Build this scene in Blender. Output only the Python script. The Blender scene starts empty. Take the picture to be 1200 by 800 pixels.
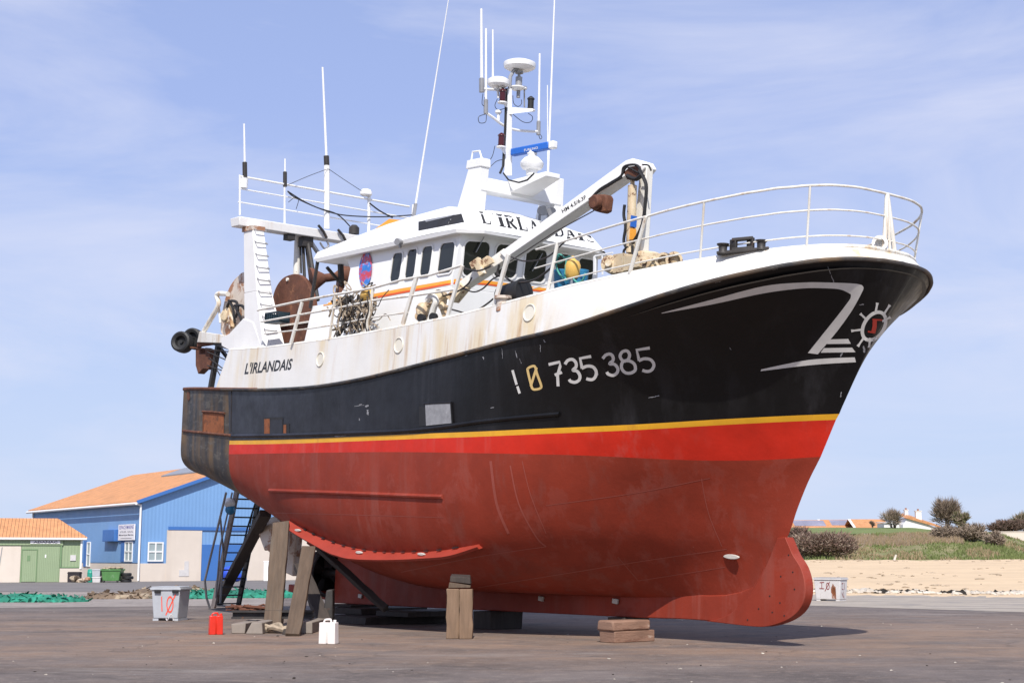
import bpy, bmesh, math, random
import numpy as np
from math import radians, sin, cos, tan, atan, pi, sqrt
from mathutils import Vector, Matrix
from mathutils.bvhtree import BVHTree

random.seed(7)
rng = np.random.default_rng(7)
scene = bpy.context.scene
COL = scene.collection

# ------------------------------------------------------------------ camera
FPX, EYE, HORIZON = 1700.0, 1.75, 652.0          # focal length and horizon measured on a 1200 px wide frame
PITCH = atan((HORIZON - 400.0) / FPX)
cam_d = bpy.data.cameras.new('camera')
cam_d.sensor_width = 36.0
cam_d.lens = 36.0 * FPX / 1200.0
cam_d.clip_start = 0.1
cam_d.clip_end = 12000.0
cam = bpy.data.objects.new('camera', cam_d)
COL.objects.link(cam)
cam.location = (0, 0, EYE)
cam.rotation_euler = (pi / 2 + PITCH, 0, 0)
scene.camera = cam

# ------------------------------------------------------------------ sky and sun
SUN_EL, SUN_AZ = radians(47.0), radians(-0.5)     # azimuth measured from straight behind the camera, negative to the left
sun_dir = Vector((sin(SUN_AZ) * cos(SUN_EL), -cos(SUN_AZ) * cos(SUN_EL), sin(SUN_EL)))
world = bpy.data.worlds.new('World')
scene.world = world
world.use_nodes = True
wn, wl = world.node_tree.nodes, world.node_tree.links
wn.clear()
w_out = wn.new('ShaderNodeOutputWorld')
w_bg = wn.new('ShaderNodeBackground')
sky = wn.new('ShaderNodeTexSky')
sky.sky_type = 'NISHITA'
sky.sun_disc = False
sky.sun_elevation = SUN_EL
sky.sun_rotation = math.atan2(sun_dir.x, sun_dir.y)
sky.air_density = 1.0
sky.dust_density = 0.6
sky.ozone_density = 2.0
SKY_STRENGTH = 0.122
w_bg.inputs['Strength'].default_value = SKY_STRENGTH
tc = wn.new('ShaderNodeTexCoord')
mp = wn.new('ShaderNodeMapping')
mp.inputs['Scale'].default_value = (1.5, 1.5, 6.5)
mp.inputs['Rotation'].default_value = (0.10, 0.22, 0.35)
wl.new(tc.outputs['Generated'], mp.inputs['Vector'])
nz = wn.new('ShaderNodeTexNoise')
nz.inputs['Scale'].default_value = 1.7
nz.inputs['Detail'].default_value = 9.0
nz.inputs['Roughness'].default_value = 0.58
nz.inputs['Distortion'].default_value = 0.5
wl.new(mp.outputs['Vector'], nz.inputs['Vector'])
rp = wn.new('ShaderNodeValToRGB')
rp.color_ramp.elements[0].position = 0.40
rp.color_ramp.elements[0].color = (0.0, 0.0, 0.0, 1)
rp.color_ramp.elements[1].position = 0.72
rp.color_ramp.elements[1].color = (0.72, 0.72, 0.72, 1)
wl.new(nz.outputs['Fac'], rp.inputs['Fac'])
tint = wn.new('ShaderNodeMixRGB')
tint.blend_type = 'MULTIPLY'
tint.inputs['Fac'].default_value = 1.0
tint.inputs['Color2'].default_value = (1.22, 1.10, 1.06, 1)
wl.new(sky.outputs['Color'], tint.inputs['Color1'])
cm = wn.new('ShaderNodeMixRGB')
cm.inputs['Color2'].default_value = (5.9, 6.1, 7.3, 1)
wl.new(rp.outputs['Color'], cm.inputs['Fac'])
hz_ = wn.new('ShaderNodeMixRGB')                    # pale haze all over, thicker towards the horizon
sep = wn.new('ShaderNodeSeparateXYZ')
wl.new(tc.outputs['Generated'], sep.inputs[0])
hr = wn.new('ShaderNodeMapRange')
hr.inputs['From Min'].default_value = 0.0
hr.inputs['From Max'].default_value = 0.42
hr.inputs['To Min'].default_value = 0.97
hr.inputs['To Max'].default_value = 0.62
wl.new(sep.outputs['Z'], hr.inputs['Value'])
hc_ = wn.new('ShaderNodeMixRGB')
hc_.inputs['Color1'].default_value = (4.4, 5.3, 7.1, 1)
hc_.inputs['Color2'].default_value = (3.15, 3.95, 7.0, 1)
h2_ = wn.new('ShaderNodeMapRange')
h2_.inputs['From Min'].default_value = 0.02
h2_.inputs['From Max'].default_value = 0.30
wl.new(sep.outputs['Z'], h2_.inputs['Value'])
wl.new(h2_.outputs['Result'], hc_.inputs['Fac'])
wl.new(hr.outputs['Result'], hz_.inputs['Fac'])
wl.new(tint.outputs['Color'], hz_.inputs['Color1'])
wl.new(hc_.outputs['Color'], hz_.inputs['Color2'])
wl.new(hz_.outputs['Color'], cm.inputs['Color1'])
wl.new(cm.outputs['Color'], w_bg.inputs['Color'])
wl.new(w_bg.outputs['Background'], w_out.inputs['Surface'])

sun_d = bpy.data.lights.new('sun', 'SUN')
sun_d.energy = 5.0
sun_d.angle = radians(0.53)
sun_d.color = (1.0, 0.955, 0.89)
sun = bpy.data.objects.new('sun', sun_d)
COL.objects.link(sun)
sun.rotation_euler = (-sun_dir).to_track_quat('-Z', 'Y').to_euler()
sun.location = (0, 0, 60)

vs = scene.view_settings
vs.view_transform = 'Standard'
vs.look = 'None'
vs.exposure = 0.12
vs.gamma = 1.0
vs.use_curve_mapping = False

# ------------------------------------------------------------------ measuring: photo points to places in the yard
def ray(x, y):
    a, b = (x - 600.0) / FPX, (400.0 - y) / FPX
    d = Vector((a, cos(PITCH) - b * sin(PITCH), sin(PITCH) + b * cos(PITCH)))
    return d.normalized()
CAMP = Vector((0, 0, EYE))
def gnd(x, y, z=0.0):
    d = ray(x, y)
    return CAMP + d * ((z - EYE) / d.z)
def at_depth(x, y, dist):
    d = ray(x, y)
    return CAMP + d * (dist / d.y)

HEAD, TRIM = radians(51.5), radians(3.5)
FW = Vector((cos(HEAD) * cos(TRIM), -sin(HEAD) * cos(TRIM), -sin(TRIM)))
ST = Vector((-sin(HEAD), -cos(HEAD), 0))
UP = FW.cross(ST)
if UP.z < 0: UP = -UP
ORG = gnd(640, 717, 0.45)                         # keel bottom amidships
def to_boat(p):
    q = Vector(p) - ORG
    return Vector((q.dot(FW), q.dot(ST), q.dot(UP)))
def to_world(b):
    return ORG + FW * b[0] + ST * b[1] + UP * b[2]
CAMB = to_boat(CAMP)
def bdir(x, y):
    d = ray(x, y)
    return Vector((d.dot(FW), d.dot(ST), d.dot(UP)))
def B(x, y, u=None, v=None, w=None):
    d = bdir(x, y)
    k, val = [(i, a) for i, a in enumerate((u, v, w)) if a is not None][0]
    return CAMB + d * ((val - CAMB[k]) / d[k])

# ------------------------------------------------------------------ materials
MATS = {}
def mat(name, base, rough=0.55, var=0.18, scale=1.5, bump=0.0, bscale=25.0, metal=0.0, streak=None, spot=None, spec=0.5,
        coat=0.0, fade=None, stretch=(1, 1, 1), streak2=None, wave=None, spot2=None):
    m = bpy.data.materials.new(name)
    m.use_nodes = True
    nt = m.node_tree
    n, l = nt.nodes, nt.links
    bs = n['Principled BSDF']
    bs.inputs['Roughness'].default_value = rough
    bs.inputs['Metallic'].default_value = metal
    bs.inputs['Specular IOR Level'].default_value = spec
    if coat: bs.inputs['Coat Weight'].default_value = coat
    t = n.new('ShaderNodeTexCoord')
    def mapping(sc):
        q = n.new('ShaderNodeMapping'); q.inputs['Scale'].default_value = sc
        l.new(t.outputs['Object'], q.inputs['Vector']); return q.outputs['Vector']
    def noise(vec, sc, det=6, rgh=0.6, dist=0.0):
        q = n.new('ShaderNodeTexNoise'); q.inputs['Scale'].default_value = sc
        q.inputs['Detail'].default_value = det; q.inputs['Roughness'].default_value = rgh; q.inputs['Distortion'].default_value = dist
        l.new(vec, q.inputs['Vector']); return q.outputs['Fac']
    def ramp(fac, a, b, hi=1.0):
        q = n.new('ShaderNodeMapRange'); q.inputs['From Min'].default_value = a; q.inputs['From Max'].default_value = b
        q.inputs['To Max'].default_value = hi; l.new(fac, q.inputs['Value']); return q.outputs['Result']
    def mix(fac, c1, c2):
        q = n.new('ShaderNodeMixRGB'); l.new(fac, q.inputs['Fac'])
        for s, c in (('Color1', c1), ('Color2', c2)):
            if isinstance(c, tuple): q.inputs[s].default_value = (*c[:3], 1)
            else: l.new(c, q.inputs[s])
        return q.outputs['Color']
    lo = tuple(c * (1 - var) for c in base); hi = tuple(min(1.0, c * (1 + var)) for c in base)
    v1 = mapping(stretch)
    nf = noise(v1, scale)
    col = mix(ramp(nf, 0.3, 0.7), lo, hi)
    for s in (streak, streak2):                    # runs down the surface: (colour, amount, density, threshold)
        if s:
            c, amt, dens, th = s
            f = noise(mapping((dens, dens, dens * 0.07)), 1.0, 5, 0.62)
            big = noise(v1, 0.35, 2)
            q = n.new('ShaderNodeMath'); q.operation = 'MULTIPLY'
            l.new(ramp(f, th, th + 0.16, amt), q.inputs[0]); l.new(ramp(big, 0.35, 0.6), q.inputs[1])
            col = mix(q.outputs[0], col, c)
    for s in (spot, spot2):                        # flakes and patches: (colour, amount, scale, threshold)
        if s:
            c, amt, sc, th = s
            col = mix(ramp(noise(v1, sc, 8, 0.7, 0.4), th, th + 0.06, amt), col, c)
    if fade:                                       # paint chalked with age along the boat: (colour, from x, to x, amount)
        c, xa, xb, amt = fade
        sx = n.new('ShaderNodeSeparateXYZ'); l.new(t.outputs['Object'], sx.inputs[0])
        q = n.new('ShaderNodeMath'); q.operation = 'MULTIPLY'
        l.new(ramp(sx.outputs['X'], xa, xb, amt), q.inputs[0]); l.new(ramp(noise(v1, .8, 4), .2, .6), q.inputs[1])
        col = mix(q.outputs[0], col, c)
    l.new(col, bs.inputs['Base Color'])
    rr = ramp(noise(v1, scale * 3), 0.2, 0.8)
    q = n.new('ShaderNodeMapRange'); q.inputs['To Min'].default_value = max(0.02, rough - 0.12); q.inputs['To Max'].default_value = min(1, rough + 0.12)
    l.new(rr, q.inputs['Value'])
    if rough > 0.12: l.new(q.outputs['Result'], bs.inputs['Roughness'])
    h = None
    if bump:
        h = noise(v1, bscale, 6, 0.65)
    if wave:                                       # ribbed sheet or tiles: (axis, pitch, depth)
        ax, pitch, dep = wave
        wv = n.new('ShaderNodeTexWave'); wv.bands_direction = ax; wv.wave_profile = 'SIN'
        wv.inputs['Scale'].default_value = 0.314 / pitch
        l.new(t.outputs['Object'], wv.inputs['Vector'])
        hw = wv.outputs['Fac']
        bw = n.new('ShaderNodeBump'); bw.inputs['Strength'].default_value = 1.0; bw.inputs['Distance'].default_value = dep
        l.new(hw, bw.inputs['Height'])
    if h is not None:
        bp = n.new('ShaderNodeBump'); bp.inputs['Strength'].default_value = 1.0; bp.inputs['Distance'].default_value = bump
        l.new(h, bp.inputs['Height'])
        if wave: l.new(bw.outputs['Normal'], bp.inputs['Normal'])
        l.new(bp.outputs['Normal'], bs.inputs['Normal'])
    elif wave:
        l.new(bw.outputs['Normal'], bs.inputs['Normal'])
    MATS[name] = m
    return m

RUST = (0.20, 0.075, 0.03)
mat('oxide_red', (0.255, 0.034, 0.016), 0.60, 0.16, 0.9, 0.014, 1.3, spec=0.28, streak=((0.33, 0.10, 0.075), 0.55, 2.6, 0.52), streak2=((0.17, 0.03, 0.018), 0.5, 1.3, 0.5),
    spot=((0.29, 0.06, 0.04), 0.5, 1.1, 0.55), spot2=((0.33, 0.11, 0.085), 0.55, 11.0, 0.66))
mat('bilge_red', (0.31, 0.036, 0.018), 0.6, 0.1, 2)
mat('bright_red', (0.56, 0.024, 0.010), 0.5, 0.12, 1.3, 0.012, 1.3, spec=0.3, streak=((0.52, 0.09, 0.07), 0.6, 3.0, 0.53), spot=((0.30, 0.03, 0.02), 0.8, 5.0, 0.70))
mat('yellow_band', (0.72, 0.36, 0.018), 0.45, 0.1, 2, streak=((0.5, 0.2, 0.02), 0.5, 4.0, 0.55))
mat('black_paint', (0.0048, 0.0044, 0.0046), 0.42, 0.3, 1.2, 0.013, 1.3, streak=((0.022, 0.021, 0.023), 0.75, 2.0, 0.5), spot=((0.24, 0.23, 0.22), 0.5, 5.5, 0.735), spec=0.3, fade=((0.034, 0.037, 0.050), 1.0, -8.5, .95))
mat('black_faded', (0.022, 0.024, 0.032), 0.6, 0.3, 1.2, 0.004, 2.5, streak=((0.06, 0.062, 0.07), 0.7, 2.4, 0.48), spot=((0.2, 0.19, 0.18), 0.5, 4.5, 0.72))
mat('black_weathered', (0.034, 0.034, 0.036), 0.65, 0.35, 1.0, 0.006, 3.0, streak=((0.17, 0.105, 0.05), 0.85, 1.2, 0.42), spot=((0.11, 0.10, 0.085), 0.7, 2.2, 0.54), stretch=(1, 1, 2.5))
mat('hole_white', (0.70, 0.66, 0.56), 0.5, 0.05, 3.0)
mat('hull_white', (0.74, 0.725, 0.69), 0.5, 0.04, 1.0, 0.010, 1.4, streak=((0.67, 0.54, 0.33), 0.85, 1.5, 0.44), streak2=((0.43, 0.24, 0.10), 0.75, 3.6, 0.57), spot=((0.40, 0.2, 0.09), 0.7, 6.0, 0.72))
mat('white_paint', (0.78, 0.77, 0.75), 0.42, 0.04, 2.0, 0.0015, 6.0, streak=((0.58, 0.45, 0.30), 0.4, 4.0, 0.58))
mat('clean_white', (0.80, 0.80, 0.79), 0.38, 0.03, 2.0, 0.001, 6.0)
mat('white_worn', (0.74, 0.72, 0.66), 0.5, 0.06, 3.0, 0.002, 10.0, streak=((0.45, 0.28, 0.12), 0.7, 6.0, 0.50), spot=((0.22, 0.085, 0.035), 0.9, 9.0, 0.63))
mat('cream_rust', (0.62, 0.51, 0.34), 0.55, 0.14, 3.0, 0.003, 12.0, streak=((0.38, 0.18, 0.06), 0.8, 5.0, 0.44), spot=((0.15, 0.058, 0.025), 0.95, 5.0, 0.54), spot2=((0.72, 0.68, 0.6), 0.9, 3.0, 0.58))
mat('rust', (0.115, 0.042, 0.022), 0.8, 0.35, 3.0, 0.006, 18.0, spot=((0.24, 0.10, 0.045), 0.7, 4.0, 0.56))
mat('rust_orange', (0.26, 0.085, 0.03), 0.8, 0.3, 4.0, 0.005, 18.0, spot=((0.10, 0.04, 0.02), 0.7, 5.0, 0.55))
mat('rust_white', (0.60, 0.52, 0.44), 0.6, 0.1, 2.5, 0.003, 10.0, spot=((0.30, 0.12, 0.045), 0.9, 1.8, 0.50), spot2=((0.15, 0.06, 0.03), 0.8, 4.0, 0.62))
mat('dark_steel', (0.03, 0.026, 0.024), 0.6, 0.3, 4.0, 0.003, 20.0, spot=((0.11, 0.045, 0.02), 0.7, 6.0, 0.6))
mat('rubber', (0.012, 0.012, 0.013), 0.62, 0.2, 5.0, 0.002, 30.0)
mat('cable_black', (0.014, 0.013, 0.013), 0.55, 0.1)
mat('steel_grey', (0.30, 0.30, 0.31), 0.4, 0.15, 4.0, 0.001, 20.0, metal=0.3)
mat('plate_grey', (0.27, 0.27, 0.28), 0.5, 0.2, 6.0, 0.003, 25.0, spot=((0.5, 0.5, 0.5), 0.5, 12.0, 0.62))
mat('glass_dark', (0.010, 0.014, 0.014), 0.05, 0.2, 1.0, spec=0.5)
mat('stripe_orange', (0.85, 0.36, 0.035), 0.45, 0.06, 3.0)
mat('stripe_red', (0.72, 0.11, 0.018), 0.45, 0.06, 3.0)
mat('letter_black', (0.012, 0.012, 0.013), 0.5, 0.2, 8.0, spot=((0.4, 0.38, 0.35), 0.6, 14.0, 0.66))
mat('letter_white', (0.68, 0.66, 0.62), 0.5, 0.08, 4.0, spot=((0.30, 0.24, 0.18), 0.6, 16.0, 0.66))
mat('letter_cream', (0.70, 0.50, 0.20), 0.5, 0.08, 4.0)
mat('letter_red', (0.42, 0.035, 0.02), 0.5, 0.15, 6.0)
mat('anode', (0.52, 0.49, 0.44), 0.5, 0.1, 8.0, 0.003, 30.0)
mat('red_glass', (0.06, 0.008, 0.010), 0.15, 0.1)
mat('radar_blue', (0.02, 0.13, 0.52), 0.4, 0.06)
mat('yellow_float', (0.68, 0.42, 0.10), 0.5, 0.12, 5.0, 0.002, 20.0)
mat('blue_plastic', (0.03, 0.20, 0.38), 0.45, 0.15, 4.0)
mat('teal_rope', (0.08, 0.33, 0.27), 0.8, 0.2, 12.0, 0.003, 60.0)
mat('rope_tan', (0.32, 0.255, 0.185), 0.85, 0.35, 8.0, 0.004, 60.0)
mat('deck_grey', (0.16, 0.17, 0.16), 0.8, 0.2, 2.0)
mat('timber', (0.092, 0.062, 0.040), 0.8, 0.28, 2.2, 0.006, 14.0, stretch=(5, 5, 0.5), spot=((0.10, 0.08, 0.06), 0.7, 2.0, 0.58))
mat('timber_pale', (0.20, 0.128, 0.080), 0.8, 0.25, 2.2, 0.006, 14.0, stretch=(5, 5, 0.5), spot=((0.16, 0.11, 0.075), 0.7, 2.0, 0.56))
mat('timber_red', (0.24, 0.14, 0.095), 0.8, 0.25, 1.5, 0.010, 9.0, stretch=(1, 1, 4), spot=((0.17, 0.085, 0.055), 0.8, 2.5, 0.56), spot2=((0.5, 0.4, 0.32), 0.8, 1.6, 0.62))
mat('timber_dark', (0.040, 0.030, 0.024), 0.8, 0.3, 2.2, 0.005, 14.0, stretch=(5, 5, 0.5))
mat('concrete', (0.23, 0.195, 0.165), 0.85, 0.15, 2.0, 0.006, 14.0, spot=((0.2, 0.14, 0.1), 0.7, 2.6, 0.58))
mat('red_can', (0.62, 0.028, 0.012), 0.35, 0.06, 6.0)
mat('white_can', (0.76, 0.70, 0.66), 0.4, 0.05, 6.0, spot=((0.5, 0.4, 0.34), 0.5, 8.0, 0.64))
mat('tub_grey', (0.40, 0.42, 0.45), 0.5, 0.07, 4.0, 0.002, 20.0, spot=((0.3, 0.27, 0.24), 0.5, 6.0, 0.64))
mat('tub_pale', (0.56, 0.54, 0.53), 0.55, 0.08, 4.0, 0.002, 20.0, spot=((0.36, 0.3, 0.26), 0.6, 5.0, 0.62))
mat('spray_red', (0.75, 0.10, 0.06), 0.6, 0.1, 10.0)
mat('spray_dark', (0.22, 0.03, 0.03), 0.6, 0.1, 10.0)

# ------------------------------------------------------------------ builders
class MB:
    """Collects shapes and links them as ONE mesh object. boat=True: points are (forward, starboard, up) of the boat."""
    def __init__(s, boat=False):
        s.v, s.f, s.m, s.boat = [], [], [], boat
    def add(s, vs, fs, mi=0):
        o = len(s.v)
        s.v += [tuple(p) for p in vs]
        s.f += [tuple(i + o for i in f) for f in fs]
        s.m += [mi] * len(fs)
        return s
    def hexa(s, a, b, mi=0):                       # two rings of equal length joined, with caps
        n = len(a)
        fs = [tuple(range(n))[::-1], tuple(range(n, 2 * n))]
        fs += [(i, (i + 1) % n, n + (i + 1) % n, n + i) for i in range(n)]
        return s.add(list(a) + list(b), fs, mi)
    def box(s, x0, x1, y0, y1, z0, z1, mi=0):
        return s.hexa([(x0, y0, z0), (x1, y0, z0), (x1, y1, z0), (x0, y1, z0)],
                      [(x0, y0, z1), (x1, y0, z1), (x1, y1, z1), (x0, y1, z1)], mi)
    def bar(s, p, q, w, h=None, upv=(0, 0, 1), mi=0, w2=None, h2=None):
        h = h or w; w2 = w2 or w; h2 = h2 or h
        p, q = Vector(p), Vector(q)
        d = (q - p).normalized(); upv = Vector(upv)
        if abs(d.dot(upv)) > 0.97: upv = Vector((1, 0, 0))
        sd = d.cross(upv).normalized(); uu = sd.cross(d).normalized()
        def ring(c, w, h): return [c + sd * (a * w / 2) + uu * (b * h / 2) for a, b in ((-1, -1), (1, -1), (1, 1), (-1, 1))]
        return s.hexa(ring(p, w, h), ring(q, w2, h2), mi)
    def tube(s, pts, r, n=8, mi=0, r2=None, closed=False):
        pts = [Vector(p) for p in pts]
        k = len(pts); o = len(s.v)
        prev = None; rings = []
        for i, p in enumerate(pts):
            if closed: d = (pts[(i + 1) % k] - pts[i - 1])
            else: d = (pts[min(i + 1, k - 1)] - pts[max(i - 1, 0)])
            d = d.normalized() if d.length > 1e-9 else Vector((0, 0, 1))
            if prev is None:
                a = Vector((0, 0, 1)) if abs(d.z) < 0.9 else Vector((1, 0, 0))
                sd = d.cross(a).normalized()
            else:
                sd = (prev - d * prev.dot(d)).normalized()
            prev = sd; uu = d.cross(sd)
            rr = r if r2 is None else r + (r2 - r) * i / max(1, k - 1)
            rings.append([p + (sd * cos(2 * pi * j / n) + uu * sin(2 * pi * j / n)) * rr for j in range(n)])
        vs = [q for g in rings for q in g]
        fs = []
        for i in range(k if closed else k - 1):
            a, b = i * n, ((i + 1) % k) * n
            fs += [(a + j, a + (j + 1) % n, b + (j + 1) % n, b + j) for j in range(n)]
        if not closed: fs += [tuple(range(n))[::-1], tuple(range((k - 1) * n, k * n))]
        return s.add(vs, fs, mi)
    def lathe(s, c, axis, prof, n=20, mi=0):       # prof: (distance along the axis, radius)
        c, ax = Vector(c), Vector(axis).normalized()
        a = Vector((0, 0, 1)) if abs(ax.z) < 0.9 else Vector((1, 0, 0))
        sd = ax.cross(a).normalized(); uu = ax.cross(sd)
        vs = [c + ax * h + (sd * cos(2 * pi * j / n) + uu * sin(2 * pi * j / n)) * max(r, 1e-4) for h, r in prof for j in range(n)]
        fs = [(i * n + j, i * n + (j + 1) % n, (i + 1) * n + (j + 1) % n, (i + 1) * n + j) for i in range(len(prof) - 1) for j in range(n)]
        fs += [tuple(range(n))[::-1], tuple(range((len(prof) - 1) * n, len(prof) * n))]
        return s.add(vs, fs, mi)
    def prism(s, poly, off, mi=0):                 # polygon (3D points) pushed along off
        off = Vector(off); a = [Vector(p) for p in poly]
        return s.hexa(a, [p + off for p in a], mi)
    def blob(s, c, rx, ry, rz, n=12, mi=0, jit=0.0):
        vs, fs = [], []
        for i in range(n + 1):
            th = pi * i / n
            for j in range(2 * n):
                ph = pi * j / n
                k = 1 + jit * (random.random() - 0.5)
                vs.append((c[0] + rx * k * sin(th) * cos(ph), c[1] + ry * k * sin(th) * sin(ph), c[2] + rz * k * cos(th)))
        for i in range(n):
            for j in range(2 * n):
                fs.append((i * 2 * n + j, i * 2 * n + (j + 1) % (2 * n), (i + 1) * 2 * n + (j + 1) % (2 * n), (i + 1) * 2 * n + j))
        return s.add(vs, fs, mi)
    def build(s, name, mats, parent=None, smooth=35, bevel=0.0, merge=0.0, origin=None):
        if not isinstance(mats, (list, tuple)): mats = [mats]
        me = bpy.data.meshes.new(name)
        vs = [(p[0], -p[1], p[2]) for p in s.v] if s.boat else s.v
        if origin is not None: vs = [(p[0] - origin[0], p[1] - origin[1], p[2] - origin[2]) for p in vs]
        me.from_pydata(vs, [], s.f)
        for k in mats: me.materials.append(MATS[k] if isinstance(k, str) else k)
        me.polygons.foreach_set('material_index', s.m)
        bm = bmesh.new(); bm.from_mesh(me)
        if merge: bmesh.ops.remove_doubles(bm, verts=bm.verts, dist=merge)
        bmesh.ops.recalc_face_normals(bm, faces=bm.faces)
        bm.to_mesh(me); bm.free()
        if smooth:
            me.shade_smooth(); me.set_sharp_from_angle(angle=radians(smooth))
        o = bpy.data.objects.new(name, me); COL.objects.link(o)
        if origin is not None: o.location = origin
        if parent is not None: o.parent = parent
        if bevel:
            md = o.modifiers.new('bevel', 'BEVEL'); md.width = bevel; md.segments = 2; md.limit_method = 'ANGLE'; md.angle_limit = radians(40)
        return o

def tag(o, label=None, cat=None, group=None, kind=None):
    if label: o['label'] = label
    if cat: o['category'] = cat
    if group: o['group'] = group
    if kind: o['kind'] = kind
    return o
def empty(name, loc, label, cat, group=None, rz=0.0):
    o = bpy.data.objects.new(name, None); COL.objects.link(o)
    o.location = loc; o.rotation_euler = (0, 0, rz); o.empty_display_size = 0.2
    return tag(o, label, cat, group)
def boat_empty(name, base, label, cat, group=None):      # a thing carried by the boat: its Empty sits in the boat's axes
    o = bpy.data.objects.new(name, None); COL.objects.link(o)
    o.matrix_world = BOATM; o.empty_display_size = 0.2
    return tag(o, label, cat, group)

def herm(xs, ys):
    xs, ys = np.array(xs, float), np.array(ys, float)
    m = np.gradient(ys, xs)
    def f(x):
        x = min(max(x, xs[0]), xs[-1]); i = int(min(max(np.searchsorted(xs, x) - 1, 0), len(xs) - 2))
        h = xs[i + 1] - xs[i]; t = (x - xs[i]) / h
        return float((2*t**3 - 3*t*t + 1) * ys[i] + (t**3 - 2*t*t + t) * h * m[i] + (3*t*t - 2*t**3) * ys[i + 1] + (t**3 - t*t) * h * m[i + 1])
    return f
def lerp(a, b, t): return a + (b - a) * t
def smooth01(t):
    t = min(1.0, max(0.0, t)); return t * t * (3 - 2 * t)
def catmull(pts, n=8, closed=False):
    P = [np.array(p, float) for p in pts]; k = len(P); out = []
    rngs = range(k) if closed else range(k - 1)
    for i in rngs:
        g = lambda j: P[j % k] if closed else P[min(max(j, 0), k - 1)]
        p0, p1, p2, p3 = g(i - 1), g(i), g(i + 1), g(i + 2)
        for j in range(n):
            t = j / n
            out.append(0.5 * ((2 * p1) + (p2 - p0) * t + (2*p0 - 5*p1 + 4*p2 - p3) * t*t + (3*p1 - p0 - 3*p2 + p3) * t**3))
    if not closed: out.append(P[-1])
    return [tuple(p) for p in out]

# flat marks (letters, stripes) are drawn in 2D and laid onto the surface they are painted on
def ribbon(pts, w, closed=False):
    P = [Vector((p[0], p[1])) for p in pts]; k = len(P); L, R = [], []
    for i in range(k):
        a = P[i - 1] if (i > 0 or closed) else P[i]
        b = P[(i + 1) % k] if (i < k - 1 or closed) else P[i]
        d = (b - a).normalized(); nrm = Vector((-d.y, d.x))
        ww = w[i] if isinstance(w, (list, tuple)) else w
        L.append(P[i] + nrm * ww / 2); R.append(P[i] - nrm * ww / 2)
    n = k if closed else k - 1
    return [[tuple(L[i]), tuple(L[(i + 1) % k]), tuple(R[(i + 1) % k]), tuple(R[i])] for i in range(n)]
def fine_mesh(polys, size):
    bm = bmesh.new()
    for k, poly in enumerate(polys):
        vs = [bm.verts.new((p[0], p[1], 0)) for p in poly]
        try: bm.faces.new(vs)
        except ValueError: pass
    bmesh.ops.triangulate(bm, faces=bm.faces)
    for _ in range(6):
        es = [e for e in bm.edges if e.calc_length() > size]
        if not es: break
        bmesh.ops.subdivide_edges(bm, edges=es, cuts=1)
        bmesh.ops.triangulate(bm, faces=[f for f in bm.faces if len(f.verts) > 3])
    bm.verts.ensure_lookup_table(); bm.verts.index_update()
    vs = [(v.co.x, v.co.y) for v in bm.verts]; fs = [tuple(v.index for v in f.verts) for f in bm.faces]
    bm.free()
    return vs, fs
def tree_of(o):
    bm = bmesh.new(); bm.from_mesh(o.data)
    t = BVHTree.FromBMesh(bm); bm.free(); return t
CAML = Vector((CAMB.x, -CAMB.y, CAMB.z))
def hit(tree, x, y):
    d = bdir(x, y); d = Vector((d.x, -d.y, d.z))
    loc, nrm, idx, dist = tree.ray_cast(CAML, d)
    if loc is None: return None
    if nrm.dot(d) > 0: nrm = -nrm
    return loc, nrm
def hit_near(tree, x, y):                         # the first hit at or just below the measured place
    for k in range(14):
        h = hit(tree, x, y + k)
        if h: return h
def painted(name, polys, m, parent, tree, off=0.006, size=4.0):
    vs, fs = fine_mesh(polys, size)
    out, ok = [], []
    for x, y in vs:
        h = hit(tree, x, y)
        ok.append(h is not None)
        out.append((h[0] + h[1] * off) if h else Vector((0, 0, 0)))
    fs = [f for f in fs if all(ok[i] for i in f) and max((out[f[a]] - out[f[a - 1]]).length for a in range(3)) < 1.2]
    b = MB().add(out, fs)
    return b.build(name, m, parent, smooth=180)
def text_polys(s, font=None, shear=0.0, bold=0.0):
    cu = bpy.data.curves.new('t', 'FONT'); cu.body = s; cu.size = 1.0; cu.shear = shear; cu.offset = bold
    cu.resolution_u = 3
    o = bpy.data.objects.new('t', cu); COL.objects.link(o)
    dg = bpy.context.evaluated_depsgraph_get()
    me = o.evaluated_get(dg).to_mesh()
    vs = [(v.co.x, v.co.y) for v in me.vertices]; ps = [[vs[i] for i in p.vertices] for p in me.polygons]
    o.evaluated_get(dg).to_mesh_clear()
    bpy.data.objects.remove(o); bpy.data.curves.remove(cu)
    xs = [p[0] for q in ps for p in q]; ys = [p[1] for q in ps for p in q]
    x0, x1, y0, y1 = min(xs), max(xs), min(ys), max(ys)
    return [[((p[0] - x0) / (x1 - x0), (p[1] - y0) / (y1 - y0)) for p in q] for q in ps]   # unit box
def warp(ps, q):                                   # unit box onto the quad q = (bottom-left, bottom-right, top-right, top-left)
    def f(p):
        a, b = p
        x0 = lerp(q[0][0], q[1][0], a); y0 = lerp(q[0][1], q[1][1], a); x1 = lerp(q[3][0], q[2][0], a); y1 = lerp(q[3][1], q[2][1], a)
        return (lerp(x0, x1, b), lerp(y0, y1, b))
    return [[f(p) for p in k] for k in ps]

# ================================================================== THE TRAWLER
BOATM = Matrix(((FW.x, -ST.x, UP.x, ORG.x), (FW.y, -ST.y, UP.y, ORG.y), (FW.z, -ST.z, UP.z, ORG.z), (0, 0, 0, 1)))
boat = bpy.data.objects.new('fishing_trawler', None); COL.objects.link(boat)
boat.matrix_world = BOATM
tag(boat, 'large black, white and red fishing trawler propped up on blocks on the hard', 'fishing boat')

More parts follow.
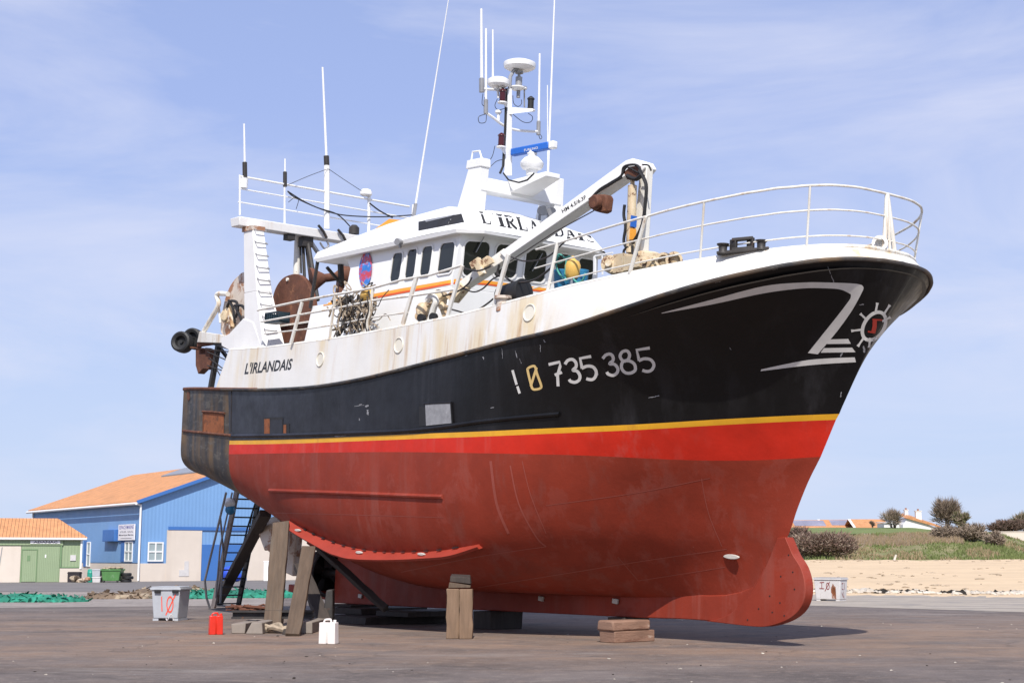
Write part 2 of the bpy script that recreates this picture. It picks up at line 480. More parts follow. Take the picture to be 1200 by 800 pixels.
bY = herm([-14.5,-13.8,-10.8,-6,-2,1,3,5,7,8,8.62], [2.50,2.66,2.86,3.15,3.25,3.18,2.9,2.25,1.25,.55,.0])
wY = herm([-14.5,-10.95,-6.5,-3.75,-.95,1.2,3.4,5.28,7.3,8.62], [3.95,3.93,3.955,4.0,4.055,4.1,4.18,4.28,4.45,4.57])
wRED = herm([-14.5,-10.98,-5.4,-2.3,3.44,7.5,8.2], [3.52,3.54,3.6,3.63,3.63,3.66,3.74])
bR = herm([-14.5,-13.8,-10,-6,0,4,5,5.7,6.2,6.7,7.1,7.5,7.85,8.2,8.5,8.75,9,9.2,9.4,9.55,9.7,9.82,9.91,9.97,10.01,10.02], [2.52,2.70,3.03,3.25,3.3,3.29,3.27,3.24,3.19,3.13,3.04,2.94,2.82,2.68,2.52,2.36,2.18,1.99,1.78,1.56,1.32,1.08,.83,.57,.3,0])
wR = herm([-14.5,-11.43,-7.63,-5.78,-3.17,-1.57,.47,2.6,4.0,5.0,6.2,7.1,7.85,8.5,9.2,9.7,10.02], [5.53,5.40,5.28,5.28,5.42,5.58,5.80,6.03,6.17,6.32,6.54,6.73,6.89,7.03,7.20,7.32,7.37])
bT = herm([-12,-9.5,-6,0,2.5,4,4.7,5.6,6.4,7.2,7.9,8.55,9.06,9.44,9.58,9.68,9.74,9.76], [2.85,3.0,3.18,3.25,3.2,3.12,3.08,2.99,2.84,2.63,2.37,2.04,1.66,1.23,.98,.71,.41,0])
wT = herm([-12,-8.87,-6,-4.9,-2.98,-1.57,.61,1.67,2.88,4,4.73,5.56,6.4,7.2,7.9,8.55,9.06,9.76], [6.56,6.48,6.48,6.49,6.55,6.61,6.73,6.83,6.95,7.07,7.13,7.2,7.28,7.36,7.43,7.5,7.56,7.63])
stem_u = herm([.82,1.05,1.6,2.12,2.76,3.32,3.74,4.53,4.89,5.29,5.77,6.14,6.51,6.8,7.0,7.2,7.37], [6.33,6.55,6.95,7.36,7.64,7.92,8.18,8.59,8.79,9.0,9.25,9.44,9.63,9.77,9.86,9.95,10.02])
kt = herm([-14.5,-12.5,-11,-10,-9,-8,-7,-6,-5,-4,-3,-2,0,5,6.33], [2.8,2.38,2.0,1.70,1.42,1.16,.92,.70,.52,.39,.32,.32,.42,.72,.82])
pp = herm([-14.5,-9,-3,1,4,6.5,8.6], [4.0,3.3,3.2,2.6,1.85,1.25,1.0])
qq = herm([-14.5,-9,-3,1,4,6.5,8.6], [2.6,3.0,3.4,3.0,1.9,1.15,1.0])
UA, UE = -14.85, 10.02
NT = 180
TS = [1 - (1 - i / NT) ** 1.7 for i in range(NT + 1)]
def hh(t): return smooth01((t - .35) / .65)
def u_row(t, ue): return UA + t * (UE - UA) + (ue - UE) * hh(t)

rows = []          # every row: (list of points from stern to stem, paint below it)
def yel(t):
    u = u_row(t, 8.62); return u, bY(u), wY(u)
NL = 22
for i in range(NL + 1):
    sg = (i / NL) ** 1.25
    ue = stem_u(lerp(.82, 3.74, sg)); pts = []
    for t in TS:
        u, b, wy = yel(t)
        k0 = kt(u_row(t, 6.33)); wr = wRED(u_row(t, 8.18))
        w = lerp(k0, wr, sg); s = (w - k0) / (wy - k0)
        f = (1 - (1 - s) ** pp(u)) ** (1 / qq(u))
        k = .12 * (1 - t ** 6)
        pts.append((u_row(t, ue), max(k, k + (b - k) * f) if t < 1 else 0.0, w))
    rows.append((pts, 'o'))
for sg, paint in ((.5, 'r'), (1.0, 'r')):
    pts = []
    ue = lerp(8.18, 8.54, sg)
    for t in TS:
        u, b, wy = yel(t)
        k0 = kt(u_row(t, 6.33)); wr = wRED(u_row(t, 8.18)); w = lerp(wr, wy - .115, sg); s = (w - k0) / (wy - k0)
        f = (1 - (1 - s) ** pp(u)) ** (1 / qq(u))
        k = .12 * (1 - t ** 6)
        pts.append((u_row(t, ue), k + (b - k) * f if t < 1 else 0.0, w))
    rows.append((pts, paint))
rows.append(([(u_row(t, 8.62), yel(t)[1] if t < 1 else 0.0, yel(t)[2]) for t in TS], 'y'))
NU = 20
for i in range(1, NU + 1):
    r = i / NU; ue = stem_u(lerp(4.57, 7.37, r)); pts = []
    for t in TS:
        u, b, wy = yel(t); ur = u_row(t, UE)
        e = 1 + 1.35 * smooth01((t - .5) / .45)
        g = r ** e
        pts.append((u_row(t, ue), lerp(b, bR(ur), g) if t < 1 else 0.0, lerp(wy, wR(ur), r)))
    rows.append((pts, 'k'))
tseam = (-10.95 - UA) / (UE - UA)
hm = MB(boat=True)
for side in (1, -1):
    o = len(hm.v)
    W = NT + 1
    hm.v += [(p[0], p[1] * side, p[2]) for pts, _ in rows for p in pts]
    for i in range(1, len(rows)):
        for j in range(NT):
            hm.f.append((o + (i - 1) * W + j, o + (i - 1) * W + j + 1, o + i * W + j + 1, o + i * W + j))
            paint = rows[i][1]
            aft = TS[j + 1] <= tseam + 1e-3
            fade = TS[j] < .60
            hm.m.append(4 if aft else {'o': 0, 'r': 1, 'y': 2, 'k': 3}[paint])
# transom and bottom closing
n0 = len(rows) * (NT + 1)
for i in range(1, len(rows)):
    a, b = (i - 1) * (NT + 1), i * (NT + 1)
    hm.f.append((a, b, n0 + b, n0 + a)); hm.m.append(4)
for j in range(NT):
    hm.f.append((j, j + 1, n0 + j + 1, n0 + j)); hm.m.append(4 if TS[j + 1] <= tseam else 0)
hull = hm.build('hull', ['oxide_red', 'bright_red', 'yellow_band', 'black_paint', 'black_weathered', 'black_faded'], boat, smooth=50, merge=0.0008)
HT = tree_of(hull)

# keel plate with the rounded bow fin, all on the centreline
fin = [(6.3,.9),(5.6,.36),(5.32,.31),(6.04,.31),(6.6,.32),(7.0,.36),(7.46,.51),(7.78,.72),(7.93,.98),(7.94,1.28),(7.83,1.57),(7.63,1.8),(7.53,1.96),(7.39,2.12),(7.2,2.1),(6.9,1.7)]
kb = MB(boat=True)
kst = [(-9.32,-.575,.3),(-9.15,-.565,.95),(-9.0,-.555,None),(-8.6,None,None),(-8,None,None),(-7,None,None),(-6,None,None),(-5,None,None),(-4,None,None),(-3,None,None),(-2,None,None),(0,None,None),(2,None,None),(3.5,None,None),(4.5,.27,None),(5.0,.295,None),(5.4,.31,.84),(5.8,.311,.88),(6.2,.314,.97),(6.55,.318,1.1),(6.85,.34,1.5),(7.05,.37,1.75)]
for u, b, t_ in kst:
    b = .0606 * u - .015 if b is None else b; t_ = kt(u) + .10 if t_ is None else t_
    th = lerp(.13, .070, smooth01((u - 2.0) / 4.0))
    kb.v += [(u, -th, b), (u, th, b), (u, th, t_), (u, -th, t_)]
for i in range(len(kst) - 1):
    for k in range(4): kb.f.append((4*i + k, 4*i + (k+1) % 4, 4*i + 4 + (k+1) % 4, 4*i + 4 + k)); kb.m.append(0)
kb.f += [(0, 1, 2, 3), tuple(4 * (len(kst) - 1) + k for k in range(4))]; kb.m += [0, 0]
keel = kb.build('keel', 'oxide_red', boat, bevel=.02)
fb = MB(boat=True)
fo = catmull([(5.32,.304),(6.04,.31),(6.6,.32),(7.0,.36),(7.46,.51),(7.78,.72),(7.93,.98),(7.94,1.28),(7.83,1.57),(7.63,1.8),(7.53,1.96),(7.42,2.14)], 5) + catmull([(7.22,2.12),(6.98,1.62),(6.72,1.2),(6.4,.82),(6.0,.52),(5.6,.36)], 4)
fb.prism([(u, -.125, w) for u, w in fo], (0, .25, 0))
bowfin = fb.build('bow_fin', 'oxide_red', boat, bevel=.012)
hb = MB(boat=True)
for x, y in ((924,650),(929,670),(915,675),(931,690),(902,698),(914,706),(889,713),(905,717),(876,726),(919,721)):
    p = B(x, y, v=.127); hb.lathe(p, (0, 1, 0), [(-.01, .017), (.003, .017)], 10)
hb.build('bolt_holes', 'cable_black', bowfin)

# bilge keel
bk = MB(boat=True)
upx = catmull([(336,606),(352,616),(370,625),(395,635),(420,641.5),(445,645.5),(465,646),(490,645.5),(520,643),(559,637.5)], 4)
lpx = catmull([(336,619),(350,628),(382,646),(394,650.5),(407,654),(432,655.5),(460,655.5),(492,654),(525,651),(559,640.5)], 4)
ups = []
for x, y in upx:
    h = hit(HT, x, y); ups.append(Vector((h[0].x, -h[0].y, h[0].z)) if h else None)
good = [i for i, p in enumerate(ups) if p is not None]
def fillp(i): return ups[min(good, key=lambda k: abs(k - i))]
top_e = [fillp(i) for i in range(len(ups))]
low_e = []
for i, (x, y) in enumerate(lpx):
    vv = top_e[i].y + .30 * min(1.0, .1 + 1.0 * (1 - abs(i / (len(lpx) - 1) - .35)))
    low_e.append(B(x, y, v=vv))
nn = len(top_e)
inner = [p + Vector((0, -.10, .04)) for p in top_e]
lo2 = [p + Vector((0, -.06, -.05)) for p in low_e]
in2 = [p + Vector((0, -.25, -.06)) for p in inner]
strips = [inner, low_e, lo2, in2]
bk.v = [p for st_ in strips for p in st_]
for k in range(4):
    a, b = k * nn, ((k + 1) % 4) * nn
    for j in range(nn - 1):
        bk.f.append((a + j, a + j + 1, b + j + 1, b + j)); bk.m.append(0)
bk.f += [(0, nn, 2 * nn, 3 * nn), (nn - 1, 2 * nn - 1, 3 * nn - 1, 4 * nn - 1)]; bk.m += [0, 0]
bilge = bk.build('bilge_keel', 'bilge_red', hull, smooth=40)
BKT = tree_of(bilge)
sl = MB(boat=True)                                 # dark slots along its root
for i in range(5, nn - 3, 2):
    a = top_e[i].lerp(low_e[i], .10); b = top_e[i + 1].lerp(low_e[i + 1], .10)
    m_ = a.lerp(b, .62)
    sl.bar(a + Vector((0, .012, .01)), m_ + Vector((0, .012, .01)), .035, .02)
sl.build('drain_slots', 'cable_black', bilge)
for x, y in ((351,621),(423,647),(496,649)):
    h = hit(BKT, x, y) or hit(HT, x, y)
    p = Vector((h[0].x, -h[0].y, h[0].z))
    a = MB(boat=True)
    k = []
    for q in range(16):
        an = 2 * pi * q / 16
        k.append(p + Vector((.14 * cos(an), .02, .035 * sin(an))))
    a.prism(k, (0, .06, 0)); a.build('anode', 'anode', hull, bevel=.012)
for x, y in ((423,698),(635,701),(722,704)):
    p = B(x, y, v=.14)
    a = MB(boat=True); a.prism([p + Vector((du, 0, dw)) for du, dw in ((-.09,-.05),(.08,-.06),(.1,.05),(-.08,.06))], (0, .05, 0)); a.build('anode', 'anode', keel, bevel=.01)
h = hit(HT, 858, 652); p = Vector((h[0].x, -h[0].y, h[0].z)); a = MB(boat=True)
a.prism([p + Vector((.22 * cos(q * pi / 8), .0, .05 * sin(q * pi / 8))) for q in range(16)], (0.02, .06, 0)); a.build('anode', 'anode', hull, bevel=.012)

def along(tree, px, off=0.0, n=6, smoothit=True):
    out = []
    for x, y in (catmull(px, n) if smoothit else px):
        h = hit(tree, x, y)
        if h:
            q = h[0] + h[1] * off; out.append((q.x, -q.y, q.z))
    return out
def rail_on(name, px, r, m, parent, tree=None, off=0.0):
    b = MB(boat=True); b.tube(along(tree or HT, px, off), r, 8); return b.build(name, m, parent)
rail_on('rubbing_strake', [(316,574.5),(400,577.5),(490,581),(519,581.8)], .055, 'oxide_red', hull)
rail_on('rubbing_strake', [(272,510.5),(340,509.5),(415,507),(490,503.5),(575,492.5),(656,485)], .055, 'black_paint', hull)
# rub rail at the black/white line, both sides round the bow, and the rusty stern edge
rr = MB(boat=True)
ra = [(u_row(t, UE), bR(u_row(t, UE)) + .02 if t < 1 else 0, wR(u_row(t, UE))) for t in TS if u_row(t, UE) > -11.5]
ra = ra[:-1] + [(UE + .02, 0, wR(UE))]
rr.tube(ra + [(p[0], -p[1], p[2]) for p in ra[-2::-1]], .045, 8)
rr.build('rub_rail', 'black_weathered', hull)
re = MB(boat=True)
rb = [(u_row(t, UE), bR(u_row(t, UE)) + .01, wR(u_row(t, UE)) + .01) for t in TS if u_row(t, UE) <= -9.0]
re.tube(rb[::-1] + [(p[0], -p[1], p[2]) for p in rb], .05, 8)
re.build('stern_edge', 'rust', hull)
rl = MB(boat=True)
rl.tube(along(HT, [(212,504.5),(240,507),(271,510)], .01), .04, 8); rl.build('stern_strake', 'rust', hull)
sm_ = MB(boat=True); sm_.tube(along(HT, [(271.5,457),(271,480),(270.5,506)], .0, 4), .018, 6); sm_.build('weld_seam', 'dark_steel', hull)

# openings in the black topsides
def plate(name, px, m, off, parent=hull, tree=None):
    return painted(name, [px], m, parent, tree or HT, off, 5.0)
fp = plate('freeing_port', [(239,482),(263,484),(262.5,508.5),(239,506)], 'rust_orange', .012)
rim = MB(boat=True); rim.tube(along(HT, [(238,482),(250,482.6),(264,484)], .02, 3), .035, 6); rim.tube(along(HT, [(239,483),(238.6,495),(238.5,507)], .01, 3), .03, 6); rim.build('port_rim', 'rust', fp)
fp = plate('freeing_port', [(309,489),(332,488.5),(332,508.5),(309.5,509.5)], 'cable_black', .008)
plate('rusty_cheek', [(310,490.5),(316.5,490.5),(316.5,509),(310,509.3)], 'rust_orange', .012, fp)
plate('back_plate', [(317,492),(331,491.5),(331,508),(317,508.7)], 'black_faded', .011, fp)
fp = plate('freeing_port', [(333,496),(339.5,495.7),(339.5,508),(333,508.4)], 'cable_black', .008)
plate('rusty_cheek', [(332.6,497.5),(335.8,497.3),(335.8,508.3),(332.6,508.4)], 'rust_orange', .012, fp)
fp = plate('freeing_port', [(491.5,476),(499.5,475.6),(499.5,498.5),(491.5,499)], 'cable_black', .008)
fp = plate('freeing_port', [(499.5,473.4),(529,471.8),(530.5,495.5),(500.5,498.6)], 'plate_grey', .03)
rim = MB(boat=True); rim.tube(along(HT, [(498,473),(514,472),(530,471.3)], .03, 3), .02, 6); rim.tube(along(HT, [(529.5,472),(530.3,484),(531.3,496.5)], .03, 3), .02, 6); rim.build('port_rim', 'black_paint', fp)
plate('hawse_slot', [(219.5,459),(222.5,458.5),(223,467),(221,470),(219.5,466)], 'rust', .012)

# registration numbers, each a painted figure
wl_ = mat('weld_line', (0.30, 0.065, 0.045), 0.5, 0.1)
for P, w in (([(470,670),(560,652),(640,640)],.8), ([(640,592),(740,578),(832,560)],.9), ([(560,688),(660,672),(760,656),(852,643)],.9), ([(748,680),(800,672),(850,664)],.8), ([(724,652),(748,680)],.8), ([(822,560),(830,600),(846,640)],.9), ([(598,545),(608,590),(628,628),(640,640)],1.6), ([(612,540),(622,580),(640,625)],1.0), ([(300,600),(420,603),(520,606)],.6), ([(575,540),(582,590),(596,625)],3.0)):
    painted('weld_line', ribbon(catmull(P, 6), w), wl_, hull, HT, .003, 5.0)
def Z8(x, y): return (470 + x / 3.3333, 330 + y / 3.3333)
def figure(name, strokes, m, w=3.4):
    polys = []
    for s_ in strokes:
        pts = [Z8(*p) for p in s_[0]]
        cl = len(s_) > 2
        if s_[1]: pts = catmull(pts, 5, cl)
        polys += ribbon(pts, w, cl)
    return painted(name, polys, m, hull, HT, .006, 4.0)
figure('painted_figure', [([(436,345),(452,402)], 0), ([(455,408),(464,436)], 0)], 'letter_white', 2.9)
figure('painted_figure', [([(497,338),(512,330),(524,332),(532,360),(548,405),(543,416),(528,420),(515,418),(508,400),(496,350)], 1, 1), ([(507,408),(530,335)], 0)], 'letter_cream', 2.8)
figure('painted_figure', [([(577,323),(620,313),(622,330),(612,365),(614,408)], 0), ([(601,364),(629,353)], 0)], 'letter_white')
figure('painted_figure', [([(641,322),(652,307),(670,303),(683,315),(684,332),(672,345),(688,349),(699,366),(696,383),(681,392),(664,389),(657,381)], 1)], 'letter_white', 3.6)
figure('painted_figure', [([(743,291),(700,299),(708,338)], 0), ([(706,338),(728,329),(751,333),(763,352),(758,373),(744,382),(724,378)], 1)], 'letter_white', 3.6)
figure('painted_figure', [([(788,300),(800,286),(817,282),(828,292),(828,307),(815,320),(834,322),(847,338),(844,355),(829,365),(811,361),(804,352)], 1)], 'letter_white', 3.6)
figure('painted_figure', [([(856,291),(865,273),(884,270),(893,286),(886,304),(868,309)], 1, 1), ([(868,311),(861,333),(874,353),(897,356),(915,344),(912,322),(893,309)], 1, 1)], 'letter_white', 3.6)
figure('painted_figure', [([(972,258),(921,266),(931,308)], 0), ([(929,308),(950,300),(975,304),(988,323),(980,343),(962,350),(943,345)], 1)], 'letter_white', 3.6)
rs_ = random.Random(17)
for x, y, dx, dy, w in ((970,312,3,9,1.4),(974,322,3,10,1.0),(700,438,1,1,2),(760,466,8,-1.5,1.0),(768,464,5,-.6,1.4),(604,411,2,8,1.1),(609,420,2,6,.8),(566,418,1.5,3,1.6),(637,398,2,3,1.8),(633,404,1,8,.8),(588,408,1,12,.7),(428,476,4,-1,2.2),(431,480,.5,6,2.4),(421,474,3,-.6,1.6),(421,490,.6,2.5,1.4),(545,417,3,-.7,1.2),(575,478,4,-1,1.2),(1007,357,5,-.5,1.4),(945,307,8,-1,1.2),(905,316,6,-1.5,1.0),(838,331,7,-2,1.1),(985,418,2,-5,1.6),(1012,405,1,8,2.4),(986,459,-1,6,1.2),(855,407,1.5,3,.9),(415,476,12,-1.4,.7),(470,507,9,-.6,1.3),(392,511,14,-.8,.9)):
    P = [(x, y)]
    for k in range(4): P.append((x + dx * (k + 1) / 4 + rs_.uniform(-.5,.5), y + dy * (k + 1) / 4 + rs_.uniform(-.4,.4)))
    painted('scuff_mark', ribbon(P, [w * rs_.uniform(.3,1.1) for _ in P]), 'plate_grey', hull, HT, .004, 4.0)
# white bow flourish, stripes and the ship's wheel
def Z7(x, y): return (760 + x / 3.3333, 200 + y / 3.3333)
top_c = catmull([(50,555),(250,502),(450,450),(600,436),(700,436),(800,440),(832,446)], 5)
bot_c = catmull([(52,557),(250,521),(450,478),(600,459),(700,459),(752,466),(784,480),(780,508),(735,565),(690,622),(622,712)], 5)
fl = []
for i in range(len(top_c) - 1):
    j0 = i; 
n_a = len(top_c)
b_first = catmull([(52,557),(250,521),(450,478),(600,459),(700,459),(752,464),(790,482)], 5)
fl += [[Z7(*top_c[i]), Z7(*top_c[i + 1]), Z7(*b_first[i + 1]), Z7(*b_first[i])] for i in range(min(len(top_c), len(b_first)) - 1)]
o_c = catmull([(832,446),(839,460),(820,500),(790,552),(735,628),(661,716)], 5); i_c = catmull([(790,482),(788,498),(770,524),(738,566),(690,626),(622,711)], 5)
fl += [[Z7(*o_c[i]), Z7(*o_c[i + 1]), Z7(*i_c[i + 1]), Z7(*i_c[i])] for i in range(len(o_c) - 1)]
painted('bow_flourish', fl, 'letter_white', hull, HT, .006, 4.0)
painted('bow_stripe', [[Z7(705,658), Z7(780,656), Z7(790,675), Z7(697,676)]], 'letter_white', hull, HT, .006)
painted('bow_stripe', [[Z7(685,692), Z7(795,690), Z7(808,708), Z7(672,710)]], 'letter_white', hull, HT, .006)
ta = catmull([(440,775),(600,742),(700,732),(805,728)], 5); tb = catmull([(438,782),(600,762),(700,753),(810,747)], 5)
painted('bow_stripe', [[Z7(*ta[i]), Z7(*ta[i + 1]), Z7(*tb[i + 1]), Z7(*tb[i])] for i in range(len(ta) - 1)], 'letter_white', hull, HT, .006)
def Z9(x, y): return (940 + x / 5.7125, 300 + y / 5.7143)
ring = []
for q in range(32):
    a = 2 * pi * q / 32
    ex, ey = 74 * cos(a), 96 * sin(a)
    ring.append(Z9(480 + 1.04 * ex * .97 - ey * .24, 468 + ey * .97 + ex * -.12))
wh = ribbon(ring, 4.0, True)
for a, b in (((494,352),(503,312)), ((562,368),(586,326)), ((548,428),(590,408)), ((412,408),(388,384)), ((388,496),(328,500)), ((398,560),(372,604)), ((446,566),(448,612))):
    a = (lerp(a[0], 480, .2), lerp(a[1], 468, .2)); md = (lerp(a[0], b[0], .72), lerp(a[1], b[1], .72))
    wh += ribbon([Z9(*a), Z9(*md), Z9(*b)], [2.6, 2.2, 3.6])
painted('wheel_emblem', wh, 'letter_white', hull, HT, .006, 3.0)
painted('emblem_letter', ribbon([Z9(485,425), Z9(484,470), Z9(474,516)], 5.0) + ribbon([Z9(470,424), Z9(536,428)], 1.8) + ribbon([Z9(440,504), Z9(480,512)], 2.0), 'letter_red', hull, HT, .006, 3.0)

# ------------------------------------------------------------------ bulwark, deck, rails
BT = {}
def bul_pt(t):
    ur = u_row(t, UE)
    u = ur + (9.76 - UE) * hh(t) + .62 * (1 - smooth01((ur + 11.8) / 2.2))
    return u, (bT(u) if t < 1 else 0.0), wT(u)
js = [j for j in range(NT + 1) if u_row(TS[j], UE) >= -11.9]
bw = MB(boat=True)
lines = []
for j in js:
    t = TS[j]; ur = u_row(t, UE)
    lo = (ur, bR(ur) if t < 1 else 0.0, wR(ur)); hi = bul_pt(t)
    col = [tuple(lerp(lo[k], hi[k], r) for k in range(3)) for r in (0, .33, .67, 1)]
    c = Vector((hi[0], hi[1], 0)); 
    inn = (hi[0] - .10 * smooth01((hi[0] - 6) / 3), max(0.0, hi[1] - .10), hi[2] + .0)
    dk = (inn[0], max(0.0, inn[1] - .02), wR(ur) - .22)
    lines.append(col + [inn, dk])
K = 6
for side in (1, -1):
    o = len(bw.v)
    bw.v += [(p[0], p[1] * side, p[2]) for L in lines for p in L]
    for a in range(len(lines) - 1):
        for k in range(K - 1):
            q = o + a * K + k
            bw.f.append((q, q + 1, q + K + 1, q + K)); bw.m.append(0)
    bw.f.append(tuple(o + k for k in range(K))); bw.m.append(0)
bulwark = bw.build('bulwark', 'hull_white', boat, smooth=40, merge=.0008)
BWT = tree_of(bulwark)
cap = MB(boat=True)
ca = [L[3] for L in lines]
cap.tube([(p[0], p[1] - .05 if p[1] > .06 else p[1], p[2] + .0) for p in ca] + [(p[0], -p[1] + .05 if p[1] > .06 else -p[1], p[2]) for p in ca[-2::-1]], .055, 8)
cap.build('cap_rail', 'white_worn', bulwark)
dk = MB(boat=True)
d_ = [(u_row(t, UE), max(0, bR(u_row(t, UE)) - .13), wR(u_row(t, UE)) - .15) for t in TS]
for a, b in zip(d_[:-1], d_[1:]):
    dk.add([a, b, (b[0], -b[1], b[2]), (a[0], -a[1], a[2])], [(0, 1, 2, 3)])
dk.build('deck', 'deck_grey', boat, smooth=0)

# round hawse holes in the bulwark
for x, y in ((620.5,366.5),(467.5,404.5),(375.5,421)):
    h = hit_near(BWT, x, y)
    c, nr = h; c = Vector((c.x, -c.y, c.z)); nr = Vector((nr.x, -nr.y, nr.z))
    a = MB(boat=True)
    a.lathe(c, nr, [(.003, .195), (.022, .19), (.026, .175), (.012, .165), (.004, .155), (.004, .0)], 24)
    a.build('hawse_hole', 'hole_white', bulwark)
painted('name_lettering', warp(text_polys("L'IRLANDAIS", shear=.12, bold=.022), [(286.5,438.5),(341.5,433.0),(343.5,419.5),(288.5,425.0)]), 'letter_black', bulwark, BWT, .006, 3.0)

# bow rail
RL = [(2.9,3.06,7.98),(4.0,3.08,8.07),(4.76,3.07,8.15),(5.31,3.05,8.21),(5.79,3.02,8.26),(6.24,2.97,8.31),(6.65,2.92,8.36),(7.04,2.84,8.41),(7.4,2.76,8.45),(7.73,2.66,8.49),(8.03,2.54,8.53),(8.31,2.42,8.57),(8.57,2.28,8.6),(8.8,2.12,8.64),(9.0,1.95,8.66),(9.18,1.77,8.69),(9.33,1.57,8.71),(9.46,1.35,8.73),(9.55,1.11,8.74),(9.62,.84,8.75),(9.66,.52,8.75),(9.68,0,8.75)]
RLc = catmull(RL, 3)
def mirror_path(P): return list(P) + [(p[0], -p[1], p[2]) for p in list(P)[-2::-1]]
railing = MB(boat=True).tube(mirror_path(RLc), .025, 8).build('bow_railing', 'white_worn', boat)
def rail_foot(p):       # the bulwark top under a point of the rail
    best = min(lines, key=lambda L: abs(L[3][0] - p[0] - (.05 if p[0] > 9 else 0)) + .6 * abs(L[3][1] - p[1]))
    q = best[3]; return (q[0], q[1] - .05 if q[1] > .05 else q[1], q[2])
for fr, r, a0, a1 in ((.54, .018, 0, 999), (.12, .016, 0, 999)):
    P = []
    for p in RLc:
        f = rail_foot(p); P.append(tuple(lerp(f[k], p[k], fr + .06) for k in range(3)))
    MB(boat=True).tube(mirror_path(P), r, 8).build('middle_rail', 'white_worn', railing)
def post(x, y, r=.023, mirror=True, m='white_worn', xb=None, yb=None):
    # nearest point of the top rail to the measured place
    best = None
    for p in RLc:
        d = (Vector(p) - CAMB).normalized(); e = (d - bdir(x, y)).length
        if best is None or e < best[0]: best = (e, p)
    p = best[1]; f = rail_foot(p)
    if xb is not None:
        h = hit_near(BWT, xb, yb)
        if h: f = (h[0].x, -h[0].y - .05, h[0].z)
    for sgn in ((1, -1) if mirror else (1,)):
        MB(boat=True).tube([(p[0], p[1] * sgn, p[2]), (f[0], f[1] * sgn, f[2] - .05)], r, 8).build('post', m, railing)
post(658, 282, .04, xb=638, yb=346)
post(828, 236, xb=818, yb=306)
post(947, 217, xb=943, yb=291)
post(1040, 225, .045, xb=1034, yb=293)
post(1079, 247, .03, False)
pm = MB(boat=True)
for x, y, x2, y2 in ((757,254,738,320),):
    pm.tube([B(x, y, v=3.0), B(x2, y2, v=2.95)], .04, 8)
pm.build('post', 'white_worn', railing)
h = hit_near(BWT, 1034, 291); p = Vector((h[0].x, -h[0].y, h[0].z))
MB(boat=True).lathe(p + Vector((-.06, -.0, .13)), (.6, .8, 0), [(-.06, .15), (.06, .15), (.06, .09), (-.06, .09)], 18).build('bow_fairlead', 'white_paint', boat)

# side rail from the gantry to the wheelhouse front (starboard, with its twin to port)
def sp(x, y, v=3.2): return B(x, y, v=v)
side_top = [sp(302,363.5), sp(340,356.5), sp(395,346), sp(425,340), sp(470,334), sp(512,328)] 
side_top = [sp(302,363.5), sp(350,353), sp(385,346.5), sp(437,337.5), sp(470,328), sp(505,322), sp(541,311)]
side_mid = [sp(306,377), sp(350,369), sp(395,361), sp(437,352), sp(488,346), sp(533,339)]
side_low = [sp(310,391), sp(355,386), sp(395,380), sp(440,371), sp(478,366)]
srail = MB(boat=True).tube(side_top, .032, 8).build('side_railing', 'white_worn', boat)
MB(boat=True).tube(side_mid, .028, 8).build('middle_rail', 'white_worn', srail)
MB(boat=True).tube(side_low, .020, 8).build('middle_rail', 'white_worn', srail)
for a, b, w in (((354,354),(341,402),.10), ((393,346),(386,398),.05), ((437,338),(429,389),.05), ((488,325),(472,380),.12), ((542,311),(524,372),.09), ((596,298),(579,358),.11)):
    MB(boat=True).bar(sp(*a), sp(*b), w, .05, (0, 1, 0)).build('post', 'white_worn', srail)
prail = MB(boat=True).tube([(p[0], -p[1], p[2]) for p in side_top], .032, 8).build('side_railing', 'white_worn', boat)
MB(boat=True).tube([(p[0], -p[1], p[2]) for p in side_mid], .028, 8).build('middle_rail', 'white_worn', prail)

# ------------------------------------------------------------------ wheelhouse
def loft(mb, lo, hi, mi=0): return mb.hexa(lo, hi, mi)
def hv(w): return 2.36 - .115 * (w - 7.4)              # half width of the house, leaning in
def hf(w): return -1.20 + .11 * (w - 7.4)              # front wall
dh = MB(boat=True)
lo = [(-7.95,2.72,5.3),(-7.95,-2.72,5.3),(-1.25,-2.72,5.3),(-1.25,2.72,5.3)]
lo = [(-7.95,hv(5.3),5.3),(hf(5.3),hv(5.3),5.3),(hf(5.3),-hv(5.3),5.3),(-7.95,-hv(5.3),5.3)]
hi = [(-7.62,hv(7.62),7.62),(hf(7.62),hv(7.62),7.62),(hf(7.62),-hv(7.62),7.62),(-7.62,-hv(7.62),7.62)]
dh.hexa(lo, hi)
house_low = dh.build('deckhouse', 'clean_white', boat, bevel=.02)
wh_ = MB(boat=True)
def side_poly(s):
    out = []
    for u, w in ((-6.9,7.62),(-6.2,7.85),(-5.93,8.15),(-5.9,8.5),(-6.1,8.72),(-6.4,8.92)):
        out.append((u, s * hv(w), w))
    return out + [(hf(8.92), s * hv(8.92), 8.92), (hf(7.62), s * hv(7.62), 7.62)]
wh_.hexa(side_poly(1), side_poly(-1))
wheelhouse = wh_.build('wheelhouse', 'clean_white', boat)
WT = tree_of(wheelhouse)
WLT = tree_of(house_low)

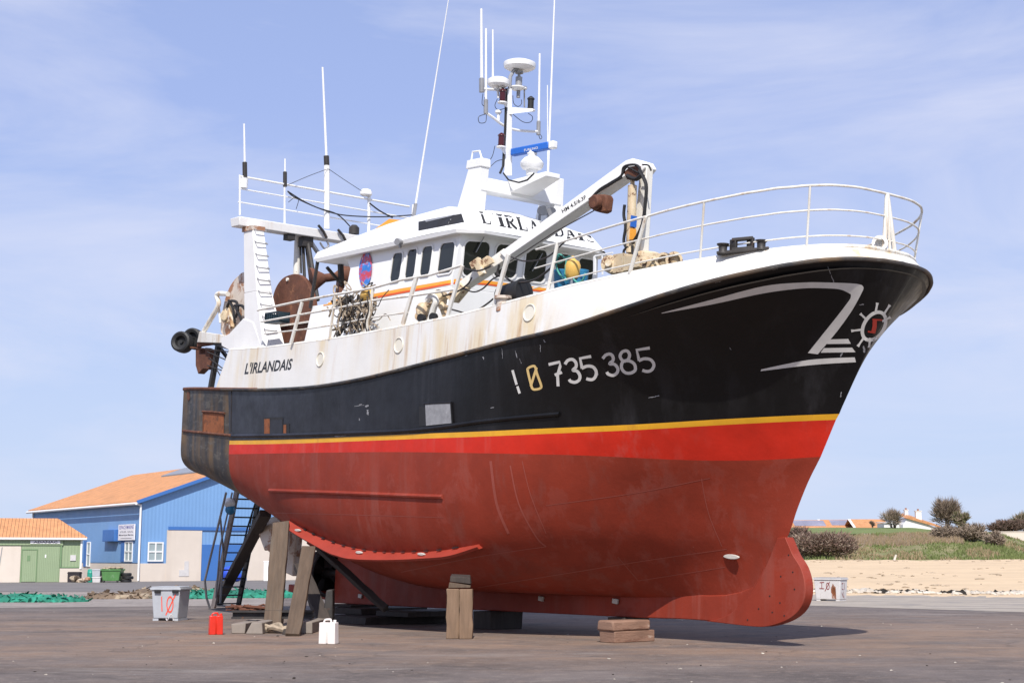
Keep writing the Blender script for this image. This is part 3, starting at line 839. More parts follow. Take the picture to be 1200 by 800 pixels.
roof = MB(boat=True)
R0 = [(-7.35,2.40,8.80),(-.95,2.40,8.88),(-.60,1.82,8.90),(-.60,-1.82,8.90),(-.95,-2.40,8.88),(-7.35,-2.40,8.80)]
R1 = [(-7.52,2.42,8.90),(-.95,2.42,8.97),(-.58,1.85,8.97),(-.58,-1.85,8.97),(-.95,-2.42,8.97),(-7.52,-2.42,8.90)]
R2 = [(-7.55,2.30,9.10),(-5.9,2.16,9.36),(-4.5,2.03,9.56),(-3.2,1.96,9.66),(-1.95,1.93,9.71),(-1.55,1.93,9.62),(-1.15,1.90,9.44),(-.92,1.55,9.43),(-.86,0.0,9.49),
      (-.90,-1.80,9.38),(-1.15,-2.02,9.36),(-1.95,-1.93,9.71),(-4.5,-2.03,9.56),(-7.55,-2.30,9.10)]
roof.hexa(R0, R1)
o = len(roof.v)
R1b = [(-7.52,2.42,8.90),(-5.9,2.42,8.92),(-4.5,2.42,8.94),(-3.2,2.42,8.95),(-1.95,2.42,8.97),(-1.5,2.42,8.97),(-.95,2.42,8.97),(-.58,1.85,8.97),(-.56,0,8.98),
       (-.58,-2.0,8.97),(-.95,-2.42,8.97),(-1.95,-2.42,8.97),(-4.5,-2.42,8.94),(-7.52,-2.42,8.90)]
roof.v += R1b + R2 + [(-7.4, 0, 9.2), (-4.5, 0, 9.72), (-1.95, 0, 9.86), (-1.2, 0, 9.62)]
n = 14
roof.f += [(o + i, o + (i + 1) % n, o + n + (i + 1) % n, o + n + i) for i in range(n)]; roof.m += [0] * n
t0 = o + n; c0 = o + 2 * n
roof.f += [(t0, t0+1, t0+2, c0+1, c0), (t0+2, t0+3, t0+4, c0+2, c0+1), (t0+4, t0+5, t0+6, t0+7, c0+3, c0+2), (t0+7, t0+8, c0+3), (t0+8, t0+9, c0+3), (t0+9, t0+10, t0+11, c0+2, c0+3), (t0+11, t0+12, c0+1, c0+2), (t0+12, t0+13, c0, c0+1), (t0+13, t0, c0)]
roof.m += [0] * 9
roof_o = roof.build('roof', 'clean_white', wheelhouse, smooth=20)
RT = tree_of(roof_o)

def round_quad(q, rad=.22, n=4):
    out = []
    for i in range(4):
        p, a, b = Vector(q[i]), Vector(q[i - 1]), Vector(q[(i + 1) % 4])
        for k in range(n + 1):
            t = k / n
            e1 = p.lerp(a, rad); e2 = p.lerp(b, rad)
            out.append(tuple(e1.lerp(p, 1 - (1 - t) * 0 if 0 else 0).lerp(e2, t).lerp(p, 2 * t * (1 - t) * .62)))
    return out
def window(tree, q, parent, fw=.045, m_frame='white_paint'):
    vs = []
    for x, y in round_quad(q, .16):
        h = hit(tree, x, y)
        if h is None: return None
        vs.append((Vector((h[0].x, -h[0].y, h[0].z)), Vector((h[1].x, -h[1].y, h[1].z))))
    nrm = sum((v[1] for v in vs), Vector()).normalized(); c = sum((v[0] for v in vs), Vector()) / len(vs)
    P = [v[0] - nrm * (v[0] - c).dot(nrm) for v in vs]; n = len(P)
    out = [p + (p - c).normalized() * fw for p in P]; inn = P
    mb = MB(boat=True)
    rings = [[p + nrm * .002 for p in out], [p + nrm * .03 for p in out], [p + nrm * .03 for p in inn], [p + nrm * .006 for p in inn]]
    mb.v = [p for r in rings for p in r]
    for k in range(3):
        for i in range(n):
            mb.f.append((k * n + i, k * n + (i + 1) % n, (k + 1) * n + (i + 1) % n, (k + 1) * n + i)); mb.m.append(0)
    mb.f.append(tuple(range(3 * n, 4 * n))); mb.m.append(1)
    return mb.build('window', [m_frame, 'glass_dark'], parent, smooth=30)
for q in ([(457,330.5),(468.5,328.5),(473,296),(462,297.5)], [(474.5,327),(485.7,325),(490,291.5),(479,293.5)], [(492,323.5),(503.7,322),(508.3,288),(496.5,290)], [(512.5,322),(530,319),(534.5,283.5),(517.5,286)],
          [(541,323),(570,321.5),(574,284),(544.5,282.5)], [(577,324),(603,326),(609,288),(582,286)], [(612.5,328),(637,331),(641,294),(617,291)], [(649,334),(664,336),(668,299),(653,297)], [(674,336),(692,338),(696,305),(678,302.5)]):
    window(WT, q, wheelhouse)
# small vent above a front window, wipers
v_ = painted('vent', [[(629,283.5),(639.5,284.5),(639,292),(628.5,291)]], 'cable_black', wheelhouse, WT, .02)
for a, b in (((566,277),(556,296)), ((604,281),(590,300)), ((634,297),(622,318))):
    k1, k2 = hit(WT, *a), hit(WT, *b)
    if k1 and k2:
        p, q = [Vector((k[0].x + .06, -k[0].y, k[0].z)) for k in (k1, k2)]
        MB(boat=True).bar(p, q, .025, .015).build('wiper', 'steel_grey', wheelhouse)
# stripe round the house, in two colours
def stripe(name, up_, lo_, m, tree, parent):
    ps = [[up_[i], up_[i + 1], lo_[i + 1], lo_[i]] for i in range(len(up_) - 1)]
    return painted(name, ps, m, parent, tree, .008, 5.0)
W2 = MB(boat=True); W2.v = []
cmb = bmesh.new(); cmb.from_mesh(wheelhouse.data); cmb.from_mesh(house_low.data); HWT = BVHTree.FromBMesh(cmb); cmb.free()
stripe('orange_stripe', [(437,344.5),(470,338),(505,332),(536,326.5)], [(437,348),(470,341.5),(505,335.5),(536,330)], 'stripe_orange', HWT, wheelhouse)
stripe('red_stripe', [(437,348),(470,341.5),(505,335.5),(536,330)], [(437,350.5),(470,344),(505,338),(536,332)], 'stripe_red', HWT, wheelhouse)
stripe('orange_stripe', [(377,354),(398,350.5)], [(376.5,359),(398,355)], 'stripe_orange', HWT, wheelhouse)
stripe('orange_stripe', [(538,326.5),(570,328.5),(600,332.5),(642,338)], [(538,330),(570,332),(600,336),(642,341)], 'stripe_orange', HWT, wheelhouse)
stripe('red_stripe', [(538,330),(570,332),(600,336),(642,341)], [(538,332),(570,334),(600,338),(642,343)], 'stripe_red', HWT, wheelhouse)
# long dark skylight let into the sloping roof side
painted('roof_opening', [[(490.5,260),(541,250.5),(544,260.5),(490.5,270.5)]], 'cable_black', roof_o, RT, .008)
gl = painted('roof_glass', [[(497,258.5),(534,251.5),(528,254),(500,260.5)]], 'steel_grey', roof_o, RT, .014)
m_b = mat('oval_paint', (0.03, 0.20, 0.62), 0.4, 0.25, 4.0, spot=((0.52, 0.05, 0.08), 1.0, 2.4, 0.46), spot2=((0.50, 0.64, 0.85), 0.9, 5.0, 0.58))
painted('painted_oval', [[(429.3 + 7.6 * cos(q_) + 1.2 * sin(q_) * -1, 316 + 20.5 * sin(q_)) for q_ in np.linspace(0, 2 * pi, 28, endpoint=False)]], m_b, wheelhouse, WT, .03, 4.0)
# name across the front of the roof, roman capitals
def serif(glyph):
    T, t = .25, .085
    S = {
     'L': [([(.25,1),(.25,0)],T), ([(.05,.97),(.47,.97)],t), ([(.05,.03),(.85,.03)],t), ([(.85,.30),(.80,.03)],t)],
     "'": [([(.5,1),(.42,.72)],.14)],
     'I': [([(.5,1),(.5,0)],T+.1), ([(.2,.97),(.8,.97)],t), ([(.2,.03),(.8,.03)],t)],
     'R': [([(.25,1),(.25,0)],T), ([(.05,.97),(.5,.97)],t), ([(.05,.03),(.47,.03)],t), ([(.3,.97),(.6,.96),(.78,.86),(.8,.73),(.7,.58),(.5,.51),(.3,.5)],[.07,.09,.15,.19,.15,.09,.07]), ([(.48,.5),(.66,.25),(.95,.02)],T-.02)],
     'A': [([(.48,1),(.13,.02)],t+.02), ([(.46,1),(.82,.02)],T), ([(.23,.34),(.66,.34)],t), ([(.0,.03),(.28,.03)],t), ([(.6,.03),(1.0,.03)],t)],
     'N': [([(.17,1),(.17,0)],t+.02), ([(.17,1),(.82,.0)],T), ([(.82,1),(.82,0)],t+.02), ([(.02,.97),(.26,.97)],t), ([(.02,.03),(.34,.03)],t), ([(.66,.97),(.98,.97)],t)],
     'D': [([(.22,1),(.22,0)],T), ([(.02,.97),(.42,.97)],t), ([(.02,.03),(.42,.03)],t), ([(.3,.97),(.6,.94),(.83,.76),(.88,.5),(.83,.24),(.6,.06),(.3,.03)],[.07,.1,.17,.2,.17,.1,.07])],
     'S': [([(.82,.76),(.74,.93),(.5,.985),(.26,.92),(.18,.76),(.28,.62),(.5,.52),(.74,.4),(.84,.25),(.75,.07),(.48,.015),(.22,.07),(.14,.26)],[.06,.08,.09,.12,.17,.19,.2,.19,.16,.11,.08,.07,.06])],
    }
    return S[glyph]
def serif_word(word, adv=1.12):
    x = 0; out = []
    for ch in word:
        k = .45 if ch == "'" else (.62 if ch == 'I' else 1.0)
        for pts, w in serif(ch):
            q = ribbon(pts, w)
            out += [[(x + p[0] * (k if k < 1 and ch == "'" else 1.0) - (.2 if ch == 'I' else 0), p[1]) for p in f] for f in q]
        x += (k if ch != 'I' else .62) * adv
    return [[(p[0] / (x - .1), p[1]) for p in f] for f in out]
nw = serif_word("L'IRLANDAIS")
def bend(p):                                       # baseline measured on the photo
    cx = [559, 600, 640, 694]; top = [247.5, 253.5, 261.5, 272]; bot = [261, 268.5, 275.5, 284.5]
    x = lerp(560.5, 695.0, p[0])
    yt = float(np.interp(x, cx, top)); yb = float(np.interp(x, cx, bot))
    return (x + (1 - p[1]) * 4.5, lerp(yb, yt, p[1]))
painted('name_lettering', [[bend(p) for p in f] for f in nw], 'letter_black', roof_o, RT, .006, 3.0)
# hatch wedge on the aft roof, lamps
hc = MB(boat=True)
pa = [B(437,270,v=1.2), B(456,256.5,v=1.2), B(471,258,v=1.2), B(455,268,v=1.2)]
pb = [(p[0], -.2, p[2] + .04) for p in pa]
hc.hexa(pa, pb); hc.build('roof_hatch', 'stripe_orange', wheelhouse)
hc = MB(boat=True); hc.box(-5.6,-4.2,-.9,.9,9.5,9.78); hc.build('roof_box', 'clean_white', wheelhouse, bevel=.03)
p = B(468,283.5,v=2.5); a = MB(boat=True); a.lathe(p, (.3,.9,-.1), [(-.12,.05),(.0,.09),(.1,.09)], 14); a.bar(p + Vector((-.1,-.1,.05)), p + Vector((-.1,-.1,-.12)), .05); a.build('deck_lamp', 'steel_grey', wheelhouse)
p = B(634,247,v=-.6); a = MB(boat=True)
for dx in (0, .28): a.lathe(p + Vector((0, -dx, 0)), (1, .1, -.1), [(-.1,.06),(0,.12),(.12,.13)], 12); a.bar(p + Vector((-.05, -dx, -.1)), p + Vector((-.05, -dx, -.34)), .05)
a.build('deck_lamp', 'steel_grey', wheelhouse)
# open bay aft: corner post, brace, warp rollers behind it
ab = MB(boat=True)
ab.bar((-7.45, 2.33, 8.85), (-7.6, 2.40, 7.55), .07); ab.build('corner_post', 'dark_steel', wheelhouse)
ab = MB(boat=True); ab.bar((-7.45, -2.33, 8.85), (-7.6, -2.40, 7.55), .07); ab.build('corner_post', 'dark_steel', wheelhouse)
ab = MB(boat=True); ab.bar(B(383,313,u=-7.3), B(401,334,u=-7.3), .07); ab.bar(B(399,309,u=-7.2), B(400,330,u=-7.2), .12)
ab.build('stay', 'dark_steel', wheelhouse)
wr_ = MB(boat=True)
c = B(387,325,v=1.2)
wr_.lathe(c, (.35, -.9, .2), [(-.55,.34),(-.5,.34),(-.15,.12),(.15,.12),(.5,.34),(.55,.34)], 18)
wr_.build('warp_roller', 'rust', boat)
wr_ = MB(boat=True); c = B(398,345,v=.6)
wr_.lathe(c, (.45, -.9, .0), [(-.08,.62),(.08,.62)], 24); wr_.build('warp_drum', 'rust', boat)

# ------------------------------------------------------------------ mast and aerials on the wheelhouse roof
afr = MB(boat=True)
for s in (1, -1):
    lo = [(-2.40, s*1.42, 9.62), (-1.58, s*1.42, 9.60), (-1.58, s*1.10, 9.66), (-2.40, s*1.10, 9.66)]
    hi = [(-1.98, s*1.34, 10.88), (-1.48, s*1.34, 10.86), (-1.48, s*1.08, 10.86), (-1.98, s*1.08, 10.88)]
    afr.hexa(lo, hi)
    if s == 1: afr.hexa([(-2.10, s*1.37, 10.76), (-1.46, s*1.37, 10.74), (-1.46, s*1.06, 10.74), (-2.10, s*1.06, 10.76)], [(-2.08, s*1.36, 10.98), (-1.47, s*1.36, 10.96), (-1.47, s*1.07, 10.96), (-2.08, s*1.07, 10.98)])
afr.hexa([(-1.98, 1.3, 10.18), (-1.52, 1.3, 10.16), (-1.52, -1.3, 10.16), (-1.98, -1.3, 10.18)], [(-1.98, 1.3, 10.52), (-1.52, 1.3, 10.50), (-1.52, -1.3, 10.50), (-1.98, -1.3, 10.52)])
aframe = afr.build('mast_frame', 'clean_white', boat, bevel=.02)
pl = MB(boat=True)
pl.hexa([(-1.9, .42, 10.16), (-.35, .20, 10.52), (-.35, -.25, 10.52), (-1.9, -.42, 10.16)], [(-1.9, .42, 10.54), (-.35, .20, 10.64), (-.35, -.25, 10.64), (-1.9, -.42, 10.54)])
pl.build('radar_platform', 'clean_white', aframe, bevel=.015)
lp = MB(boat=True); lp.tube([B(552,190,v=1.2), B(554,178,v=1.2), B(562,177,v=1.2), B(565,187,v=1.2)], .025, 6); lp.build('hand_loop', 'clean_white', aframe)
mb_ = MB(boat=True)
mb_.hexa([B(x, y, u=-2.0 + du) for x, y, du in ((590.5,206,0),(600,206,0))] + [B(600,206,u=-2.22), B(590.5,206,u=-2.22)], [B(595,104,u=-2.0), B(600,104,u=-2.0), B(600,104,u=-2.16), B(595,104,u=-2.16)])
mast = mb_.build('mast', 'clean_white', boat, bevel=.01)
cbm = MB(boat=True); cbm.tube([B(593.5,104,u=-1.98), B(592,150,u=-1.98), B(589.5,195,u=-1.98), B(586,203,u=-1.95)], .035, 6); cbm.tube([B(590,203,u=-1.9), B(596,211,u=-1.5), B(608,214,u=-1.0), B(618,211,u=-.7), B(626,203,u=-.5)], .022, 6)
cbm.build('mast_cable', 'cable_black', mast)
def aerial(x0, y0, x1, y1, r, r2=None, parent=mast, m='clean_white', base=True, **k):
    a = MB(boat=True); p, q = B(x0, y0, **k), B(x1, y1, **k)
    a.tube([p, q], r, 8, 0, r2 or r * .7)
    if base:
        a.lathe(p, q - p, [(-.05, r * 1.6), (.30, r * 1.6), (.32, r)], 10, 1)
    return a.build('aerial', [m, 'steel_grey'], parent)
def cu(x, y, u=-2.1): return B(x, y, u=u)
arm = MB(boat=True)
arm.tube([cu(565,104.5), cu(598,106)], .035, 8); arm.build('upper_arm', 'clean_white', mast)
arm = MB(boat=True); arm.tube(catmull([cu(569,132), cu(578,138), cu(590,147), cu(605,152.5), cu(631,154.5)], 5), .035, 8); arm.build('lower_arm', 'clean_white', mast)
aerial(564.5,106, 564,10.5, .042, u=-2.1)
aerial(569.3,131, 569.5,33.5, .036, u=-2.1)
aerial(577.5,98, 577.5,35, .028, u=-2.1, base=False)
aerial(631,156, 632.5,63, .034, u=-2.1)
aerial(640.5,246, 650,-6, .036, .018, u=-1.9, base=False)
def disc(name, x, y, r, hgt, parent=mast, m='clean_white', u=-2.1, tilt=(0,0,1), prof=None):
    c = B(x, y, u=u); a = MB(boat=True)
    a.lathe(c, tilt, prof or [(-hgt, r * .75), (-hgt * .6, r * .97), (0, r), (hgt * .35, r * .98), (hgt * .7, r * .7), (hgt * .8, 0.01)], 28)
    return a.build(name, m, parent)
sd_ = disc('satellite_dome', 609, 76, .42, .13); sd = sd_
a = MB(boat=True); a.tube([cu(597,104), cu(598,90), cu(602,83), cu(609,79)], .05, 8); a.build('dome_bracket', 'steel_grey', mast)
disc('satellite_dome', 584, 96, .285, .13)
a = MB(boat=True); a.tube([cu(584,97), cu(583,104), cu(584,115)], .03, 8); a.build('dome_bracket', 'clean_white', mast)
disc('gps_dome', 614.5,103, .075, .05); a = MB(boat=True); a.tube([cu(614.5,103), cu(614.5,126)], .022, 6); a.build('dome_stem', 'steel_grey', mast)
disc('gps_dome', 584,131, .085, .05); a = MB(boat=True); a.tube([cu(584,131), cu(584,142)], .04, 6); a.build('dome_stem', 'clean_white', mast)
a = MB(boat=True); c = cu(608,96); a.lathe(c, (0,0,1), [(-.42,.05),(-.16,.05),(-.15,.09),(.12,.09),(.13,.04),(.2,.04),(.22,.11),(.27,.11)], 14); a.build('wind_sensor', 'steel_grey', mast)
a = MB(boat=True); a.lathe(cu(606,103.5), (0,0,1), [(-.05,.12),(0,.2),(.03,.2)], 16); a.build('lamp_shelf', 'clean_white', mast)
for x0, y0, x1, y1 in ((598,131,625,128.5),):
    a = MB(boat=True); a.hexa([B(596,134,u=-2.0), B(598,126,u=-2.0), B(598,126,u=-2.15), B(596,134,u=-2.15)], [B(624.5,130.5,v=-.35), B(624.5,127.5,v=-.35), B(624.5,127.5,v=-.55), B(624.5,130.5,v=-.55)]); a.build('lamp_shelf', 'clean_white', mast)
def lampn(x, y, m, r=.10, **k):
    c = B(x, y, **k); a = MB(boat=True)
    a.lathe(c, (0,0,1), [(-.16,r*.9),(-.13,r),(-.12,r*.8),(.1,r*.8),(.11,r),(.14,r*.9),(.19,r*.3)], 14, 0)
    a.lathe(c, (0,0,1), [(-.19,r*1.25),(-.16,r*1.25)], 14, 1)
    return a.build('navigation_light', [m, 'clean_white'], mast)
lampn(622,121.5, 'rubber', v=-.45); lampn(589,112.5, 'red_glass', u=-1.95); lampn(587.5,164.5, 'red_glass', u=-1.95)
for x, y, x2, y2 in ((585,118,594,126), (584,171,592,181)):
    a = MB(boat=True); a.hexa([cu(x,y,-1.9), cu(x+8,y,-1.9), cu(x+8,y,-2.1), cu(x,y,-2.1)], [cu(x2-1,y2,-1.95), cu(x2+1,y2,-1.95), cu(x2+1,y2,-2.05), cu(x2-1,y2,-2.05)]); a.build('lamp_shelf', 'clean_white', mast)
cw = MB(boat=True)
for P in ([(566,110),(565,122),(569,124),(568,114)], [(569,134),(561,137),(562,144),(569,143),(570,134)], [(583,116),(580,124),(584,129),(592,127)], [(601,112),(602,121),(607,125),(611,122),(611,117)], [(601,134),(613,143),(622,143),(624,137),(619,133)],
          [(580,171),(577,183),(571,192)], [(590,187),(582,189),(575,195)], [(631,157),(633,163),(635,161),(632,156)], [(582,98),(588,103),(596,106)]):
    cw.tube(catmull([cu(*p) for p in P], 5), .009, 5)
cw.build('loose_wires', 'cable_black', mast)
# radar scanner
rs = MB(boat=True)
c = B(623.5,190,v=-.05)
rs.lathe(c, (0,0,1), [(-.34,.14),(-.20,.15),(-.18,.24),(-.11,.29),(-.03,.30),(.02,.27),(.10,.20),(.15,.10),(.30,.08)], 24)
rs.build('radar_gearbox', 'clean_white', aframe)
e1, e2 = B(600.5,179,w=c.z + .34), B(651,169.5,w=c.z + .34)
e2 = e1 + (e2 - e1).normalized() * min(2.2, (e2 - e1).length)
rs = MB(boat=True)
rs.bar(e1, e1.lerp(e2, .88), .17, .19, (0,0,1)); rs.bar(e1.lerp(e2, .88), e2, .17, .19, (0,0,1), 1)
rs.lathe(e1.lerp(e2, .47) - Vector((0,0,.1)), (0,0,1), [(-.1,.1),(.0,.14)], 14, 1)
radar = rs.build('radar_scanner', ['radar_blue', 'clean_white'], aframe, bevel=.03)
RDT = tree_of(radar)
painted('scanner_lettering', warp(text_polys('FURUNO', bold=.01), [(614.5,177.8),(630.5,174.6),(630.3,171.8),(614.3,175.0)]), 'letter_white', radar, RDT, .004, 3.0)
print('radar', e1, e2)
# whip aerials from the roof
aerial(485,252, 526,-3, .030, .012, v=1.2, parent=wheelhouse)
aerial(642,240, 641.5,100, .014, .012, v=-1.0, parent=wheelhouse, base=False)

# ------------------------------------------------------------------ stern gantry
bm_ = MB(boat=True); bm_.hexa([(-11.45, 2.95, 10.16), (-10.95, 2.95, 10.16), (-10.95, -2.95, 10.16), (-11.45, -2.95, 10.16)], [(-11.50, 2.98, 10.42), (-10.92, 2.98, 10.42), (-10.92, -2.98, 10.42), (-11.50, -2.98, 10.42)])
gantry = bm_.build('gantry', 'white_paint', boat, bevel=.02)
for s in (1, -1):
    gy = MB(boat=True)
    lo = [(-10.62, s*2.72, 6.45), (-9.45, s*2.74, 6.45), (-9.30, s*2.10, 6.45), (-10.62, s*2.10, 6.45)]
    md = [(-10.90, s*2.70, 8.2), (-10.15, s*2.70, 8.2), (-10.10, s*2.22, 8.2), (-10.90, s*2.22, 8.2)]
    hi = [(-11.16, s*2.70, 10.16), (-10.62, s*2.70, 10.16), (-10.62, s*2.34, 10.16), (-11.16, s*2.34, 10.16)]
    gy.hexa(lo, md); gy.hexa(md, hi)
    foot = [(-10.80, s*2.735, 7.45), (-11.6, s*2.735, 7.06), (-12.12, s*2.735, 6.95), (-12.05, s*2.735, 6.72), (-11.5, s*2.735, 6.55), (-9.4, s*2.735, 6.30), (-10.2, s*2.735, 7.3)]
    gy.prism(foot, (0, -s * .25, 0))
    gy.build('gantry_leg', 'white_paint', gantry, bevel=.015)
rp_ = MB(boat=True); rp_.box(-11.2,-10.58,2.3,2.73,10.02,10.155); rp_.build('rust_collar', 'rust_white', gantry)
for k in range(9):                                 # steps on the forward face of the starboard leg
    w = 10.0 - k * .37
    f = (10.16 - w) / 1.96 if w > 8.2 else 1 + (8.2 - w) / 1.75
    u = -10.62 + .50 * min(f, 1) + (.72 * (f - 1) if f > 1 else 0)
    a = MB(boat=True); a.tube([(u - .02, 2.66, w + .06), (u + .1, 2.66, w), (u + .1, 2.30, w), (u - .02, 2.30, w + .06)], .018, 6); a.build('step', 'steel_grey', gantry)
gr = MB(boat=True)
for w in (11.70, 11.33, 10.93): gr.tube([(-11.4, 2.8, w), (-11.4, -3.25, w)], .03 if w > 11.5 else .02, 8)
grail = gr.build('gantry_railing', 'clean_white', gantry)
for (x, y, x2, y2, r) in ((281,205,281,252,.03), (333.5,216,333.5,262,.03), (383,194,383,268,.09), (432.5,228,432,272,.05), (485,240,484,258,.06)):
    a = MB(boat=True); a.tube([B(x, y, u=-11.4), B(x2, y2, u=-11.4)], r, 10); a.build('post', 'clean_white', grail)
def gaer(x0, y0, x1, y1, r, m='clean_white'):
    a = MB(boat=True); p, q = B(x0, y0, u=-11.4), B(x1, y1, u=-11.4)
    a.tube([p, q], r, 8, 0, r * .7); a.lathe(p, q - p, [(-.1, r * 2), (.35, r * 2), (.36, r)], 10, 1); return a.build('aerial', [m, 'dark_steel'], gantry)
gaer(287,204, 286,145, .035); gaer(334,215, 334,186, .03); gaer(383,196, 378,79, .042)
a = MB(boat=True); a.lathe(B(286,214,u=-11.4), (0,0,1), [(-.16,.11),(.12,.11)], 12); a.build('junction_box', 'clean_white', gantry)
a = MB(boat=True); a.lathe(B(429,226,u=-11.4), (0,0,1), [(-.1,.13),(-.06,.19),(.02,.19),(.1,.14),(.13,.02)], 18); a.build('aerial_dome', 'clean_white', gantry)
a = MB(boat=True)
for P, r in (([(337,224),(360,238),(388,249),(412,253),(450,254),(483,252)], .02), ([(337,224),(345,231),(371,243),(395,251),(410,265)], .02), ([(384,198),(360,207),(337,217)], .009), ([(385,198),(404,211),(424,224)], .009), ([(433,238),(445,247),(460,255)], .025), ([(338,237),(346,231),(350,234),(347,245)], .01)):
    a.tube(catmull([B(x, y, u=-11.3) for x, y in P], 5), r, 5)
a.build('aerial_cables', 'cable_black', gantry)
a = MB(boat=True)                                  # lashings round the beam
for x, y in ((379,271),(402,276)): a.tube([B(x-6,y-7,u=-10.85), B(x,y,u=-10.85), B(x+4,y+8,u=-10.85)], .04, 6)
a.lathe(B(415,269,u=-11.2), (0,0,1), [(-.14,.16),(.06,.16),(.14,.08)], 12)
a.build('beam_lashing', 'dark_steel', gantry)
a = MB(boat=True); a.tube([B(349,278,v=.7), B(347,330,v=.7)], .10, 12); a.build('hydraulic_post', 'white_worn', gantry)
a = MB(boat=True); a.tube([B(355,282,v=.6), B(357,330,v=.6)], .05, 8); a.tube([B(360,281,v=.55), B(372,352,v=.55)], .075, 8); a.tube([B(352,284,v=.65), B(353,320,v=.65)], .03, 8); a.tube([B(357.5,282,v=.5), B(364,335,v=.5)], .03, 8); a.build('hoist_ram', 'dark_steel', gantry)
a = MB(boat=True); a.bar(B(363,282,v=.5), B(378,304,v=-.6), .10); a.tube(catmull([B(375,284,u=-10.9), B(380,291,u=-10.9), B(385,288,u=-10.9), B(383,282,u=-10.9)], 4), .03, 6); a.build('gantry_stay', 'steel_grey', gantry)
a = MB(boat=True); a.box(-11.3,-11.0,1.05,1.3,9.98,10.17); a.box(-11.35,-11.05,.4,.75,9.86,10.17); a.build('sheave_bracket', 'dark_steel', gantry, bevel=.01)

# stern working platform: arm, tyres, rails, dark stanchions, hanging sheave
a = MB(boat=True)
a.hexa([B(231,401,v=2.4), B(262,402,v=2.4), B(272,394,v=2.4), B(234,388,v=2.4)], [B(231,401,v=1.9), B(262,402,v=1.9), B(272,394,v=1.9), B(234,388,v=1.9)])
plat = a.build('stern_platform', 'white_worn', boat, bevel=.015)
a = MB(boat=True); a.tube(catmull([B(239,388,v=2.3), B(247,374,v=2.3), B(256,357,v=2.3), B(254,347,v=2.3), B(257,344,v=2.3), B(267,344.5,v=2.3)], 6), .075, 10); a.tube([B(256,352,v=2.2), B(258,378,v=2.2)], .035, 8); a.build('davit_tube', 'white_worn', plat)
for x, y, r, v in ((214,401,.335,2.35), (227,397,.335,1.95)):
    c = B(x, y, v=v)
    a = MB(boat=True); prof = [(.14 * cos(q), r - .12 + .12 * sin(q)) for q in np.linspace(0, 2 * pi, 15)]
    # a rolled tyre, axle across the boat and a little forward
    a.lathe(c, (.55, .80, .1), [(-.15,r*.55),(-.19,r*.8),(-.16,r*.97),(0,r),(.16,r*.97),(.19,r*.8),(.15,r*.55),(.05,r*.45),(.04,.06),(.10,.05),(.10,.005)], 24)
    a.build('fender_roller', 'rubber', plat)
a = MB(boat=True); a.tube([B(221,407,v=2.2), B(243,409,v=2.2), B(252,412,v=2.2)], .03, 6); a.bar(B(233,404,v=2.2), B(254,401,v=2.2), .12); a.build('roller_axle', 'rust', plat)
a = MB(boat=True)
c = B(236,424,v=2.0)
a.prism([B(x, y, v=2.2) for x, y in ((229,408),(234,407),(235,414),(240,414),(240,407),(245,409),(247,424),(244,433),(238,432),(232,438),(229,428))], (0, -.22, 0)); a.build('hanging_sheave', 'rust', plat, bevel=.02)
a = MB(boat=True)
a.bar(B(256,404,v=2.2), B(247,455,v=2.2), .14); a.bar(B(270,411,v=2.4), B(262,455,v=2.5), .09); a.bar(B(258,408,v=1.8), B(272,426,v=1.8), .09); a.bar(B(252,402,v=2.2), B(272,408,v=2.4), .12)
for P in (((243,412),(268,423)), ((243,428),(266,436)), ((254,433),(263,448)), ((246,420),(264,434)), ((240,409),(268,412))): a.tube([B(*P[0], v=2.3), B(*P[1], v=2.3)], .018, 6)
a.build('stern_stanchions', 'dark_steel', boat)

# ------------------------------------------------------------------ deck crane
cr = MB(boat=True)
def cb_(x, y, v): return B(x, y, v=v)
VC = .9
# pillar: from the foredeck to the knuckle
lo = [(2.95, VC + .28, 7.0), (3.62, VC + .28, 7.0), (3.62, VC - .28, 7.0), (2.95, VC - .28, 7.0)]
pA, pB, pC, pD = cb_(740,300,VC + .28), cb_(750,300,VC + .28), cb_(758,194,VC + .25), cb_(750,196,VC + .25)
cr.hexa([pA, pB, pB - Vector((0,.26,0)), pA - Vector((0,.26,0))], [pD, pC, pC - Vector((0,.20,0)), pD - Vector((0,.20,0))])
crane = cr.build('deck_crane', 'white_worn', boat, bevel=.02)
a = MB(boat=True); base = (pA + pB) / 2 + Vector((0, -.26, 0)); a.lathe((base.x, base.y, base.z), (0,0,1), [(-.9,.5),(-.35,.48),(-.3,.42),(.05,.40),(.1,.3)], 20); a.build('crane_base', 'cream_rust', crane)
kn = MB(boat=True)
# main boom: a box section that runs aft and down from the knuckle
def boom(mb, tl, tr_, bl, br, dv, mi=0):
    f = [tl, tr_, br, bl]; mb.hexa([p for p in f], [p - Vector((0, dv, 0)) for p in f], mi)
VB = VC + .30
def vb(x): return VB + max(0.0, (738 - x) / 218.0) * 1.62
P_ = [cb_(x, y, vb(x)) for x, y in ((585,296),(733,188),(741,185.5),(752,189),(756,196),(748,206),(733,206),(727,209.5),(592,303))]
kn.hexa(P_, [p - Vector((0, .36, 0)) for p in P_])
bm1 = kn.build('boom', 'white_paint', crane, bevel=.02)
bx_ = MB(boat=True)
Q_ = [cb_(x, y, vb(x) - .05) for x, y in ((536,331),(590,291),(596,301.5),(541,337.5))]
bx_.hexa(Q_, [p - Vector((0, .25, 0)) for p in Q_]); bx_.build('boom_extension', 'white_worn', crane, bevel=.015)
bx_ = MB(boat=True)
Q_ = [cb_(x, y, vb(x)) for x, y in ((522,347),(538,331),(543,337),(529,354))]
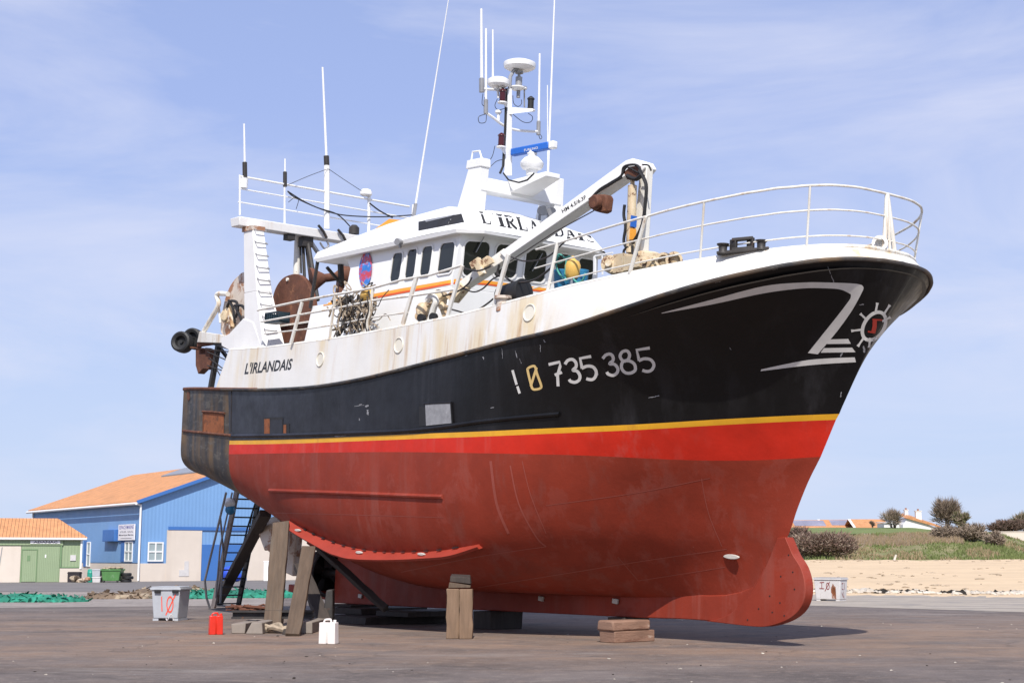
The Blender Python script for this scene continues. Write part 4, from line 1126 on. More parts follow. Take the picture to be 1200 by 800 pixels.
bx_.hexa(Q_, [p - Vector((0, .22, 0)) for p in Q_]); bx_.prism([cb_(x, y, vb(x) + .03) for x, y in ((566,305),(573,300),(578,303),(580,308),(568,314))], (0, .06, 0)); bx_.bar(cb_(553,312,vb(553) + .08), cb_(563,305,vb(563) + .08), .12, .16); bx_.bar(cb_(560,309,vb(560) + .1), cb_(566,322,vb(566) + .1), .12, .14)
bx_.build('boom_tip', 'cream_rust', crane)
BMT = tree_of(bm1)
painted('boom_lettering', warp(text_polys('HM 4.5/6.3F', shear=.1, bold=.02), [(659.5,250),(687.5,232.5),(686,228.5),(657.5,246)]), 'letter_black', bm1, BMT, .004, 3.0)
ct = MB(boat=True); ct.lathe(cb_(740,256,VC + .42), cb_(741,222,VC + .42) - cb_(740,256,VC + .42), [(-.75,.10),(.72,.10),(.74,.05),(1.1,.045)], 14); ct.build('lift_cylinder', 'cream_rust', crane)
ct = MB(boat=True); ct.bar(cb_(742,266,VC + .5), cb_(743,253,VC + .5), .16, .03, (1,0,0)); ct.build('blue_plate', 'radar_blue', crane)
ct = MB(boat=True); ct.bar(cb_(741,281,VC + .5), cb_(742,268,VC + .5), .16, .03, (1,0,0)); ct.build('orange_plate', 'stripe_orange', crane)
hs = MB(boat=True)
for P, r in (([(693,232),(703,222),(716,214),(728,206),(731,196),(741,193),(748,195),(752,203)], .028), ([(690,234),(700,226),(714,217),(729,208)], .024), ([(749,200),(757,216),(756,240),(753,262),(747,276),(741,285)], .04), ([(735,206),(745,210),(752,205)], .05), ([(730,204),(735,196),(747,202),(755,206)], .02),
             ([(737,289),(731,294),(733,304),(741,307)], .028), ([(741,288),(742,300),(750,306),(760,303)], .028), ([(747,286),(747,300),(755,305)], .022), ([(732,240),(731,252),(733,266),(731,282),(734,290)], .035), ([(753,193),(760,194),(763,200)], .02)):
    hs.tube(catmull([cb_(x, y, max(VC + .50, vb(x) + .06)) for x, y in P], 6), r, 6)
hs.build('hydraulic_hoses', 'cable_black', crane)
a = MB(boat=True); a.prism([cb_(x, y, VB + .1) for x, y in ((734,203),(741,196),(751,195),(752,203),(746,212),(738,211))], (0, .08, 0)); a.build('knuckle_plate', 'rust', crane)
wn_ = MB(boat=True)
wn_.prism([cb_(x, y, vb(x) + .12) for x, y in ((690,232),(694,228),(709,227.5),(711,232),(709,247),(704,249.5),(694,246.5),(691,240))], (0, -.22, 0)); wn_.lathe(cb_(697,237,vb(697) + .2), (0,1,0), [(-.1,.16),(.06,.16)], 14)
wn_.build('boom_winch', 'rust', crane, bevel=.03)
a = MB(boat=True); a.tube([cb_(696,247,vb(696)), cb_(650,272,vb(650)), cb_(598,306,vb(598))], .014, 5); a.build('winch_wire', 'dark_steel', crane)
# valve bank, winch and pipes round the foot of the crane
a = MB(boat=True)
for P, r in (([(712,312),(724,307),(735,307),(745,313)], .045), ([(714,318),(735,313),(757,309),(770,305)], .05), ([(738,304),(752,309),(766,304)], .035), ([(711,305),(716,318)], .05), ([(722,302),(726,316)], .04), ([(748,302),(750,312)], .04)):
    a.tube(catmull([B(x, y, v=1.7) for x, y in P], 4), r, 8)
for x, y, r in ((716,310,.19), (758,308,.12), (768,306,.09)): a.lathe(B(x, y, v=1.75), (.5,.8,0), [(-.22,r),(-.17,r),(-.16,r*.55),(.08,r*.55),(.09,r),(.14,r),(.15,r*.4),(.24,r*.4)], 14)
for x, y, sx, sz_ in ((729,309,.16,.20), (741,309,.14,.15), (750,307,.10,.12)):
    p = B(x, y, v=1.7); a.box(p.x - sx, p.x + sx, p.y - .18, p.y + .12, p.z - sz_, p.z + sz_)
a.build('windlass', 'cream_rust', boat)
a = MB(boat=True)
for x, y in ((778,306),(790,305)): a.lathe(B(x, y, v=2.5), (.7,.7,0), [(-.05,.17),(.05,.17),(.05,.12),(-.05,.12)], 16)
a.build('chain_fairlead', 'cream_rust', boat)
a = MB(boat=True); a.bar(B(697,300,v=1.2), B(697,322,v=1.2), .05); a.bar(B(697,300,v=1.2), B(718,296,v=1.2), .03); a.bar(B(706,298,v=1.2), B(706,322,v=1.2), .03); a.build('pipe_frame', 'clean_white', boat)
# roller fairlead on the bow
h = hit_near(BWT, 870, 296); p = Vector((h[0].x, -h[0].y, h[0].z))
a = MB(boat=True)
dirn = Vector((.80, -.60, .09)).normalized()
a.bar(p + dirn * -.48 + Vector((0,0,.06)), p + dirn * .50 + Vector((0,0,.06)), .17, .06)
for k in (-.37, .35): a.lathe(p + dirn * k + Vector((0,0,.08)), (0,0,1), [(-.04,.12),(.02,.08),(.10,.08),(.14,.12),(.16,.12)], 14)
for k in (-.17, .15): a.bar(p + dirn * k + Vector((0,0,.05)), p + dirn * k + Vector((0,0,.30)), .07, .15)
a.bar(p + dirn * -.2 + Vector((0,0,.29)), p + dirn * .2 + Vector((0,0,.29)), .14, .06); a.bar(p + dirn * -.2 + Vector((0,0,.1)), p + dirn * .2 + Vector((0,0,.1)), .16, .06)
a.build('roller_fairlead', 'dark_steel', boat, bevel=.012)

# bollard post and gooseneck on the rail beside the wheelhouse
a = MB(boat=True)
h = hit_near(BWT, 575, 359); p = Vector((h[0].x, -h[0].y, h[0].z))
a.lathe(p + Vector((.28, -.12, 0)), (0,0,1), [(-.1,.15),(.16,.14),(.18,.2),(.24,.2),(.25,.12)], 14); a.build('bollard', 'rust_white', boat)
a = MB(boat=True); a.tube(catmull([sp(503,379,3.1), sp(508,362,3.1), sp(511,352,3.1), sp(506,347,3.1), sp(501,352,3.1)], 5), .075, 10); a.build('gooseneck_vent', 'white_worn', boat)
a = MB(boat=True)
for x, y, r in ((497,363,.16),(494,371,.12),(514,352,.13),(520,360,.08),(516,346,.12)): a.lathe(sp(x, y, 2.9), (.4,.9,.1), [(-.18,r),(.12,r),(.14,r*.5)], 12)
a.bar(sp(513,344,2.9), sp(523,374,2.9), .1); a.bar(sp(496,360,2.9), sp(512,350,2.9), .12); a.build('hauler', 'cream_rust', boat)
a = MB(boat=True)
for x, y in ((494,372.5),(508,371.5)): a.lathe(sp(x, y, 3.15), (.3,.9,0), [(-.05,.10),(.05,.10)], 16)
a.build('hose_reel', 'rubber', boat)
hs = MB(boat=True)
for P, r in (([(543,338),(555,342),(566,338),(576,328),(583,324)], .018), ([(524,361),(535,364),(548,367),(560,363),(572,355),(578,350)], .02), ([(541,313),(550,316),(562,317),(575,312)], .02), ([(592,324),(600,330),(612,331),(630,326),(650,310),(660,300)], .025), ([(597,300),(615,306),(640,302),(660,285),(668,278)], .018), ([(520,347),(537,341),(548,333),(553,325)], .02), ([(585,310),(583,321),(588,323)], .03)):
    hs.tube(catmull([sp(x, y, 2.9) for x, y in P], 6), r, 6)
hs.build('slack_ropes', 'dark_steel', boat)

# ------------------------------------------------------------------ stern gear under the hull (parts of the boat)
nz_ = MB(boat=True)
nc = B(381, 671, v=0)
nz_.lathe(nc, (1, 0, .06), [(-.42,.56),(-.42,.62),(0,.68),(.36,.72),(.42,.69),(.40,.63),(0,.60),(-.40,.555)], 32)
noz = nz_.build('propeller_nozzle', 'dark_steel', boat)
pr = MB(boat=True)
pr.lathe(nc, (1, 0, .06), [(-.3,.05),(-.2,.13),(.15,.15),(.45,.10),(1.6,.10)], 14)
for k in range(4):
    an = k * pi / 2 + .4
    r = Vector((0, cos(an), sin(an))); tg = Vector((.5, -sin(an) * .86, cos(an) * .86))
    P = [nc + r * .1 - tg * .09, nc + r * .35 - tg * .2, nc + r * .52 - tg * .20, nc + r * .56 + tg * .0, nc + r * .48 + tg * .20, nc + r * .32 + tg * .16, nc + r * .1 + tg * .07]
    pr.prism(P, (.03, 0, 0))
pr.build('propeller', 'dark_steel', boat)
rd = MB(boat=True)
rp1 = [(-12.75,.15),(-11.75,.0),(-11.65,1.0),(-11.6,1.75),(-12.2,1.9),(-12.85,1.6)]
rd.prism([(u, -.12, w) for u, w in rp1], (0, .24, 0)); rd.bar((-11.95, 0, 1.6), (-11.95, 0, 2.4), .2)
rd.build('rudder', 'rust_white', boat, bevel=.05)
sk = MB(boat=True); sk.bar((-9.5, 0, -.42), (-11.9, 0, -.35), .3, .22); sk.bar((-10.6, 0, .9), (-10.3, 0, 1.9), .3, .8); sk.build('skeg_shoe', 'oxide_red', boat, bevel=.02)
# weathered brackets seen beside the aft prop
sk = MB(boat=True)
for P in ([(303,626),(312,608),(322,604),(330,612),(318,630),(310,645)], [(309,640),(322,628),(330,640),(328,660)]):
    sk.prism([B(x, y, v=.9) for x, y in P], (0, -.15, 0))
sk.build('stern_bracket', 'rust_white', boat, bevel=.02)
# winch and pipework on the aft deck
tw = MB(boat=True)
for x, y, r in ((352,381,.26),(338,392,.22),(360,395,.24)): tw.lathe(B(x, y, v=1.3), (.2,.97,0), [(-.5,r),(-.42,r),(-.4,r*.5),(.4,r*.5),(.42,r),(.5,r)], 18)
tw.bar(B(330,378,v=1.6), B(372,372,v=1.6), .14); tw.bar(B(345,388,v=1.6), B(380,381,v=1.6), .16); tw.bar(B(338,375,v=1.6), B(332,402,v=1.6), .14)
tw.build('trawl_winch', 'rust_white', boat)

# ------------------------------------------------------------------ loose gear carried by the boat: things of their own
def on_boat(name, mb, mats, label, cat, group=None, **k):
    o = mb.build(name, mats, None, **k)
    o.matrix_world = BOATM
    return tag(o, label, cat, group)
a = MB(boat=True)
ov = catmull([(320,402),(318.5,372),(319,352),(323,337),(331,326),(341,321.5),(349,321.5),(357,327),(363,338),(367,352),(370,378),(372,402)], 4)
a.prism([B(x, y, v=1.9) for x, y in ov], (0, -.13, 0))
td = on_boat('trawl_door', a, 'rust', 'dark brown rusty oval trawl door standing behind the side rail', 'trawl door', bevel=.02)
a = MB(boat=True); a.bar(B(322,383,v=1.93), B(370,376,v=1.93), .09, .05); a.lathe(B(337,327.5,v=1.92), (0,1,0), [(-.02,.05),(.03,.05)], 10); a.build('door_bar', 'white_worn', td)
a = MB(boat=True)
ov = catmull([(298,393),(299,330),(287,319),(279,323),(270,334),(263,352),(259,375),(258.5,388),(262,393.5)], 4)
a.prism([B(x, y, v=2.1) for x, y in ov], (0, -.14, 0))
td2 = on_boat('trawl_door', a, 'rust_white', 'rust streaked white trawl door leaning at the stern behind the gantry leg', 'trawl door', bevel=.02)
a = MB(boat=True); a.lathe(B(265,370,v=2.25), (.3,.95,0), [(-.1,.22),(.02,.22),(.03,.15),(.08,.14),(.09,.05)], 18); a.bar(B(268,358,v=2.22), B(272,384,v=2.22), .14); a.build('door_hub', 'cream_rust', td2)
a = MB(boat=True)
for P in ([(266,360),(270,353),(277,354),(279,363),(276,372)], [(275,358),(283,358),(287,362)], [(268,352),(273,361),(275,378)], [(276,360),(281,370),(284,378)]): a.tube(catmull([B(x, y, v=2.3) for x, y in P], 5), .045, 6)
a.build('door_hose', 'cable_black', td2)

# tangled gear on the side rail
a = MB(boat=True); rr_ = random.Random(3)
for k in range(90):
    x, y = rr_.uniform(394,436), 0
    y = rr_.uniform(346 - (x - 394) * .15, 391 - (x - 394) * .05)
    v = rr_.uniform(2.85, 3.2); p = B(x, y, v=v)
    P = [p]
    for _ in range(5): P.append(P[-1] + Vector((rr_.uniform(-.26,.26), rr_.uniform(-.08,.08), rr_.uniform(-.24,.20))))
    a.tube(catmull(P, 4), rr_.choice((.012, .017, .024)), 5, 0 if rr_.random() < .7 else 1)
for x, y in ((399,352),(405,351),(411,350),(417,357),(402,369),(408,367),(420,366),(430,356),(426,362),(432,367),(398,390),(415,383),(425,382)):
    a.lathe(B(x, y, v=3.1), (rr_.uniform(-1,1),.2,rr_.uniform(-1,1)), [(-.11,.03),(-.08,.06),(.08,.06),(.11,.03)], 8, rr_.choice((0,1)))
for x in (398, 405, 412, 421, 430, 434): a.tube(catmull([B(x, 347, v=3.22), B(x + 2, 362, v=3.24), B(x - 2, 378, v=3.24), B(x + 1, 391, v=3.2)], 4), .018, 6, rr_.choice((0,1)))
on_boat('rope_bundle', a, ['rope_tan', 'dark_steel'], 'brown tangle of ropes, shackles and floats lashed to the side rail', 'ropes')
a = MB(boat=True); p = B(430,346,v=3.05); a.blob(p, .26, .14, .17, 8, jit=.3); on_boat('yellow_float', a, 'yellow_float', 'small dull yellow float above the tangle of ropes on the rail', 'float')
a = MB(boat=True)
p = B(310,379,v=2.95); q = B(326,375,v=2.95)
L_ = (q - p).length
a.box(p.x, p.x + L_, p.y - .35, p.y, p.z, p.z + .06)
for k in range(7): a.box(p.x + L_ * k / 6 - .02, p.x + L_ * k / 6 + .02, p.y - .02, p.y + .0, p.z, p.z + .28)
a.box(p.x, p.x + L_, p.y - .02, p.y + .005, p.z + .25, p.z + .30); a.box(p.x, p.x + L_, p.y - .36, p.y - .33, p.z, p.z + .30); a.box(p.x, p.x + .02, p.y - .35, p.y, p.z, p.z + .29); a.box(p.x + L_ - .02, p.x + L_, p.y - .35, p.y, p.z, p.z + .29)
mat('crate_dark', (0.012, 0.03, 0.04), 0.45, 0.2, 4.0)
on_boat('fish_crate', a, 'crate_dark', 'dark open-sided plastic crate beside the foot of the gantry leg', 'crate')
a = MB(boat=True)
p, q = B(588,347,v=2.85), B(610,343,v=2.75)
a.lathe(p, q - p, [(-.05,.20),(.0,.24),(.08,.23),(.5,.28),(.62,.31),(.66,.30),(.665,.2)], 20)
on_boat('rubber_fender', a, 'rubber', 'black rubber tub lying on its side on the bulwark by the bollard', 'fender')
a = MB(boat=True); p = B(671,315.5,v=2.75)
a.lathe(p, (.05,.05,1), [(-.21,.05),(-.19,.12),(-.11,.165),(.08,.17),(.16,.14),(.20,.07),(.24,.035),(.28,.03)], 18)
on_boat('buoy', a, 'yellow_float', 'yellow plastic buoy hanging from the bow rail before the wheelhouse', 'buoy')
for (x, y, ww), lab in zip(((659,328,.19), (680,328,.17)), ('blue plastic tub left of the two behind the hanging yellow buoy', 'blue plastic tub right of the two behind the hanging yellow buoy')):
    a = MB(boat=True); c = B(x, y, v=2.55)
    a.lathe(c, (0,0,1), [(-.30,ww*.82),(-.29,ww*.85),(.16,ww),(.19,ww*1.06),(.21,ww*1.04),(.20,ww*.95),(-.2,ww*.8)], 18)
    on_boat('plastic_tub', a, 'blue_plastic', lab, 'tub', 'blue tubs at the wheelhouse front')
a = MB(boat=True)
for P in ([(651,301),(656,298),(662,302),(668,300)], [(653,303),(652,312),(655,320),(660,326)], [(664,302),(663,312),(662,322),(664,329)], [(650,305),(655,308),(661,305)], [(672,327),(677,331),(683,328),(686,320)], [(655,300),(650,306),(648,316)]): a.tube(catmull([B(x, y, v=2.9) for x, y in P], 5), .020, 6)
on_boat('mooring_line', a, 'teal_rope', 'teal green rope looped over the bow rail beside the yellow buoy', 'rope')

# ------------------------------------------------------------------ props, blocks and gear on the ground
def timber(name, px0, px1, d1, w, m, label, thick=.16, d0=None, z0=0.0, parent=None, cat='timber prop', group='timber props against the hull'):
    p = gnd(*px0, z0) if d0 is None else at_depth(*px0, d0); q = at_depth(*px1, d1)
    ax = (q - p).normalized(); sd = Vector((1, 0, 0)); sd = (sd - ax * sd.dot(ax)).normalized(); nn_ = ax.cross(sd)
    L = (q - p).length
    mb = MB()
    def ring(z): return [(-w/2, -thick/2, z), (w/2, -thick/2, z), (w/2, thick/2, z), (-w/2, thick/2, z)]
    rt = random.Random(label); ns = 9
    def rough(z): return [(x + rt.uniform(-.012,.012), y + rt.uniform(-.012,.012), z_ + (rt.uniform(-.03,.03) if z in (0, L) else 0)) for x, y, z_ in ring(z)]
    rs2 = [rough(L * k / ns) for k in range(ns + 1)]
    mb.v = [p_ for r in rs2 for p_ in r]
    for k in range(ns):
        for j in range(4): mb.f.append((4*k + j, 4*k + (j+1) % 4, 4*k + 4 + (j+1) % 4, 4*k + 4 + j)); mb.m.append(0)
    mb.f += [(3,2,1,0), tuple(4*ns + j for j in range(4))]; mb.m += [0, 0]
    o = mb.build(name, m, None, bevel=.014)
    M = Matrix((sd, nn_, ax)).transposed().to_4x4(); M.translation = p
    o.matrix_world = M
    return tag(o, label, cat, group)
timber('timber_prop', (319,739), (329.5,613), 37.4, .42, 'timber', 'thick upright timber prop under the stern, left of the two big props')
timber('timber_prop', (343,745), (362,642), 36.3, .33, 'timber', 'leaning timber prop set under the end of the bilge keel', .14)
timber('timber_prop', (254,708), (311,601), 42.2, .34, 'timber_dark', 'black slanting beam crossing in front of the steps', .2)
timber('timber_prop', (452,713), (372,640), 39.0, .17, 'timber_dark', 'thin dark pole slanting down towards the keel beside the propeller', .15, d0=36.9)
timber('timber_prop', (386,742), (352,662), 38.6, .34, 'timber_dark', 'dark slanting beam behind the leaning prop, below the propeller', .2, d0=36.2)

def block_box(name, corner_a, du, dv, z0, z1, m, label, cat='block', group=None, rz=None, bevel=.015, jit=.0):
    # corner_a: ground point of the near starboard aft corner; du along the keel, dv to port
    f = Vector((cos(HEAD), -sin(HEAD), 0)); pdir = Vector((sin(HEAD), cos(HEAD), 0))
    mb = MB()
    r_ = random.Random(name + label)
    def c(u, v, z): return (f * (u + r_.uniform(-jit, jit)) + pdir * (v + r_.uniform(-jit, jit))) + Vector((0, 0, z - z0 + (r_.uniform(-jit, jit) * .5 if z > z0 else 0)))
    mb.hexa([c(0,0,z0), c(du,0,z0), c(du,dv,z0), c(0,dv,z0)], [c(0,0,z1), c(du,0,z1), c(du,dv,z1), c(0,dv,z1)])
    o = mb.build(name, m, None, bevel=bevel)
    o.location = Vector((corner_a[0], corner_a[1], z0))
    return tag(o, label, cat, group)
KBG = 'blocks under the keel'
g0 = gnd(703,752)
block_box('keel_block', g0, .44, 1.15, 0, .235, 'timber_red', 'reddish lower timber block under the bow end of the keel', group=KBG, jit=.02)
block_box('keel_block', g0 + Vector((-.05,.02,0)), .50, 1.05, .237, .44, 'timber_red', 'reddish rounded timber on top of the bow keel block', group=KBG, jit=.025, bevel=.04)
def kpt(u, v):
    p = to_world((u, v, 0)); return Vector((p.x, p.y, 0))
block_box('keel_block', kpt(2.55,.35), .55, .75, 0, .43, 'timber_dark', 'short dark block under the keel just behind the bow block', group=KBG)
block_box('keel_block', kpt(-2.2,.5), .7, 1.0, 0, .43, 'timber_dark', 'dark squat block under the keel behind the paired upright timbers', group=KBG, jit=.02)
for k, (u, v, du, dv, z0, z1, lb) in enumerate(((-7.6,1.5,2.1,3.0,0,.2,'long dark timber at the bottom of the stack under the after keel'), (-8.4,.9,1.7,2.2,.202,.36,'long dark timber second in the stack under the after keel'), (-6.1,.8,1.5,2.0,.202,.34,'long dark timber lying aslant on the stack under the after keel'), (-9.0,.5,1.2,1.2,.362,.43,'dark packing plank at the top of the stack under the keel heel'))):
    block_box('stacked_timber', kpt(u, v), du, dv, z0, z1, 'timber_dark', lb, 'timber', 'dark timbers under the after keel', jit=.03)
# paired upright timbers amidships with wedges on top
f_px = 1700.0
def upright(x0, x1, ytop, ybot, dep, m, label):
    b = gnd((x0 + x1) / 2, ybot); d = b.y; w = (x1 - x0) / f_px * d
    h_ = EYE - (ytop - HORIZON) / f_px * d
    mb = MB(); rt = random.Random(label); ns = 7
    for k in range(ns + 1):
        z = h_ * k / ns
        mb.v += [(x + rt.uniform(-.012,.012), y + rt.uniform(-.012,.012), z + (rt.uniform(-.02,0) if k == ns else 0)) for x, y in ((-w/2,0),(w/2,.02),(w/2,dep),(-w/2,dep))]
    for k in range(ns):
        for j in range(4): mb.f.append((4*k + j, 4*k + (j+1) % 4, 4*k + 4 + (j+1) % 4, 4*k + 4 + j)); mb.m.append(0)
    mb.f += [(3,2,1,0), tuple(4*ns + j for j in range(4))]; mb.m += [0, 0]
    o = mb.build('upright_timber', m, None, bevel=.015); o.location = b
    return tag(o, label, 'timber', 'paired upright timbers amidships'), d, h_
_, dd, hh_ = upright(523, 538, 688, 748.2, .34, 'timber_pale', 'left of the two square upright timbers under the middle of the hull')
upright(538.3, 553.5, 688.5, 748.4, .34, 'timber_pale', 'right of the two square upright timbers under the middle of the hull')
b = gnd(538, 748.2)
mb = MB(); mb.hexa([(-.24,.0,hh_+.004),(.24,.03,hh_+.004),(.24,.4,hh_+.004),(-.24,.4,hh_+.004)], [(-.22,.03,hh_+.13),(.25,.02,hh_+.06),(.25,.4,hh_+.08),(-.22,.4,hh_+.12)])
o = mb.build('wedge', 'timber', None, bevel=.015); o.location = b; tag(o, 'lower wooden wedge on top of the paired upright timbers', 'wedge', 'wedges on the upright timbers')
mb = MB(); mb.hexa([(-.21,.06,hh_+.137),(.25,.05,hh_+.085),(.25,.6,hh_+.10),(-.21,.6,hh_+.137)], [(-.20,.08,hh_+.26),(.23,.06,hh_+.23),(.22,.7,hh_+.28),(-.2,.7,hh_+.3)])
o = mb.build('wedge', 'timber_dark', None, bevel=.015); o.location = b; tag(o, 'upper darker wedge between the upright timbers and the hull', 'wedge', 'wedges on the upright timbers')

# concrete and steel at the stern
def wblock(name, x0, x1, ytop, ybot, dep, m, label, cat, group=None, taper=0.0, z0=0.0, bevel=.02, jit=.02):
    b = gnd(x0, ybot, z0); c = gnd(x1, ybot, z0); d = b.y
    z1 = EYE - (ytop - HORIZON) / f_px * d
    r_ = random.Random(label); j = lambda: r_.uniform(-jit, jit)
    w = c.x - b.x; h_ = z1 - z0
    mb = MB(); mb.hexa([(0,0,0),(w,0,0),(w,dep,0),(0,dep,0)], [(taper + j(), j() + .03, h_ + j()), (w - taper * .2 + j(), j() + .03, h_ + j()), (w - taper * .2 + j(), dep + j(), h_ + j()), (taper + j(), dep + j(), h_ + j())])
    o = mb.build(name, m, None, bevel=bevel); o.location = b
    return tag(o, label, cat, group)
CG = 'concrete blocks at the stern'
wblock('concrete_block', 271, 287, 728, 742, 3.0, 'concrete', 'grey concrete block with a cut corner, left end under the stern beam', 'concrete block', CG)
wblock('concrete_block', 287.5, 308, 728.5, 742.5, 3.0, 'concrete', 'stained rough concrete block between the red can and the big prop', 'concrete block', CG, .1, jit=.05)
wblock('concrete_block', 347, 366, 727, 742, 3.2, 'concrete', 'pitted concrete block right of the leaning prop', 'concrete block', CG, .03)
pa, pb = at_depth(271, 722, 35.5), at_depth(366, 722, 35.5)
mb = MB(); mb.box(0, pb.x - pa.x, 0, .3, 0, .05); mb.box(0.01, pb.x - pa.x - .01, .11, .17, .051, .15); mb.box(0, pb.x - pa.x, 0, .3, .151, .20)
o = mb.build('steel_beam', 'dark_steel', None); o.location = (pa.x, 35.5, .275); tag(o, 'dark steel beam lying across the concrete blocks at the stern', 'beam')
wblock('support_post', 376, 390, 690, 735, .4, 'dark_steel', 'rusty leaning post below the propeller nozzle', 'post', None, .12, bevel=.03)  # rusty post; its dark colour stands in for the shade under the hull
mb = MB()                                          # webbing sling heaped at the foot of the props
for k, (x, y, r) in enumerate(((322,741,.3),(331,741.5,.26),(316,741,.22))):
    c = gnd(x, y); c.z = .05 + .04 * k
    mb.tube([(c.x + r * 1.2 * cos(q), c.y + r * .6 * sin(q), c.z + .05 * sin(2 * q)) for q in np.linspace(0, 2 * pi, 20, endpoint=False)], .06, 6, closed=True)
tag(mb.build('sling', 'rope_tan'), 'brown coiled sling heaped at the feet of the two big props', 'rope')
mb = MB(); r_ = random.Random(5)
for k in range(26):
    x = r_.uniform(276, 312); c = gnd(x, r_.uniform(711, 716)); c.y = 35.6 + r_.uniform(0, .2); c.x = (x - 600) / f_px * c.y; c.z = .49 + r_.uniform(0, .05)
    P = [c, c + Vector((r_.uniform(-.3,.3), r_.uniform(-.1,.1), r_.uniform(-.03,.08))), c + Vector((r_.uniform(-.4,.4), 0, r_.uniform(-.05,.05)))]
    mb.tube(P, r_.uniform(.012, .035), 5)
tag(mb.build('scrap_heap', 'rust'), 'heap of rusty scrap lying along the top of the steel beam', 'scrap')

for k, (x0, x1, yt, yb, dp, lb) in enumerate(((300,321,733,741.5,.5,'dark timber offcut lying at the foot of the thick prop'), (330,347,735,743,.4,'dark timber offcut lying between the feet of the two big props'), (289,300,735.5,742,.3,'smallest dark timber offcut, against the rough concrete block'))):
    wblock('timber_offcut', x0, x1, yt, yb, dp, 'timber_dark', lb, 'timber', 'dark offcuts round the props', .03, jit=.03)
# boarding steps at the stern
base_l = gnd(250, 712); top_l = at_depth(279.5, 566, 47.6)
pdir = Vector((sin(HEAD), cos(HEAD), 0))
steps = empty('boarding_steps', base_l, 'tall steel steps with dark treads leaning against the stern', 'steps')
mb = MB(); L0 = Vector((0,0,0)); L1 = top_l - base_l
mat('step_grey', (0.24, 0.20, 0.18), 0.6, 0.25, 3.0, 0.002, 15.0, spot=((0.13, 0.06, 0.03), 0.8, 2.0, 0.55))
mb.bar(L0, L1, .27, .07, (pdir.x, pdir.y, 0)); mb.build('stringer', 'step_grey', steps)
mb = MB(); mb.bar(L0 + pdir * .95, L1 + pdir * .85, .26, .07, (pdir.x, pdir.y, 0)); mb.build('stringer', 'dark_steel', steps)
for k in range(14):
    t = (k + .5) / 14.2; p = L0.lerp(L1, t); w = lerp(.95, .85, t)
    mb = MB(); mb.bar(p + pdir * .03, p + pdir * (w - .03), .24, .045, (0,0,1)); mb.build('tread', 'dark_steel', steps)
def pxl(x, y, d): return at_depth(x, y, d) - base_l
mb = MB(); mb.tube([pxl(265,577,47.5), pxl(240,680,49.5), pxl(242,700,50), pxl(246,712,50.3)], .04, 8); mb.tube([pxl(272,577,47.8), pxl(258,640,49.0), pxl(253,700,50.2)], .03, 8); mb.tube([pxl(258,604,48.6), pxl(262,650,49.4), pxl(258,706,50.2)], .035, 8)
mb.build('handrail', 'steel_grey', steps)
mb = MB(); mb.tube([pxl(301,583,48.2), pxl(290,618,49.2), pxl(278,668,50.4)], .03, 8); mb.tube([pxl(296,600,48.6), pxl(284,660,50)], .02, 6); mb.build('handrail', 'dark_steel', steps)
c = at_depth(269, 591, 48.0)
mb = MB(); mb.blob((0,0,.06), .20, .2, .18, 10, 0); mb.blob((0.03,0,-.16), .17, .17, .17, 10, 1)
o = mb.build('float', ['clean_white', 'blue_plastic'], None); o.location = c; tag(o, 'white and pale blue float hanging on the rail of the steps', 'float')

# jerrycans
def jerrycan(loc, w, dpt, h_, m, label, rz, capm):
    t = empty('jerrycan', loc, label, 'jerrycan', 'jerrycans on the ground', rz)
    mb = MB(); z1 = h_ * .88
    for s in (-1, 1):                              # two moulded halves with a groove between
        mb.hexa([(s*w*.03,-dpt/2,0),(s*w/2,-dpt/2,0),(s*w/2,dpt/2,0),(s*w*.03,dpt/2,0)], [(s*w*.03,-dpt/2,z1),(s*w*.47,-dpt/2,z1),(s*w*.47,dpt/2,z1),(s*w*.03,dpt/2,z1)])
    mb.box(-w*.04, w*.04, -dpt*.46, dpt*.46, .01, z1*.98)
    mb.build('body', m, t, bevel=.02)
    mb = MB(); mb.tube(catmull([(-w*.30,0,z1-.01),(-w*.22,0,h_*.98),(0.02,0,h_),(w*.12,0,h_*.97),(w*.16,0,z1-.01)], 5), .020, 8); mb.build('handle', m, t)
    mb = MB(); mb.lathe((w*.36, 0, z1), (0,0,1), [(-.01,.03),(.035,.032),(.05,.028)], 14); mb.build('cap', capm, t)
p = gnd(252.5, 743); jerrycan(p, .31, .2, .48, 'red_can', 'red plastic jerrycan standing left of the concrete blocks', radians(20), 'red_can')
p = gnd(385, 754); jerrycan(p, .36, .22, .49, 'white_can', 'white plastic jerrycan standing in front of the stern props', radians(-14), 'white_can')

